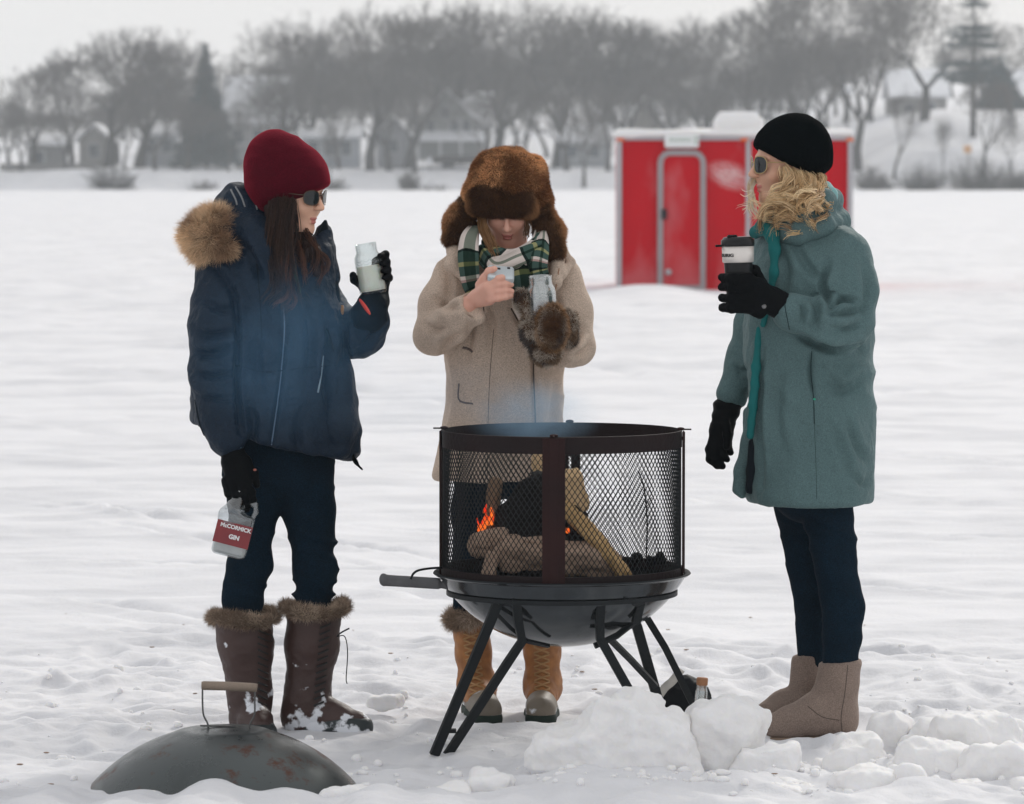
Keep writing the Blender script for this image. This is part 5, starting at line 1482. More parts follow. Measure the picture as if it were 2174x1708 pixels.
# fur hat
M_furbase = mat('fur_base_brown', (.10, .05, .025), .95, .3, 30, spec=.05)
s = SDF(.04)
s.ell(q(1074, 396, .01), (78 / S, .100, 72 / S)); s.ell(q(1073, 354, .02), (56 / S, .08, 31 / S)); s.ell(q(1136, 376, .05), (22 / S, .06, 42 / S), k=.02)
s.ell(q(1070, 392, -.055), (66 / S, .062, 44 / S)); s.ell(q(1140, 430, .03), (30 / S, .06, 42 / S)); s.ell(q(1005, 430, .02), (24 / S, .06, 34 / S))
V, F = s.mesh(.006, disp=folds(9, .006, 6)); hat = mk('fur_hat', V, F, M_furbase, B)
cb = lambda p: np.stack([(p[:, 0] - q(1075, 0)[0]) * 1.5, p[:, 0] * 0 - .1, -.35 + 0 * p[:, 0]], 1)
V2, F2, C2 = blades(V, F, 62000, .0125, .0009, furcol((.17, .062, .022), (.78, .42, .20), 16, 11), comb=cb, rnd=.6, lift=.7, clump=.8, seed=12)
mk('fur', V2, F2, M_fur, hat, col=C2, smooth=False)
s = SDF(.03); s.ell(q(1062, 422, -.095), (72 / S, .030, 37 / S), rot('X', -12), k=.02); s.cap(q(1010, 440, -.06), q(1125, 446, -.07), .022, .024)
V, F = s.mesh(.005, disp=folds(12, .004, 7)); fl_ = mk('brow_flap', V, F, M_furbase, hat)
rim = lambda p: np.clip(np.abs((p[:, 0] - q(1064, 0)[0]) / .100) ** 3 + np.abs((p[:, 2] - q(0, 425)[2]) / .056) ** 3, 0, 1)
def rim_light_col(p, g):  # hairs paler towards the rim: backlight put into the fur colour
    t_ = np.clip(sstep(.55, 1.0, rim(p)) + g.normal(size=len(p)) * .12, 0, 1)[:, None]
    return (np.array([.050, .022, .012]) * (1 - t_) + np.array([.30, .15, .07]) * t_) * (.7 + .6 * g.random((len(p), 1)))
V2, F2, C2 = blades(V, F, 34000, .013, .0009, rim_light_col, comb=(0, -.1, -.45), rnd=.6, lift=.7, clump=.8, seed=13)
mk('fur', V2, F2, M_fur, fl_, col=C2, smooth=False)
for pts, sd in (([q(992, 440, .0), q(975, 470, -.03), q(962, 505, -.04)], 1), ([q(1148, 448, .0), q(1166, 490, -.04), q(1180, 535, -.07)], 2)):
    s = SDF(.02); s.chain(pts, [.032, .038, .027], .02)
    V, F = s.mesh(.005, disp=folds(12, .004, 7 + sd)); e = mk('ear_flap', V, F, M_furbase, hat)
    sgn = -1 if sd == 1 else 1
    def ec(p, g, pts=pts, sgn=sgn):  # outward side of each flap coloured paler, as if lit from behind
        yy = np.interp(p[:, 2], [pts[2][2], pts[1][2], pts[0][2]], [pts[2][0], pts[1][0], pts[0][0]])
        t_ = np.clip(sstep(.010, .040, sgn * (p[:, 0] - yy)) + g.normal(size=len(p)) * .15, 0, 1)[:, None]
        return (np.array([.055, .026, .014]) * (1 - t_) + np.array([.48, .25, .12]) * t_) * (.7 + .6 * g.random((len(p), 1)))
    V2, F2, C2 = blades(V, F, 22000, .015, .0009, ec, comb=(sgn * .15, 0, -.5), rnd=.6, lift=.7, clump=.8, seed=14 + sd)
    mk('fur', V2, F2, M_fur, e, col=C2, smooth=False)
MB().add(*g_tube(catmull([q(1188, 560, -.09), q(1184, 590, -.12), q(1178, 625, -.14), q(1176, 650, -.14)], 12), .0018, 5)).build('tie_cord', mat('tan_cord', (.30, .15, .08), .8), hat)
# fur mitten
jb2, jt2 = q(1152, 668, -.265), q(1147, 592, -.275)
s = SDF(.02)
s.ell(q(1168, 692, -.285), (36 / S, .045, 50 / S), rot('Y', -8)); s.ell(q(1158, 742, -.25), (34 / S, .045, 34 / S)); s.ell(q(1124, 700, -.27), (18 / S, .03, 34 / S), k=.02)
s.ell(q(1112, 640, -.26), (19 / S, .028, 26 / S), rot('Y', -20)); s.ell(q(1205, 700, -.18), (22 / S, .045, 42 / S))
V, F = s.mesh(.005); mit = mk('fur_mitten', V, F, M_furbase, B)
def mitcol(p, g):
    n1 = vn(p * 38, 41) + .1; n2 = vn(p * 30 + 7, 42)
    c = np.where((n1 > .15)[:, None], [.50, .43, .36], np.where((n2 > .0)[:, None], [.10, .085, .08], [.26, .18, .12]))
    pal = np.exp(-(((p[:, 0] - q(1172, 0)[0]) / .034) ** 2 + ((p[:, 2] - q(0, 680)[2]) / .045) ** 2) ** 2)[:, None]
    c = c * (1 - pal) + np.array([.085, .036, .016]) * pal
    edge = (np.exp(-((np.sqrt(((p[:, 0] - q(1170, 0)[0]) / .038) ** 2 + ((p[:, 2] - q(0, 688)[2]) / .056) ** 2) - 1.12) / .16) ** 2) * (p[:, 1] < D - .25))[:, None]  # lit orange rim painted into the mitten's hair colours
    c = c * (1 - edge * .7) + np.array([.38, .20, .08]) * edge * .7
    return c * (.7 + .6 * g.random((len(p), 1)))
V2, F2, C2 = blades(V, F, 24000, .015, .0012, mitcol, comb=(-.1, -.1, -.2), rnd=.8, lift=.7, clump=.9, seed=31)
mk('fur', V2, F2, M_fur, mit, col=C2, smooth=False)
jax = (jt2 - jb2) / np.linalg.norm(jt2 - jb2)
M_glassc = thin_glass('frosted_cold_glass', (.90, .92, .92), .75, .18, .30)
jar(jb2 - jax * .03, jax, .042, .142, 'clear empty-looking mason jar held in the fur mitten', .0 or None)
# jeans
s = SDF(.03); s.ell(q(1075, 985, .02), (112 / S, .12, 70 / S))
s.chain([q(1022, 1010, .02), q(1006, 1080, .0), q(1000, 1180, .0), q(998, 1290, .0)], [58 / S, 44 / S, 38 / S, 36 / S]); s.chain([q(1120, 1010, .02), q(1140, 1080, .01), q(1150, 1180, .01), q(1150, 1290, .0)], [58 / S, 44 / S, 38 / S, 36 / S])
V, F = s.mesh(.007, disp=dispT([(1180, 60)], .003)); mk('jeans', V, F, M_jean, B)
# tan laced boots
M_tan = snowy('tan_suede', (.38, .14, .032), .06, .12, (.56, .62))
for n_ in M_tan.node_tree.nodes:
    if n_.type == 'MIX' and not n_.inputs[0].is_linked is False and abs(n_.inputs[7].default_value[2] - .78) > .05:
        n_.inputs[6].default_value = (.13, .04, .012, 1); n_.inputs[7].default_value = (.55, .23, .06, 1)
    if n_.type == 'TEX_NOISE' and abs(n_.inputs['Scale'].default_value - 10) < .1: n_.inputs['Scale'].default_value = 34; M_tl = mat('tan_laces', (.40, .22, .09), .8); M_cap = snowy('pale_rubber_cap', (.17, .14, .105), .07, .08)
M_sole2 = mat('dark_green_sole', (.016, .028, .022), .7, spec=.2)
for (xt, xa, xtoe, ztoe, dyt) in ((998, 1012, 1034, 1500, -.17), (1150, 1152, 1148, 1492, -.17)):
    top = q(xt, 1318, .0); ank = q(xa, 1455, .0); zs = 0
    h3 = q(xa, 1505, .05); t3 = q(xtoe, ztoe, dyt)
    s = SDF(.03); s.chain([top, q((xt + xa) / 2, 1385, .0), ank], [40 / S, 37 / S, 34 / S], .02); s.cap(ank, [*h3[:2], .05], 36 / S, .045); s.cap(ank, [*(t3 * .5 + h3 * .5)[:2], .055], 34 / S, .045)
    s.cut([0, 0, .012], [0, 0, -1], .01)
    V, F = s.mesh(.005, disp=folds(20, .0025, 8)); o = mk('boot', V, F, M_tan, B); bw = bvh_of(V, F)
    s = SDF(.02); s.chain([[*h3[:2], .028], [*(t3 * .5 + h3 * .5)[:2], .03], [*t3[:2], .030]], [.043, .042, .040]); s.cap([*(t3 * .7 + h3 * .3)[:2], .040], [*t3[:2], .034], .042, .038); s.cut([0, 0, .012], [0, 0, -1], .004)
    V, F = s.mesh(.0045); mk('toe_cap', V, F, M_cap, o)
    s = SDF(.02); s.chain([[*h3[:2], .008], [*(t3 * .5 + h3 * .5)[:2], .008], [*t3[:2], .008]], [.047, .048, .046]); s.cut([0, 0, -.012], [0, 0, -1], .003); s.cut([0, 0, .026], [0, 0, 1], .006)
    V, F = s.mesh(.005); mk('sole', V, F, M_sole2, o)
    mb = MB()
    for i, y in enumerate(np.linspace(1345, 1478, 10)):
        xc = np.interp(y, [1318, 1455, 1490], [xt, xa, (xa + xtoe) / 2])
        for a_, b_ in ((-17, 15), (15, -17)):
            p, p2 = on(bw, xc + a_, y, .003), on(bw, xc + b_, y + 13, .003); pm_ = on(bw, xc + (a_ + b_) / 2, y + 6, .005)
            if p is not None and p2 is not None and pm_ is not None: mb.add(*g_tube([p, pm_, p2], .0034, 5))
    if mb.n: mb.build('laces', M_tl, o)
    a = np.linspace(0, 2 * np.pi, 25); r_ = .050
    V, F = g_tube(np.stack([top[0] + r_ * np.cos(a), top[1] + r_ * np.sin(a), top[2] + .012 + .01 * np.sin(a + 1)], 1), .024, 8, False); F = np.array(F)
    c2 = mk('fur_cuff', V, F, mat('cuff_base2', (.2, .14, .1), .95), o)
    V2, F2, C2 = blades(V, F, 9000, .024, .0011, furcol((.28, .20, .14), (.58, .46, .36), 30, 6), comb=(0, 0, -.3), rnd=.9, lift=.8, clump=.8, seed=19); mk('fur', V2, F2, M_fur, c2, col=C2, smooth=False)

# ================================================================ right woman: teal coat, black beanie, blond curls
D = 11.7; S = FPX / D
C = person(q(1725, 1565, 0), 'person in grey-teal coat and black beanie with blond curls, right of the fire')
C.location.z = 0
M_teal = mat('grey_teal_shell', (.082, .140, .144), .7, .16, 6, .8, 36, grain=.25, bdist=.008, spec=.22, sheen=.12, sheen_col=(.5, .6, .6))
M_teal2 = mat('bright_teal_lining', (.012, .135, .135), .8, .25, 12, .3, 80, spec=.15)
M_aqua = mat('aqua_fleece', (.22, .42, .42), .9, .2, 20, .4, 100, sheen=.3, sheen_col=(.6, .8, .8))
hc = q(1672, 350, .0); hR = facing(197, 0, 0)
s = SDF(.02); T = head_sdf(s, hc, hR)
s.cap(T(-.025, 0, -.05), q(1712, 500, .02), .052, .055, .02)
s.loft([(q(0, 505)[2], *q(1715, 505, .02)[:2], .07, .11), (q(0, 545)[2], *q(1720, 545, .02)[:2], .09, .17), (q(0, 700)[2], *q(1720, 700, .02)[:2], .10, .14), (q(0, 930)[2], *q(1725, 930, .02)[:2], .11, .16)], .03)
s.chain([q(1775, 560, -.12), q(1800, 700, -.17), q(1690, 668, -.22), q(1640, 635, -.22)], [.045, .036, .026, .024])
s.chain([q(1660, 560, .15), q(1600, 700, .17), q(1548, 840, .15), q(1530, 900, .14)], [.045, .036, .026, .024])
s.chain([q(1700, 980, .05), q(1706, 1140, .07), q(1712, 1205, .07), q(1722, 1300, .075), q(1714, 1480, .08)], [.06, .04, .03, .028, .024]); s.chain([q(1755, 980, -.05), q(1766, 1140, -.065), q(1773, 1205, -.065), q(1789, 1300, -.065), q(1772, 1480, -.06)], [.06, .045, .035, .033, .025])
body_mesh(C, s, hc, hR, mat('skin_tanned', (.62, .35, .24), .5, .1, 24, .15, 200, sss=.2, bdist=.001))
glasses(C, hc, hR, .0235, .024, M_gold)
# beanie
s = SDF(.04)
s.ell(q(1684, 316, 0), (80 / S, .102, 75 / S), rot('Y', -14)); s.ell(q(1712, 338, .01), (50 / S, .095, 58 / S)); s.ell(q(1630, 312, -.0), (28 / S, .072, 24 / S), k=.03)
pnl = np.array([-(380 - 314), 0, -(1738 - 1602)], float)
s.cut(q(1602, 315, 0), pnl, .014); s.cut(q(1735, 378, 0), np.array([.55, 0, -1.]), .014)
V, F = s.mesh(.005, disp=lambda V, N: .0022 * (1 - np.abs(fbm(V * [9, 9, 12], 2, 24)) * 2) + .0006 * np.sin((V[:, 0] * .5 + V[:, 1] * .8) * 800))
beC = mk('beanie', V, F, M_black, C)
s = SDF(.02)
for f in range(14):
    pass
# curls
mb = MB(); bl = ((.74, .52, .28), (.58, .38, .19), (.86, .66, .40), (.36, .21, .10), (.80, .58, .34))
Gc = [[q(1664, 362, -.082), q(1670, 402, -.108), q(1646, 440, -.118), q(1604, 468, -.115)],
      [q(1670, 364, -.084), q(1678, 408, -.115), q(1656, 448, -.125), q(1622, 476, -.15)],
      [q(1676, 366, -.085), q(1686, 408, -.12), q(1668, 450, -.13), q(1644, 470, -.165)],
      [q(1685, 368, -.085), q(1700, 405, -.12), q(1690, 440, -.155), q(1668, 456, -.175)],
      [q(1712, 372, -.075), q(1725, 405, -.11), q(1716, 440, -.155), q(1700, 452, -.175)],
      [q(1735, 372, -.05), q(1748, 400, -.08), q(1742, 430, -.14), q(1728, 448, -.17)]]
locks(mb, Gc, 1700, .016, .0012, .022, 11, 1.1, bl, 51, 30, clumps=70)
locks(mb, [[q(1718, 378, -.07), q(1738, 410, -.13), q(1742, 440, -.15), q(1734, 468, -.165)], [q(1730, 378, -.06), q(1748, 405, -.11), q(1738, 440, -.15), q(1740, 470, -.165)]], 110, .006, .0011, .012, 12, 1.0, bl, 52, 26, clumps=5)
# bright lock blown across the mouth
lt_ = ((.92, .80, .60), (.86, .68, .44), (.93, .86, .72))
locks(mb, [[q(1612, 372, .05), q(1598, 384, .01), q(1594, 410, -.02), q(1598, 438, -.06), q(1614, 462, -.10)], [q(1616, 380, .05), q(1603, 396, .0), q(1600, 418, -.03), q(1606, 444, -.07), q(1624, 468, -.12)]], 150, .005, .0009, .007, 8, 1.2, lt_, 53, 26, clumps=9)
locks(mb, [[q(1600, 400, -.05), q(1585, 412, -.05), q(1572, 410, -.05)], [q(1600, 440, -.05), q(1584, 446, -.05), q(1576, 452, -.05)]], 18, .012, .0008, .004, 5, 1.2, lt_, 54, 12)
s = SDF(.02); s.chain([q(1684, 404, -.06), q(1682, 430, -.07), q(1715, 405, -.05)], [.026, .034, .034]); s.ell(q(1644, 452, -.06), (.026, .03, .022)); s.ell(q(1730, 385, -.0), (.03, .06, .04))
V, F = s.mesh(.005, disp=lambda V, N: .006 * vn(V * 50, 3) + .003 * vn(V * 120, 4))
hm_ = mk('hair', V, F, mat('blond_mass', (.34, .21, .10), .6, .5, 60, spec=.2), C)
mb.build('curls', mat('blond_hair', (1, 1, 1), .5, attr=True, spec=.3), hm_)
# coat
s = SDF(.03)
rows = [(455, 1650, 1775, .075, .03), (480, 1625, 1808, .12, .02), (510, 1606, 1832, .16, .01), (550, 1594, 1846, .185, 0), (620, 1588, 1852, .19, 0), (700, 1584, 1856, .185, 0), (760, 1582, 1855, .18, 0), (850, 1590, 1855, .185, 0), (930, 1592, 1855, .19, 0), (1000, 1590, 1853, .195, 0), (1064, 1588, 1851, .20, 0)]
s.loft([(q(0, y)[2], q((a + b) / 2, y)[0], D + cy, (b - a) / 2 / S, d) for y, a, b, d, cy in rows], n=2.35, r=.010)
s.chain([q(1785, 545, -.10), q(1800, 620, -.15), q(1806, 690, -.18)], [60 / S, 56 / S, 50 / S], .03)
s.chain([q(1806, 694, -.18), q(1755, 682, -.22), q(1676, 662, -.24)], [52 / S, 48 / S, 36 / S], .02)
s.chain([q(1650, 560, .13), q(1610, 690, .15), q(1580, 770, .15), q(1556, 835, .14)], [56 / S, 48 / S, 40 / S, 33 / S], .03)
crC = crease([([(1758, 560), (1752, 610), (1768, 660)], 8, .014), ([(1700, 640), (1706, 662), (1702, 690)], 6, .010), ([(1726, 636), (1736, 660), (1730, 700)], 7, .012), ([(1760, 655), (1785, 640), (1815, 640)], 7, .012), ([(1755, 668), (1790, 664), (1830, 655)], 7, .012), ([(1770, 700), (1800, 700), (1840, 680)], 8, .009), ([(1700, 716), (1760, 738), (1830, 742)], 8, .016), ([(1830, 560), (1838, 620), (1830, 670)], 8, .009),
  ([(1650, 520), (1670, 570), (1660, 640)], 10, .008), ([(1690, 520), (1710, 560), (1745, 600)], 9, .008), ([(1724, 740), (1721, 800), (1728, 846)], 5, .010), ([(1760, 800), (1790, 830), (1840, 790)], 10, .009), ([(1790, 880), (1815, 950), (1840, 980)], 9, .008), ([(1660, 780), (1650, 880), (1665, 980)], 12, .007), ([(1622, 740), (1618, 880), (1622, 1040)], 6, .008), ([(1560, 780), (1575, 790), (1592, 780)], 6, .008), ([(1760, 900), (1790, 960), (1800, 1020)], 9, .007), ([(1800, 1000), (1830, 1030), (1845, 1010)], 7, .006)], S, D + .2)
def dispC(V, N):
    arm = np.exp(-((V[:, 1] - (D - .24)) / .09) ** 2) * np.exp(-((V[:, 2] - q(0, 680)[2]) / .10) ** 2)
    b = .006 * (1 - np.abs(fbm(V * [5, 5, 3.6], 2, 18)) * 2)
    w = .007 * (1 - np.abs(vn(np.stack([V[:, 0] * 13 + V[:, 2] * 9, V[:, 1] * 4, V[:, 2] * 6], 1), 33)) * 2.6) * arm
    d = .005 * (1 - np.abs(vn(np.stack([V[:, 0] * 9 + V[:, 2] * 11, V[:, 1] * 4, V[:, 2] * 3], 1), 36)) * 2.8) * sstep(1.25, 1.1, V[:, 2]) * sstep(.75, 1.0, V[:, 2])
    return b + w + d + crC(V, N) + .0015 * (1 - 2 * np.abs(fbm(V * [22, 22, 16], 2, 89)))
V, F = s.mesh(.0062, disp=dispC); coatC = mk('coat', V, F, M_teal, C); bv = bvh_of(V, F)
# raised collar and hood
s = SDF(.02); s.chain([q(1628, 470, -.06), q(1660, 462, -.10), q(1705, 452, -.125), q(1745, 430, -.09), q(1765, 425, .0)], [.022, .034, .036, .036, .034], .02)
s.chain([q(1640, 505, -.09), q(1690, 495, -.14), q(1745, 480, -.12), q(1780, 470, -.02)], [.02, .034, .036, .036], .02)
V, F = s.mesh(.005, disp=folds(12, .004, 22)); mk('collar', V, F, M_teal, coatC)
s = SDF(.02); s.chain([q(1752, 398, -.02), q(1758, 415, -.05), q(1752, 432, -.07)], [.018, .024, .018], .01); V, F = s.mesh(.004, disp=folds(20, .003, 23)); mk('hood_lining', V, F, M_aqua, coatC)
# teal inner facing: roll at the throat and strip down the front
s = SDF(.02); s.chain([q(1604, 494, -.04), q(1622, 482, -.09), q(1640, 498, -.13), q(1645, 530, -.155), q(1643, 580, -.165), q(1632, 640, -.16), q(1620, 690, -.15)], [.018, .020, .018, .013, .011, .010, .009], .02)
V, F = s.mesh(.0045, disp=folds(9, .0015, 24)); mk('inner_facing', V, F, M_teal2, coatC)
s = SDF(.01); s.chain([q(1612, 700, -.125), q(1606, 780, -.125), q(1600, 860, -.12), q(1592, 925, -.115)], [.010, .013, .012, .010], .01)
V, F = s.mesh(.004, disp=folds(18, .003, 25)); mk('inner_facing', V, F, M_teal2, coatC)
# far front panel swinging forward at the hem
s = SDF(.02)
P0 = [q(1600, 860, .02), q(1592, 940, .0), q(1578, 1000, -.01), q(1568, 1050, -.02)]
s.chain(P0, [.018, .022, .024, .018], .02); s.chain([q(1600, 880, .06), q(1600, 960, .07), q(1598, 1040, .07)], [.03, .03, .03], .03)
s.cut(q(1555, 1044, 0), np.array([-.65, 0, -1.]), .006); 
V, F = s.mesh(.0045, disp=folds(12, .003, 26)); mk('front_panel', V, F, M_teal, coatC)
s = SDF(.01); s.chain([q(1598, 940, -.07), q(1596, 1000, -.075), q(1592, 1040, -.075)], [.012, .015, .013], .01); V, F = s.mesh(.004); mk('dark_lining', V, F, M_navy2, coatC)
M_ts = mat('teal_seam', (.018, .035, .038), .8, spec=.1)
for pts_, r_, n_ in (([(1724, 740), (1722, 790), (1727, 845), (1729, 900)], .0016, 24), ([(1729, 900), (1732, 980), (1734, 1060)], .0007, 20), ([(1664, 630), (1668, 660), (1676, 700)], .0014, 12)):
    MB().add(*seam(bv, pts_, r_, n_, 0)).build('seam', M_ts, coatC)
p = on(bv, 1729, 848, .002); MB().add(*g_sphere(p, [.004, .003, .003], 8, 6)).build('pocket_tab', mat('bright_green_tab', (.02, .40, .25), .6), coatC)
# trousers
s = SDF(.03); s.ell(q(1725, 1040, 0), (88 / S, .12, 70 / S))
s.chain([q(1754, 1070, -.06), q(1766, 1140, -.065), q(1772, 1205, -.065), q(1790, 1290, -.065), q(1787, 1350, -.065), q(1783, 1420, -.06)], [56 / S, 50 / S, 45 / S, 45 / S, 42 / S, 36 / S], .01)
s.chain([q(1696, 1070, .06), q(1708, 1140, .07), q(1712, 1205, .07), q(1722, 1290, .075), q(1722, 1400, .08)], [54 / S, 47 / S, 39 / S, 35 / S, 30 / S], .01)
V, F = s.mesh(.0055, disp=dispT([(1195, 30), (1120, 30)], .003)); mk('trousers', V, F, M_jean, C)
# sheepskin boots
M_sheep = mat('taupe_suede', (.235, .180, .150), .95, .2, 14, .5, 140, grain=.25, sheen=.3, sheen_col=(.7, .6, .55), spec=.08)
for (xt, yt, rt, xa, ra, heel, toe, dy) in ((1786, 1404, 46, 1768, 40, 1782, 1640, -.06), (1714, 1390, 33, 1710, 32, 1712, 1612, .08)):
    top = q(xt, yt, dy); ank = q(xa, 1500, dy); g0 = 0.0
    h3 = q(heel, 1540, dy); t3 = q(toe, 1540, dy - .05)
    s = SDF(.03); s.chain([top + [0, 0, .03], q((xt + xa) / 2, (yt + 1500) / 2, dy), ank], [rt / S, (rt + ra) / 2 / S, ra / S], .02)
    s.cap(ank, [*h3[:2], .05], ra / S, .046); s.chain([[*h3[:2], .046], [*(h3 * .6 + t3 * .4)[:2], .055], [*(h3 * .25 + t3 * .75)[:2], .042], [*t3[:2], .034]], [.046, .05, .044, .035])
    s.cap(ank, [*(h3 * .55 + t3 * .45)[:2], .065], ra / S, .045, .04)
    s.cut([0, 0, .004], [0, 0, -1], .01); s.cut(top, np.array([-.08, 0, 1]), .008)
    V, F = s.mesh(.005, disp=folds(12, .003, 28)); o = mk('boot', V, F, M_sheep, C); bw = bvh_of(V, F)
    s = SDF(.01); s.chain([[*h3[:2], .0], [*(h3 * .5 + t3 * .5)[:2], .0], [*t3[:2], .0]], [.050, .052, .040]); s.cut([0, 0, -.012], [0, 0, -1], .003); s.cut([0, 0, .010], [0, 0, 1], .003)
    V, F = s.mesh(.0045); mk('sole', V, F, mat('tan_sole', (.20, .14, .10), .8), o)
    mb = MB()
    if dy < 0:
        for pts_ in ([(1800, 1412), (1794, 1470), (1786, 1520), (1788, 1556)], [(1715, 1500), (1745, 1522), (1782, 1530)]): MB().add(*seam(bw, pts_, .0013, 22, 0)).build('seam', mat('suede_seam', (.08, .06, .05), .9), o)
# mug and gloves
mb_, mt_ = q(1569, 640, -.235), q(1566, 503, -.235)
max_ = (mt_ - mb_) / np.linalg.norm(mt_ - mb_); mR = axisR(max_)
H = np.linalg.norm(mt_ - mb_)
MU = empty('travel_mug', mb_, 'black travel mug with a silver band and lid held up in a black glove', 'mug')
MB().add(*g_lathe([[0, 0], [.032, 0], [.034, .01], [.0395, H * .60], [.040, H * .64], [0, H * .64]], 40, mb_, mR)).build('cup', mat('black_plastic', (.006, .007, .008), .35, spec=.3), MU)
MB().add(*g_lathe([[.0402, H * .60], [.0435, H * .60 + .002], [.0445, H * .86], [.0402, H * .86]], 40, mb_, mR)).build('band', mat('brushed_steel', (.72, .68, .64), .38, .08, 40, metal=.35), MU)
MB().add(*g_lathe([[.0, H * .855], [.0455, H * .855], [.0465, H * .87], [.0465, H * .95], [.042, H * .965], [.040, H * .99], [.032, H], [0, H]], 40, mb_, mR)).add(*g_box(mb_ + mR @ np.array([-.050, 0, H * .865]), [.012, .010, .003], mR, .001)).add(*g_box(mb_ + mR @ np.array([-.016, -.02, H * 1.0]), [.014, .010, .006], mR, .003)).build('lid', mat('black_lid', (.006, .007, .008), .3, spec=.3), MU)
tR = mR @ np.array([[1, 0, 0], [0, 1, 0], [0, 0, 1.0]])
xw = axisR(max_, (1, 0, 0))
text('KEURIG', .0120, mb_ + max_ * H * .715, xw, mat('dark_print', (.03, .03, .03), .5), [c for c in MU.children if c.name.startswith('band')][0], wrap=(.0452, -.93), bold=.0004, ax=1.35)
fl = []
def mp(t_, ang, r): return mb_ + max_ * t_ + mR @ np.array([math.cos(ang) * r, math.sin(ang) * r, 0])
for i, (yy, x0) in enumerate(((592, 1536), (612, 1530), (634, 1528), (655, 1534))):
    tt = (640 - yy) / S
    fl.append(([q(1612, yy + 12, -.27), mp(tt + .000, R(-62), .054), mp(tt + .002, R(-115), .053), mp(tt + .004, R(-160), .050)], [.0145, .0135, .0125, .0115]))
fl.append(([q(1618, 600, -.24), q(1606, 580, -.22), mp(.085, R(20), .050), mp(.098, R(60), .048)], [.015, .0135, .0125, .011]))
palm = [(q(1612, 610, -.265), q(1612, 655, -.265), .026, .026), (q(1612, 630, -.26), q(1650, 642, -.245), .040, .036), (q(1640, 640, -.245), q(1678, 660, -.240), .037, .040)]
g3 = glove(C, palm, fl, disp=folds(38, .0018, 5))
V0 = np.array([v.co for v in g3.data.vertices]) + wloc(C); bg_ = BVHTree.FromPolygons([tuple(v) for v in V0], [tuple(p.vertices) for p in g3.data.polygons])
p = on(bg_, 1622, 651, .001)
if p is not None: MB().add(*g_lathe([[0, 0], [.006, 0], [.0065, .0015], [0, .002]], 14, p, axisR([0, -1, .1]))).build('snap', mat('steel_snap', (.25, .25, .25), .35, metal=.8), g3)
fl = [([q(1516, 925, .115), q(1506, 955, .105), q(1508, 975, .095), q(1522, 990, .09)], [.013, .012, .0115, .010]),
      ([q(1527, 930, .11), q(1518, 958, .095), q(1522, 978, .085), q(1534, 990, .085)], [.013, .012, .011, .010]),
      ([q(1538, 928, .12), q(1532, 952, .10), q(1536, 968, .095), q(1544, 976, .095)], [.0125, .0115, .0105, .0095]),
      ([q(1548, 922, .13), q(1545, 944, .12), q(1547, 956, .115), q(1551, 962, .11)], [.0115, .0105, .010, .009]),
      ([q(1540, 895, .10), q(1545, 925, .085), q(1543, 948, .08)], [.014, .013, .011])]
palm = [(q(1562, 838, .14), q(1542, 870, .14), .036, .036), (q(1542, 866, .14), q(1527, 915, .125), .036, .030), (q(1542, 890, .135), q(1536, 925, .125), .030, .024)]
glove(C, palm, fl, disp=lambda V, N: .0022 * np.sin(V[:, 2] * 190) * (V[:, 2] > q(0, 905)[2]) + .001 * fbm(V * 40, 2, 3))
# ================================================================ fire pit
D = 11.5; S = FPX / D
def q(px, py, dy=0.0): return P(px, py, D + dy)
pc0 = q(1193, 1212, 0); CX, CY = pc0[0], D
ZT, ZB, RS = q(0, 913)[2], q(0, 1214)[2], .3295
PIT = empty('fire_pit', (CX, CY, 0), 'black steel fire pit with a round mesh screen, bowl and slanted legs, wood burning inside', 'fire pit')
M_rust = mat('heat_rusted_steel', (.010, .009, .010), .7, .5, 7, .5, 90, col2=(.018, .008, .008), spec=.2, metal=.1)
M_rust2 = mat('red_rusted_steel', (.010, .007, .008), .7, .5, 7, .5, 90, col2=(.036, .011, .010), spec=.2, metal=.1)
M_iron = mat('black_painted_iron', (.007, .010, .012), .5, .3, 9, .35, 70, spec=.25)
M_enam = mat('dark_enamel', (.060, .068, .074), .13, .35, 7, .25, 10, metal=.75, bdist=.002)
cc = [CX, CY, 0]
MB().add(*g_lathe([[RS, ZT - .046], [RS + .004, ZT - .046], [RS + .004, ZT], [RS, ZT + .001], [RS, ZT - .046]], 96, cc)).build('top_band', M_rust, PIT, ang=30)
MB().add(*g_lathe([[RS - .006, ZB - .012], [RS + .006, ZB - .012], [RS + .006, ZB + .016], [RS - .002, ZB + .016], [RS - .006, ZB - .012]], 96, cc)).build('bottom_ring', M_rust, PIT, ang=30)
def cyl(a, z, r=RS): return np.array([CX + r * math.cos(a), CY + r * math.sin(a), z])
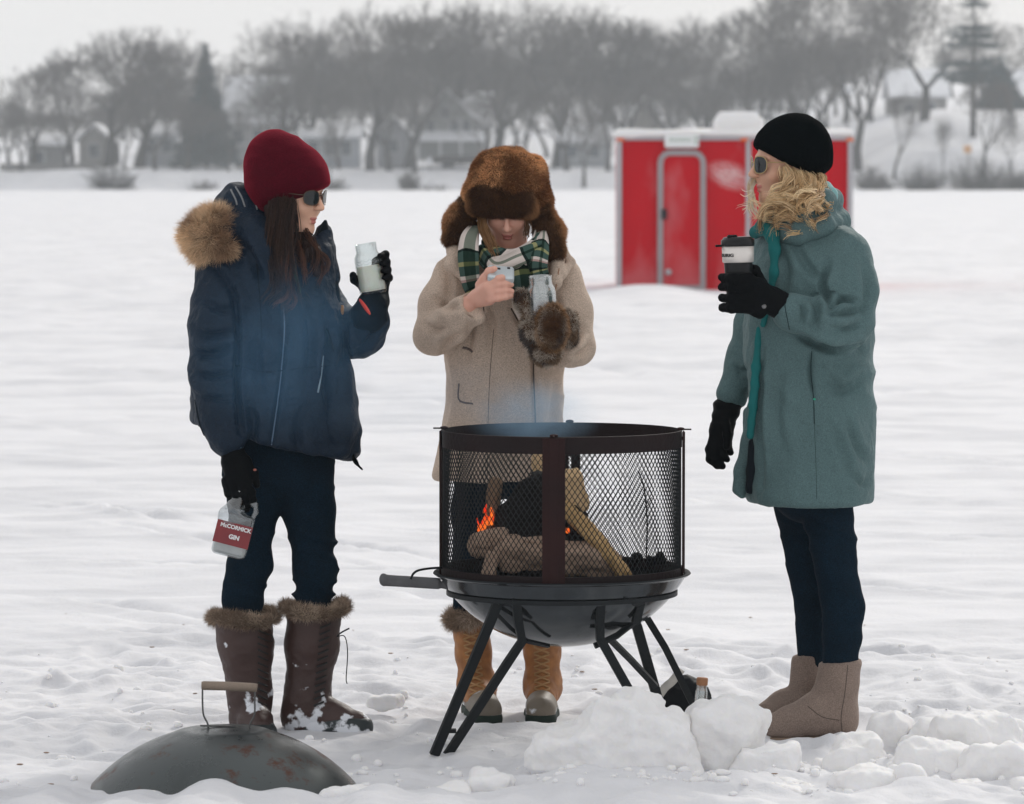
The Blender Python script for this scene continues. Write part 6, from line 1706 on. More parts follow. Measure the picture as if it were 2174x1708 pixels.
# expanded metal: two families of helical strands meeting in diamonds
mb = MB(); nd = 134; z0, z1 = ZB + .01, ZT - .044; dphi = 2 * math.pi / nd; rise = .0226
turns = (z1 - z0) / rise; nseg = 22
for sg in (-1, 1):
    for i in range(nd):
        a0 = i * dphi; t_ = np.linspace(0, 1, nseg)
        a = a0 + sg * t_ * turns * dphi
        p = np.stack([CX + (RS + .001 * sg) * np.cos(a), CY + (RS + .001 * sg) * np.sin(a), z0 + (z1 - z0) * t_], 1)
        mb.add(*g_tube(p, .0012, 4, False))
mb.build('mesh_screen', M_iron, PIT)
for a, split in ((-94.5, False), (85.5, True), (175.5, False), (-4.5, False)):
    A_ = R(a); tdir = np.array([-math.sin(A_), math.cos(A_), 0]); nd_ = np.array([math.cos(A_), math.sin(A_), 0])
    mb = MB()
    def plate(w0, w1, za, zb, off):
        c = cyl(A_, (za + zb) / 2, RS + off) + tdir * (w0 + w1) / 2
        Rm = np.stack([tdir, nd_, [0, 0, 1]], 1)
        mb.add(*g_box(c, [(w1 - w0) / 2, .0018, (zb - za) / 2], Rm, .0008))
    if split:
        plate(-.030, -.004, ZB, ZT - .002, .0065); plate(.003, .030, ZB, ZT - .002, .0065)
        for k in range(6): plate(-.0045, .0035, ZB + .05 + k * .062, ZB + .062 + k * .062, .0065)
    else:
        plate(-.031, .031, ZB - .01, ZT - .002, .0075); plate(-.012, .012, ZB, ZT - .004, .0105)
    c = cyl(A_, ZT + .003, RS + .012)
    mb.add(*g_tube([c - nd_ * .016, c + nd_ * .018], .0022, 8)).add(*g_tube([cyl(A_, ZT - .022, RS), cyl(A_, ZT - .022, RS + .012)], .005, 8)).add(*g_sphere(cyl(A_, ZT + .004, RS), [.012, .006, .005], 10, 6))
    mb.build('upright', M_rust2, PIT, ang=30)
# bowl
zr = ZB - .010; zb = q(0, 1372)[2]; RB = .345; dep = zr - zb; Rs = (RB ** 2 + dep ** 2) / (2 * dep)
out = []
for t_ in np.linspace(0, 1, 26):
    r = RB * (1 - t_); z = zr - (math.sqrt(Rs ** 2 - r ** 2) - (Rs - dep))
    out.append([r, z])
inn = [[max(r - .004, 0), z + .004] for r, z in out[::-1]]
lip = [[RB + .001, zr + .001], [RB + .010, zr + .003], [RB + .014, zr + .007], [RB + .011, zr + .011], [RB, zr + .008], [RB - .006, zr + .005]]
mb = MB(); mb.add(*g_lathe(out[::-1] + lip[:3], 96, cc)); bowl = mb.build('bowl', M_enam, PIT)
MB().add(*g_lathe(lip[2:] + inn[::-1], 96, cc)).build('bowl_inside', mat('sooty_steel', (.012, .015, .018), .75, .4, 12, .5, 40, spec=.2), bowl)
ra = np.linspace(0, 2 * np.pi, 97)
zring = 1.59 - (1283 - 369) / FPX * 11.2; RR = math.sqrt(max(Rs ** 2 - (zring - (zb + Rs)) ** 2, .01)) + .006
V, F = g_bar(np.stack([CX + RR * np.cos(ra), CY + RR * np.sin(ra), np.full(97, zring)], 1), .012, .006, side=[0, 0, 1])
MB().add(V, F).build('ring_frame', M_iron, PIT, ang=30)
# legs
def legs(name, parts):
    mb = MB()
    for pts, w in parts:
        W = np.array([q(*p) for p in pts]); mb.add(*g_bar(W, w, .007 + w * .25, side=[.96, .28, 0]))
    return mb.build(name, M_iron, PIT, smooth=False)
legs('leg', [([(1056, 1282, -.25), (1040, 1322, -.25), (922, 1603, -.185)], .027)])
legs('leg', [([(1096, 1272, -.285), (1100, 1318, -.27), (1108, 1362, -.24), (1080, 1404, -.23), (948, 1606, -.17)], .024), ([(946, 1552, -.185), (968, 1552, -.18)], .012)])
legs('leg', [([(1276, 1274, -.285), (1273, 1318, -.27), (1274, 1356, -.24), (1345, 1482, -.20), (1392, 1572, -.18)], .024)])
legs('leg', [([(1338, 1296, -.02), (1352, 1330, .0), (1398, 1490, .12), (1416, 1556, .18)], .028)])
legs('leg', [([(1366, 1300, .15), (1412, 1375, .22), (1462, 1476, .32), (1496, 1544, .36)], .020)])
legs('brace', [([(1296, 1358, -.18), (1340, 1402, -.05), (1392, 1458, .08)], .017)])
legs('brace', [([(1262, 1372, -.20), (1310, 1350, -.18), (1350, 1318, -.12), (1385, 1296, .0)], .016)])
legs('brace', [([(1050, 1300, -.24), (1085, 1335, -.23), (1120, 1362, -.22), (1165, 1372, -.16)], .010)])
legs('bracket', [([(1318, 1268, -.27), (1360, 1282, -.22), (1350, 1322, -.18)], .024)])
# side handle with a loose wire hook
s = SDF(.004); s.rbox(q(874, 1236, -.06), [.080, .011, .0155], rot('Y', 3.5), .005); s.ell(q(814, 1231, -.06), [.012, .013, .018]); s.rbox(q(958, 1246, -.06), [.03, .009, .010], rot('Y', 12), .004)
V, F = s.mesh(.003); mk('handle', V, F, mat('dull_grey_steel', (.10, .10, .105), .55, .35, 30, .3, 90, metal=.3), PIT)
MB().add(*g_bar(catmull([q(872, 1230, -.09), q(878, 1218, -.09), q(890, 1211, -.08), q(915, 1207, -.06), q(948, 1205, -.02)], 18), .006, .003, side=[0, 0, 1])).build('wire_hook', M_iron, PIT)
# wood in the bowl
M_wood = mat('split_wood', (.42, .27, .14), .85, .35, 9, .6, 45, col2=(.66, .48, .28), spec=.1)
M_wbark = mat('log_bark', (.17, .11, .075), .95, .4, 12, .9, 60, col2=(.52, .38, .29), bdist=.01, spec=.08)
M_char = mat('charred_wood', (.004, .004, .0045), .9, .5, 20, .9, 50, col2=(.014, .012, .012), bdist=.01, spec=.12)
def log(label, pts, r, m, seed=1, flat=.75, squareness=3.2, group=None, cat='log', name='firewood_log'):
    s = SDF(.01); pts = [q(*p) for p in pts]
    a, b = np.array(pts[0]), np.array(pts[-1]); ax = (b - a) / np.linalg.norm(b - a); Rm = axisR(ax, (.2, .9, .1))
    L = np.linalg.norm(b - a) / 2
    s.rbox((a + b) / 2, [r, r * flat, L], Rm, r * .35)
    s.cap(a + ax * r * .5 + Rm[:, 0] * r * .25, b - ax * r * .6 + Rm[:, 0] * r * .2, r * .85, r * .8, .012)
    V, F = s.mesh(max(.0035, r * .12), disp=lambda V, N: .26 * r * fbm((V @ Rm) * [30, 30, 14] + seed * 5, 3, seed) + .06 * r * vn((V @ Rm) * [130, 130, 12], seed))
    o = mk(name, V, F, m, loc=(a + b) / 2); tag(o, label, cat, group); return o
s = SDF(.03); s.chain([q(1136, 1020, .03), q(1126, 1060, .02), q(1112, 1110, .01), q(1108, 1150, .0)], [.020, .046, .066, .074]); s.chain([q(1150, 1012, .05), q(1160, 1080, .03), q(1175, 1150, .0)], [.018, .04, .05])
V, F = s.mesh(.006, disp=lambda V, N: .012 * fbm(V * [22, 22, 12], 3, 4) + .004 * vn(V * 70, 3)); o = mk('burnt_wood_heap', V, F, M_char, loc=q(1118, 1150, 0)); tag(o, 'dark burnt stump of wood peaked in the middle of the fire', 'burnt wood')
log('black charred log slanting behind the leaning yellow plank', [(1196, 1060, .03), (1255, 1190, -.02)], .050, M_char, 3)
log('leaning yellow split plank at the right of the fire', [(1197, 1072, -.03), (1330, 1226, -.12)], .025, mat('yellow_plank', (.46, .30, .14), .8, .3, 12, .5, 60, spec=.1), 4, .6)
log('short upright chunk of pale wood with a knot behind the front bar', [(1212, 1005, .0), (1226, 1088, .0)], .032, M_wood, 5, .8)
log('thin upright stick of split wood left of the burnt log', [(1052, 1018, .06), (1036, 1150, .02)], .023, mat('brown_split_wood', (.20, .13, .085), .85, .3, 12, .5, 60, spec=.1), 6, .7)
log('orange-brown stick standing tallest behind the front bar', [(1139, 962, .12), (1150, 1075, .10)], .016, M_wood, 7, .7)
log('long bark-covered log lying across the front of the fire', [(1062, 1178, -.10), (1308, 1196, -.06)], .044, M_wbark, 8, .9)
log('fat short log end lying at the left front of the fire', [(1012, 1160, -.08), (1088, 1142, -.02)], .034, M_wbark, 9, .9)
log('knobbly bark log resting on the long front log', [(1078, 1150, -.07), (1168, 1164, -.05)], .028, M_wbark, 10, .8)
log('sooty log lowest in the bowl at the left', [(1022, 1216, -.10), (1150, 1224, -.08)], .034, M_char, 11, .9)
log('short light log stub standing at the left front of the bowl', [(1046, 1176, -.14), (1038, 1226, -.16)], .019, M_wbark, 12, .9)
log('sooty log lowest in the bowl at the right', [(1190, 1218, -.06), (1300, 1220, -.04)], .030, M_char, 13, .9)
tw = MB().add(*g_tube(catmull([q(1356, 1002, .16), q(1368, 1040, .17), q(1374, 1110, .17), q(1372, 1185, .16)], 14), .0022, 5)).add(*g_tube([q(1372, 1080, .17), q(1384, 1056, .17)], .0012, 4)).build('twig', M_char, loc=q(1372, 1100, .17))
tag(tw, 'thin dark twig standing in the right half of the fire pit', 'twig')
# ash and small embers
s = SDF(.03); s.ell([CX, CY, zr - .045], [.25, .25, .035]); V, F = s.mesh(.012, disp=folds(20, .012, 3)); o = mk('ash_bed', V, F, mat('ash', (.06, .058, .056), .95, .5, 14, .6, 60, spec=.05)); tag(o, kind='stuff')
for i, (x, y, dy) in enumerate(((1384, 1192, .1), (1402, 1186, .12), (1352, 1186, .12))):
    s = SDF(.01); s.ell(q(x, y, dy), [.016, .014, .018]); V, F = s.mesh(.004, disp=folds(60, .005, i)); o = mk('charcoal_lump', V, F, M_char); tag(o, ['biggest lump of charcoal on the right rim of the bowl', 'rightmost lump of charcoal on the bowl floor', 'small lump of charcoal beside the foot of the yellow plank'][i], 'charcoal')
# flames
M_fl = bpy.data.materials.new('flame'); M_fl.use_nodes = True; nt = M_fl.node_tree; nt.nodes.clear()
o_ = nt.nodes.new('ShaderNodeOutputMaterial'); em = nt.nodes.new('ShaderNodeEmission'); tr = nt.nodes.new('ShaderNodeBsdfTransparent'); mx = nt.nodes.new('ShaderNodeMixShader')
tcn = nt.nodes.new('ShaderNodeTexCoord'); nn = nt.nodes.new('ShaderNodeTexNoise'); nn.inputs['Scale'].default_value = 45; nt.links.new(tcn.outputs['Object'], nn.inputs[0])
rp_ = nt.nodes.new('ShaderNodeValToRGB'); rp_.color_ramp.elements[0].position = .35; rp_.color_ramp.elements[0].color = (.75, .02, .01, 1); rp_.color_ramp.elements[1].position = .65; rp_.color_ramp.elements[1].color = (1, .22, .03, 1)
nt.links.new(nn.outputs[0], rp_.inputs[0]); nt.links.new(rp_.outputs[0], em.inputs[0]); em.inputs[1].default_value = 1.05
lw = nt.nodes.new('ShaderNodeLayerWeight'); lw.inputs[0].default_value = .5; nt.links.new(lw.outputs['Facing'], mx.inputs[0]); nt.links.new(em.outputs[0], mx.inputs[1]); nt.links.new(tr.outputs[0], mx.inputs[2]); nt.links.new(mx.outputs[0], o_.inputs[0])
s = SDF(.008)
for pts, r0 in (([(1014, 1146), (1020, 1124), (1028, 1100)], .009), ([(1026, 1130), (1034, 1104), (1028, 1080)], .008), ([(1042, 1112), (1045, 1094), (1042, 1078)], .008), ([(1030, 1086), (1033, 1066)], .004), ([(1016, 1118), (1012, 1098)], .004)):
    s.chain([q(x, y, -.02) for x, y in pts], list(np.linspace(r0, r0 * .25, len(pts))))
V, F = s.mesh(.0025, disp=folds(60, .003, 3)); o = mk('flame', V, F, M_fl); tag(o, 'small orange flames licking up the stick at the left of the fire', 'flame')
s = SDF(.004); s.ell(q(1205, 1127, -.05), [.007, .006, .009]); V, F = s.mesh(.002); o = mk('ember', V, F, M_fl); tag(o, 'small red ember glowing beside the front bar of the fire pit', 'ember')

# ================================================================ lid on the snow
D = 10.72; S = FPX / D
lc = q(474, 1678, 0); LR = 287 / S; LH = .160; Rs2 = (LR ** 2 + LH ** 2) / (2 * LH)
LID = empty('domed_lid', (lc[0], D, 0), 'domed dark steel lid with a wooden grip, half sunk in snow at lower left', 'lid')
prof = []
for t_ in np.linspace(0, 1, 40):
    r = LR * (1 - t_); z = math.sqrt(Rs2 ** 2 - r ** 2) - (Rs2 - LH)
    prof.append([r, z + (.003 * math.exp(-((r - .11) / .02) ** 2))])
M_lid = mat('scorched_steel', (.075, .085, .086), .27, .55, 3.5, .25, 30, metal=.7, bdist=.002)
nt = M_lid.node_tree; b = nt.nodes['Principled BSDF']; L = nt.links; src = b.inputs['Base Color'].links[0].from_socket
tc = nt.nodes.new('ShaderNodeTexCoord'); no = nt.nodes.new('ShaderNodeTexNoise'); no.inputs['Scale'].default_value = 7; no.inputs['Detail'].default_value = 8; no.inputs['Roughness'].default_value = .7; L.new(tc.outputs['Object'], no.inputs[0])
r2 = nt.nodes.new('ShaderNodeMapRange'); r2.inputs[1].default_value = .57; r2.inputs[2].default_value = .64; L.new(no.outputs[0], r2.inputs[0])
mx = nt.nodes.new('ShaderNodeMix'); mx.data_type = 'RGBA'; L.new(r2.outputs[0], mx.inputs[0]); L.new(src, mx.inputs[6]); mx.inputs[7].default_value = (.085, .035, .022, 1); L.new(mx.outputs[2], b.inputs['Base Color'])
r3 = nt.nodes.new('ShaderNodeMapRange'); r3.inputs[1].default_value = .35; r3.inputs[2].default_value = .7; r3.inputs[3].default_value = .20; r3.inputs[4].default_value = .50; L.new(no.outputs[0], r3.inputs[0]); L.new(r3.outputs[0], b.inputs['Roughness'])
pr2 = [[LR + .006, -.03], [LR + .004, -.004]] + prof
MB().add(*g_lathe(pr2, 110, [lc[0], D, -.004])).build('dome', M_lid, LID)
mb = MB()
for x0, x1 in ((430, 442), (541, 530)):
    mb.add(*g_tube(catmull([q(x0, 1458, -.02), q(x0, 1490, -.02), q(x0 + (2 if x0 < 500 else -1), 1518, -.02), q(x1, 1540, -.02), q(x1 - (4 if x0 < 500 else -4), 1556, -.02)], 16), .0026, 6))
mb.add(*g_tube([q(425, 1541, -.02), q(500, 1543, -.02)], .0022, 6)); mb.build('wire_bail', mat('bare_wire', (.10, .10, .10), .4, metal=.6), LID)
V, F = g_tube([q(428, 1456, -.02), q(432, 1456, -.02), q(480, 1457, -.02), q(538, 1460, -.02), q(546, 1461, -.02)], [.010, .0115, .0118, .0115, .0105], 14)
MB().add(V, F).build('wooden_grip', mat('weathered_grip', (.23, .18, .14), .8, .35, 20, .5, 80), LID)
for x, y, w, h in ((318, 1592, .014, .007), (330, 1583, .008, .004), (300, 1620, .006, .003)):
    a_ = ray(x, y); 
    bvl = bvh_of([tuple(v.co) for v in []], []) if False else None
# ================================================================ things lying behind the snow blocks
D = 12.1; S = FPX / D
bag = empty('black_bag', q(1455, 1500, 0), 'crumpled black bag with a pale strap lying in the snow behind the large snow blocks', 'bag')
s = SDF(.03); s.chain([q(1402, 1486, .0), q(1440, 1470, .0), q(1475, 1474, .02), q(1508, 1496, .03)], [.018, .034, .036, .016]); s.ell(q(1456, 1452, .02), [.016, .03, .022]); s.cap(q(1420, 1505), q(1480, 1512), .04)
V, F = s.mesh(.005, disp=folds(14, .008, 3)); mk('body', V, F, mat('black_nylon', (.004, .006, .008), .6, .4, 12, .5, 60, spec=.15), bag)
V, F = g_bar(catmull([q(1396, 1482, -.06), q(1412, 1460, -.065), q(1428, 1446, -.06), q(1446, 1422, -.04)], 16), .024, .006, side=[.75, -.2, -.6]); mk('strap', V, F, mat('pale_webbing', (.50, .48, .44), .8, .3, 30), bag)
D = 11.75; S = FPX / D
bt = q(1487, 1500, 0); bo = empty('small_bottle', bt, 'small clear glass bottle with a cork standing in snow behind the second snow block', 'bottle')
bR = rot('Y', 4)
MB().add(*g_lathe([[.0, -.02], [.0165, -.02], [.0175, -.01], [.0175, .042], [.0150, .052], [.0145, .060], [.0155, .061], [.0135, .061], [.013, .052], [.0155, .040], [.0155, -.01]], 26, bt, bR)).build('glass', M_glassc, bo)
MB().add(*g_lathe([[0, .044], [.0125, .046], [.0135, .060], [.0160, .062], [.0165, .078], [.015, .082], [0, .082]], 22, bt, bR)).build('cork', mat('cork', (.42, .20, .10), .8, .25, 60, .4, 150), bo)

# ================================================================ ice house
D = 56.6; S = FPX / D
hx0, hx1 = q(1312, 0)[0], q(1810, 0)[0]; hz1 = q(0, 290)[2]; W_ = hx1 - hx0; cxh = (hx0 + hx1) / 2
HS = empty('ice_house', (cxh, D + 1.1, 0), 'bright red box-shaped ice fishing house with a rounded door standing on the lake', 'ice house')
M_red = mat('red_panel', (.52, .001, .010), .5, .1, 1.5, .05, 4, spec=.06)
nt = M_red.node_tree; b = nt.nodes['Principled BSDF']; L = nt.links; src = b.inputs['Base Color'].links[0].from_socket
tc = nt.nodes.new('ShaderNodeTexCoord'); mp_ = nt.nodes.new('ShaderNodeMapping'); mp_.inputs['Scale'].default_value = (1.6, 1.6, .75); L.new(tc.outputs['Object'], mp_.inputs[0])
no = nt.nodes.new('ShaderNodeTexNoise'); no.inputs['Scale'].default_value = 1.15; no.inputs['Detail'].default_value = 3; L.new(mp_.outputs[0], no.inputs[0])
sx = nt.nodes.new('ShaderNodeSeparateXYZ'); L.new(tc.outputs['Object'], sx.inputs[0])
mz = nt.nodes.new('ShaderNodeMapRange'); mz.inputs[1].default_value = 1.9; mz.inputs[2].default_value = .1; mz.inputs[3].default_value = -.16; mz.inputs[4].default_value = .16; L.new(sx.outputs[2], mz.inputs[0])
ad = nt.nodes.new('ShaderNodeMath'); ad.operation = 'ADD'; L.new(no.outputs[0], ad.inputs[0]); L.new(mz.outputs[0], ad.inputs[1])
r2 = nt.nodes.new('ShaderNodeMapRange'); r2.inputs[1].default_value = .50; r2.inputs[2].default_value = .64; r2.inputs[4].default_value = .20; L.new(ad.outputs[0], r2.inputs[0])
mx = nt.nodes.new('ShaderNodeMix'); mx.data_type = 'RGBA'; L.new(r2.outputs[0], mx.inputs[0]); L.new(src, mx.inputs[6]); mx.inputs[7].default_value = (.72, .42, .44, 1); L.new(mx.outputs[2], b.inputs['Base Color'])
M_alu = mat('dull_aluminium', (.45, .44, .46), .45, .12, 6, metal=.4)
M_snowcap = M_chunk
zc = (hz1 - .1) / 2
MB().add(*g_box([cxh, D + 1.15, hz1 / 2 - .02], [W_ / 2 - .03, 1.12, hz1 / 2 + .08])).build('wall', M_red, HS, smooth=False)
mb = MB()
for x in (hx0 + .02, hx1 - .02): mb.add(*g_box([x, D + .03, hz1 / 2], [.035, .05, hz1 / 2 + .05], bev=.006))
mb.add(*g_box([cxh, D + .03, hz1 - .02], [W_ / 2 - .02, .045, .035], bev=.006)).add(*g_box([q(1590, 0)[0], D + .025, hz1 / 2], [.034, .022, hz1 / 2 - .03], bev=.005))
mb.build('trim', M_alu, HS, smooth=False)
s = SDF(.03); s.rbox([cxh, D + 1.1, hz1 + .045], [W_ / 2 + .03, 1.2, .05], None, .035); V, F = s.mesh(.03, disp=lambda V, N: .02 * fbm(V * [2, 2, 2], 3, 3)); mk('roof_snow', V, F, M_snowcap, HS)
def dq(x, y, off): p = q(x, y); return np.array([p[0], D - off, p[2]])
# door
a, b2, r0 = q(1402, 325), q(1492, 612), .14
def rrect(x0, x1, z0, z1, r, n=8):
    P_ = []
    for cx_, cz_, s0 in ((x1 - r, z1 - r, 0), (x0 + r, z1 - r, 90), (x0 + r, z0 + r * .2, 180), (x1 - r, z0 + r * .2, 270)):
        rr = r if s0 < 180 else r * .2
        if s0 >= 180: cx_ = x0 + rr if s0 == 180 else x1 - rr
        for k in range(n + 1): t_ = R(s0 + 90 * k / n); P_.append([cx_ + rr * math.cos(t_), cz_ + rr * math.sin(t_)])
    return np.array(P_)
rr = rrect(a[0], b2[0], b2[2], a[2], r0); n = len(rr)
V = np.concatenate([np.stack([rr[:, 0], np.full(n, D - .005), rr[:, 1]], 1), np.stack([rr[:, 0], np.full(n, D + .04), rr[:, 1]], 1)])
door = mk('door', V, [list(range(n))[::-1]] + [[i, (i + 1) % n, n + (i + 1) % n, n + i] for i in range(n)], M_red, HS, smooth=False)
pth = np.stack([np.append(rr[:, 0], rr[0, 0]), np.full(n + 1, D - .005), np.append(rr[:, 1], rr[0, 1])], 1)
V, F = g_bar(pth, .075, .035, side=None); 
o1 = rrect(a[0] - .038, b2[0] + .038, b2[2] - .038, a[2] + .038, r0 + .038); i1 = rrect(a[0] + .038, b2[0] - .038, b2[2] + .038, a[2] - .038, r0 - .038)
V = np.concatenate([np.stack([z_[:, 0], np.full(n, y_), z_[:, 1]], 1) for z_, y_ in ((o1, D + .02), (o1, D - .035), (i1, D - .035), (i1, D + .02))])
F = [[k * n + i, k * n + (i + 1) % n, (k + 1) * n + (i + 1) % n, (k + 1) * n + i] for k in range(3) for i in range(n)]
mk('door_frame', V, F, mat('worn_aluminium', (.34, .31, .32), .5, .15, 8, metal=.4), HS, smooth=False)
hc_ = dq(1410, 455, .06); MB().add(*g_box(hc_, [.035, .02, .07], bev=.01)).add(*g_tube([hc_ + [0, -.01, .02], hc_ + [.02, -.05, 0], hc_ + [.0, -.01, -.05]], .012, 6)).build('handle', mat('black_handle', (.02, .03, .04), .4), door)
MB().add(*g_lathe([[0, 0], [.045, 0], [.045, .012], [.02, .02], [0, .02]], 16, dq(1419, 578, .02), axisR([0, -1, 0]))).build('latch', M_alu, door)
c = (q(1411, 284) + q(1483, 315)) / 2
sg = MB().add(*g_box([c[0], D - .06, c[2] + .02], [.235, .02, .115], bev=.02)).build('sign', mat('white_sign', (.80, .82, .82), .5), HS, smooth=False)
mb = MB()
for k, (x, w) in enumerate(((-.15, .030), (-.10, .024), (-.055, .026), (-.01, .020), (.03, .028), (.075, .022), (.115, .018))):
    mb.add(*g_box([c[0] + x, D - .0815, c[2] + .012], [w * .5, .002, .022])).add(*g_box([c[0] + x + .006, D - .0835, c[2] + .012 + .016 * (-1) ** k], [w * .75, .002, .005]))
mb.add(*g_box([c[0] + .190, D - .0815, c[2] + .01], [.014, .002, .06])); mb.build('lettering', mat('faded_green_print', (.42, .50, .43), .6), sg, smooth=False)
mb = MB()
for x in (1318, 1580, 1804):
    p = q(x, 297); mb.add(*g_box([p[0], D - .025, p[2]], [.05, .008, .02]))
mb.build('reflector', mat('orange_reflector', (.85, .16, .03), .4), HS, smooth=False)
# roof vent under snow
s = SDF(.06); c = q(1576, 262); s.rbox([c[0] - .02, D + .5, hz1 + .16], [.33, .32, .10], None, .04); s.rbox([c[0] - .04, D + .5, hz1 + .27], [.27, .27, .07], None, .06)
V, F = s.mesh(.02, disp=lambda V, N: .012 * fbm(V * 4, 2, 5)); o = mk('roof_vent', V, F, M_snowcap, HS)

# ================================================================ blocks of snow in the foreground
def block(label, ells, Y0, dep, seed, h=.007, facets=7, group=None, amp=1.0):
    S0 = FPX / Y0; s = SDF(.022); g = np.random.default_rng(seed)
    cs = []
    for (x, y, a, b) in ells:
        c = P(x, y, Y0); cs.append(c)
        s.rbox(c, [a / S0, dep * min(1, a / 60 + .3), b / S0], rot('Y', g.uniform(-18, 18)) @ rot('Z', g.uniform(-30, 30)), min(a, b) / S0 * .62, k=.03)
    c0 = np.mean(cs, 0); ext = np.array([max(e[0] + e[2] for e in ells) - min(e[0] - e[2] for e in ells), max(e[1] + e[3] for e in ells) - min(e[1] - e[3] for e in ells)]) / S0 / 2
    for i in range(facets):
        n = g.normal(size=3); n[1] -= .5; n[2] += .3; n /= np.linalg.norm(n)
        d = abs(n[0]) * ext[0] + abs(n[2]) * ext[1] + abs(n[1]) * dep
        s.cut(c0 + n * d * g.uniform(.74, .92), n, .010)
    V, F = s.mesh(h, disp=lambda V, N: amp * (.012 * fbm(V * 9 + seed, 3, seed) + .0045 * fbm(V * 42, 3, seed + 3) + .009 * (1 - 2 * np.abs(vn(V * 14, seed + 5)))))
    o = mk('snow_block', V, F, M_chunk, loc=c0); tag(o, label, 'snow block', group); return o
block('largest snow block, jagged-topped, in front of the fire pit', [(1225, 1594, 88, 50), (1320, 1572, 88, 72), (1405, 1592, 72, 72), (1335, 1515, 42, 38)], 10.85, .13, 3, .006)
block('second largest snow block, upright, right of the largest one', [(1500, 1556, 46, 58), (1555, 1572, 50, 84)], 11.0, .11, 4, .006)
block('low wide snow block at the right foot of the second largest one', [(1598, 1632, 46, 38), (1650, 1608, 40, 28)], 10.85, .08, 5)
block('small pointed snow lump behind the pile right of the taupe boots', [(1890, 1575, 42, 50)], 11.25, .05, 6)
block('small rounded snow lump between the pointed lump and the big right block', [(1975, 1566, 36, 36), (1945, 1590, 32, 26)], 11.2, .05, 7)
block('big rounded snow block highest in the right pile', [(2068, 1578, 76, 58), (2010, 1560, 40, 36), (2130, 1590, 40, 40)], 11.0, .10, 8)
block('wide snow block in the middle of the right pile', [(1985, 1632, 80, 52), (1930, 1656, 46, 36)], 10.8, .10, 9)
block('large snow block cut off by the lower right corner', [(2112, 1655, 74, 66), (2168, 1640, 40, 56)], 10.7, .12, 10)
block('sloping snow block at the left end of the right pile', [(1828, 1614, 52, 44), (1796, 1640, 40, 30)], 10.95, .07, 11)
block('smooth rounded snow block at the bottom edge of the right pile', [(1838, 1680, 60, 42)], 10.55, .08, 12)
block('pointed snow block at the bottom edge beside the smooth rounded one', [(1920, 1672, 32, 46)], 10.55, .06, 13)
block('small pointed snow lump at the bottom edge near the right corner', [(1990, 1694, 30, 34)], 10.5, .05, 14)
block('flat snow slab at the bottom edge below the low wide block', [(1720, 1700, 46, 24), (1670, 1692, 36, 20)], 10.55, .08, 15)
block('smooth snow slab at the bottom left of the largest snow block', [(1045, 1676, 48, 34)], 10.6, .07, 16)
block('broad snow ridge at the bottom edge below the largest snow block', [(1240, 1708, 80, 36), (1340, 1700, 60, 30)], 10.5, .10, 17)
block('long low snow lump at the bottom edge below the second largest block', [(1480, 1700, 62, 24), (1560, 1690, 40, 22)], 10.6, .08, 18)
block('snow lump on the front edge of the steel lid, left of centre', [(306, 1706, 34, 22), (356, 1708, 40, 16)], 10.42, .05, 19)
block('snow lump against the right end of the steel lid', [(720, 1702, 44, 26), (780, 1698, 40, 20)], 10.45, .06, 20)
block('small snow lump right of the brown boots', [(800, 1492, 22, 14), (835, 1488, 16, 12)], 12.2, .04, 21, amp=.6)
block('small snow lump leaning on the pointed block at the right edge', [(2150, 1572, 28, 30)], 11.1, .05, 22)
for i, (x, y, a, b, Yb) in enumerate(((1760, 1640, 30, 22, 11.0), (1870, 1640, 30, 24, 10.9), (1935, 1600, 22, 18, 11.1), (2050, 1690, 34, 24, 10.5), (2170, 1690, 26, 26, 10.5), (1785, 1700, 26, 18, 10.5), (1880, 1700, 24, 18, 10.48), (1640, 1668, 24, 14, 10.75), (1130, 1690, 30, 18, 10.5), (1410, 1690, 24, 14, 10.55), (960, 1694, 34, 18, 10.5), (880, 1700, 30, 14, 10.48))):
    block('small rounded snow chunk lying among the larger blocks of the foreground pile', [(x, y, a, b)], Yb, .045, 60 + i, group='small snow chunks in the foreground pile')
# crumbs of snow and ice
g = np.random.default_rng(77); mb = MB()
for i in range(620):
    if i < 330:
        x = g.uniform(.05, 1.45); y = g.uniform(10.35, 11.3)
    else: x = g.uniform(-1.6, 1.6); y = 10.5 + 3.2 * g.random() ** 1.4
    r = .004 + .013 * g.random() ** 2.6
    V, F = g_sphere([0, 0, 0], [r * g.uniform(.7, 1.4), r, r * g.uniform(.5, 1)], 7, 5); V = V * (1 + .25 * vn(V * 90 + i, i % 17))[:, None]
    mb.add(V + [x, y, float(G(np.array([x]), np.array([y]))[0]) + r * .3], F)
o = mb.build('snow_crumbs', M_chunk); tag(o, kind='stuff')
mb = MB()
for i in range(60):
    x = g.uniform(-1.6, 1.6); y = g.uniform(10.5, 15); r = g.uniform(.002, .005)
    V, F = g_sphere([x, y, float(G(np.array([x]), np.array([y]))[0]) + .002], [r * 2, r, r * .4], 6, 4); mb.add(V, F)
o = mb.build('bark_chips', M_wbark); tag(o, kind='stuff')

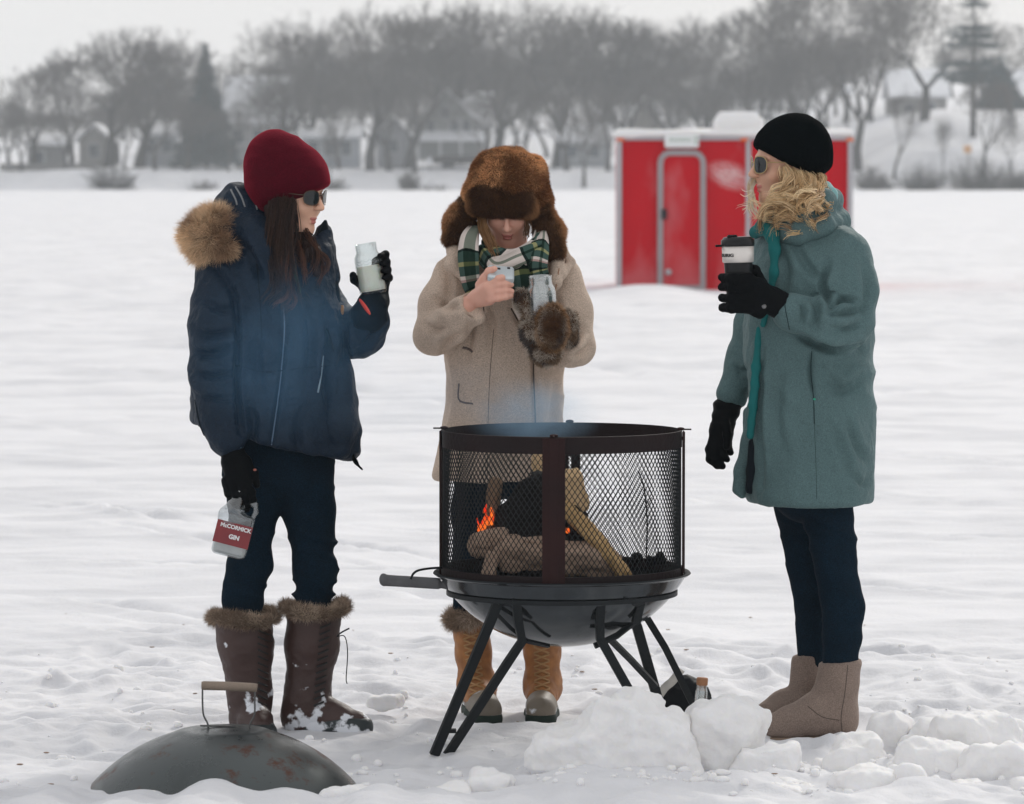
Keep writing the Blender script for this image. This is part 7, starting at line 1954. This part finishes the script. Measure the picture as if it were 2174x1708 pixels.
# ================================================================ smoke and breath
def puff(name, c, r, rz, dens, col, nsc=3.0, th=.42, Rm=0):
    V, F = g_sphere([0, 0, 0], 1.0, 24, 14)
    m = bpy.data.materials.new(name); m.use_nodes = True; nt = m.node_tree; nt.nodes.clear(); L = nt.links
    o_ = nt.nodes.new('ShaderNodeOutputMaterial'); v = nt.nodes.new('ShaderNodeVolumePrincipled'); v.inputs['Color'].default_value = (*col, 1); v.inputs['Anisotropy'].default_value = .1
    tc = nt.nodes.new('ShaderNodeTexCoord'); ln = nt.nodes.new('ShaderNodeVectorMath'); ln.operation = 'LENGTH'; L.new(tc.outputs['Object'], ln.inputs[0])
    f = nt.nodes.new('ShaderNodeMapRange'); f.interpolation_type = 'SMOOTHSTEP'; f.inputs[1].default_value = 1.0; f.inputs[2].default_value = .25; L.new(ln.outputs['Value'], f.inputs[0])
    n = nt.nodes.new('ShaderNodeTexNoise'); n.inputs['Scale'].default_value = nsc; n.inputs['Detail'].default_value = 4; n.inputs['Distortion'].default_value = .8; L.new(tc.outputs['Object'], n.inputs[0])
    t = nt.nodes.new('ShaderNodeMapRange'); t.inputs[1].default_value = th - .12; t.inputs[2].default_value = th + .22; L.new(n.outputs[0], t.inputs[0])
    a = nt.nodes.new('ShaderNodeMath'); a.operation = 'MULTIPLY'; L.new(f.outputs[0], a.inputs[0]); L.new(t.outputs[0], a.inputs[1])
    b = nt.nodes.new('ShaderNodeMath'); b.operation = 'MULTIPLY'; b.inputs[1].default_value = dens; L.new(a.outputs[0], b.inputs[0]); L.new(b.outputs[0], v.inputs['Density'])
    L.new(v.outputs[0], o_.inputs['Volume'])
    o = mk(name, V, F, m); o.location = tuple(c); o.scale = tuple(r); o.rotation_euler = (0, R(Rm), 0); tag(o, kind='stuff'); return o
puff('smoke', P(610, 745, 11.40), (.36, .14, .30), 0, 1.5, (.26, .56, .90), 2.0, .42, -10)
puff('smoke', P(900, 850, 11.44), (.34, .13, .13), 0, .8, (.45, .66, .88), 1.8, .38, -12)
puff('smoke', P(1130, 880, 11.50), (.22, .16, .12), 0, 4.0, (.42, .66, .88), 1.8, .38)
puff('breath_vapour', P(1550, 374, 11.66), (.085, .05, .05), 0, 15.0, (.95, .96, .98), 2.6, .42, 20)
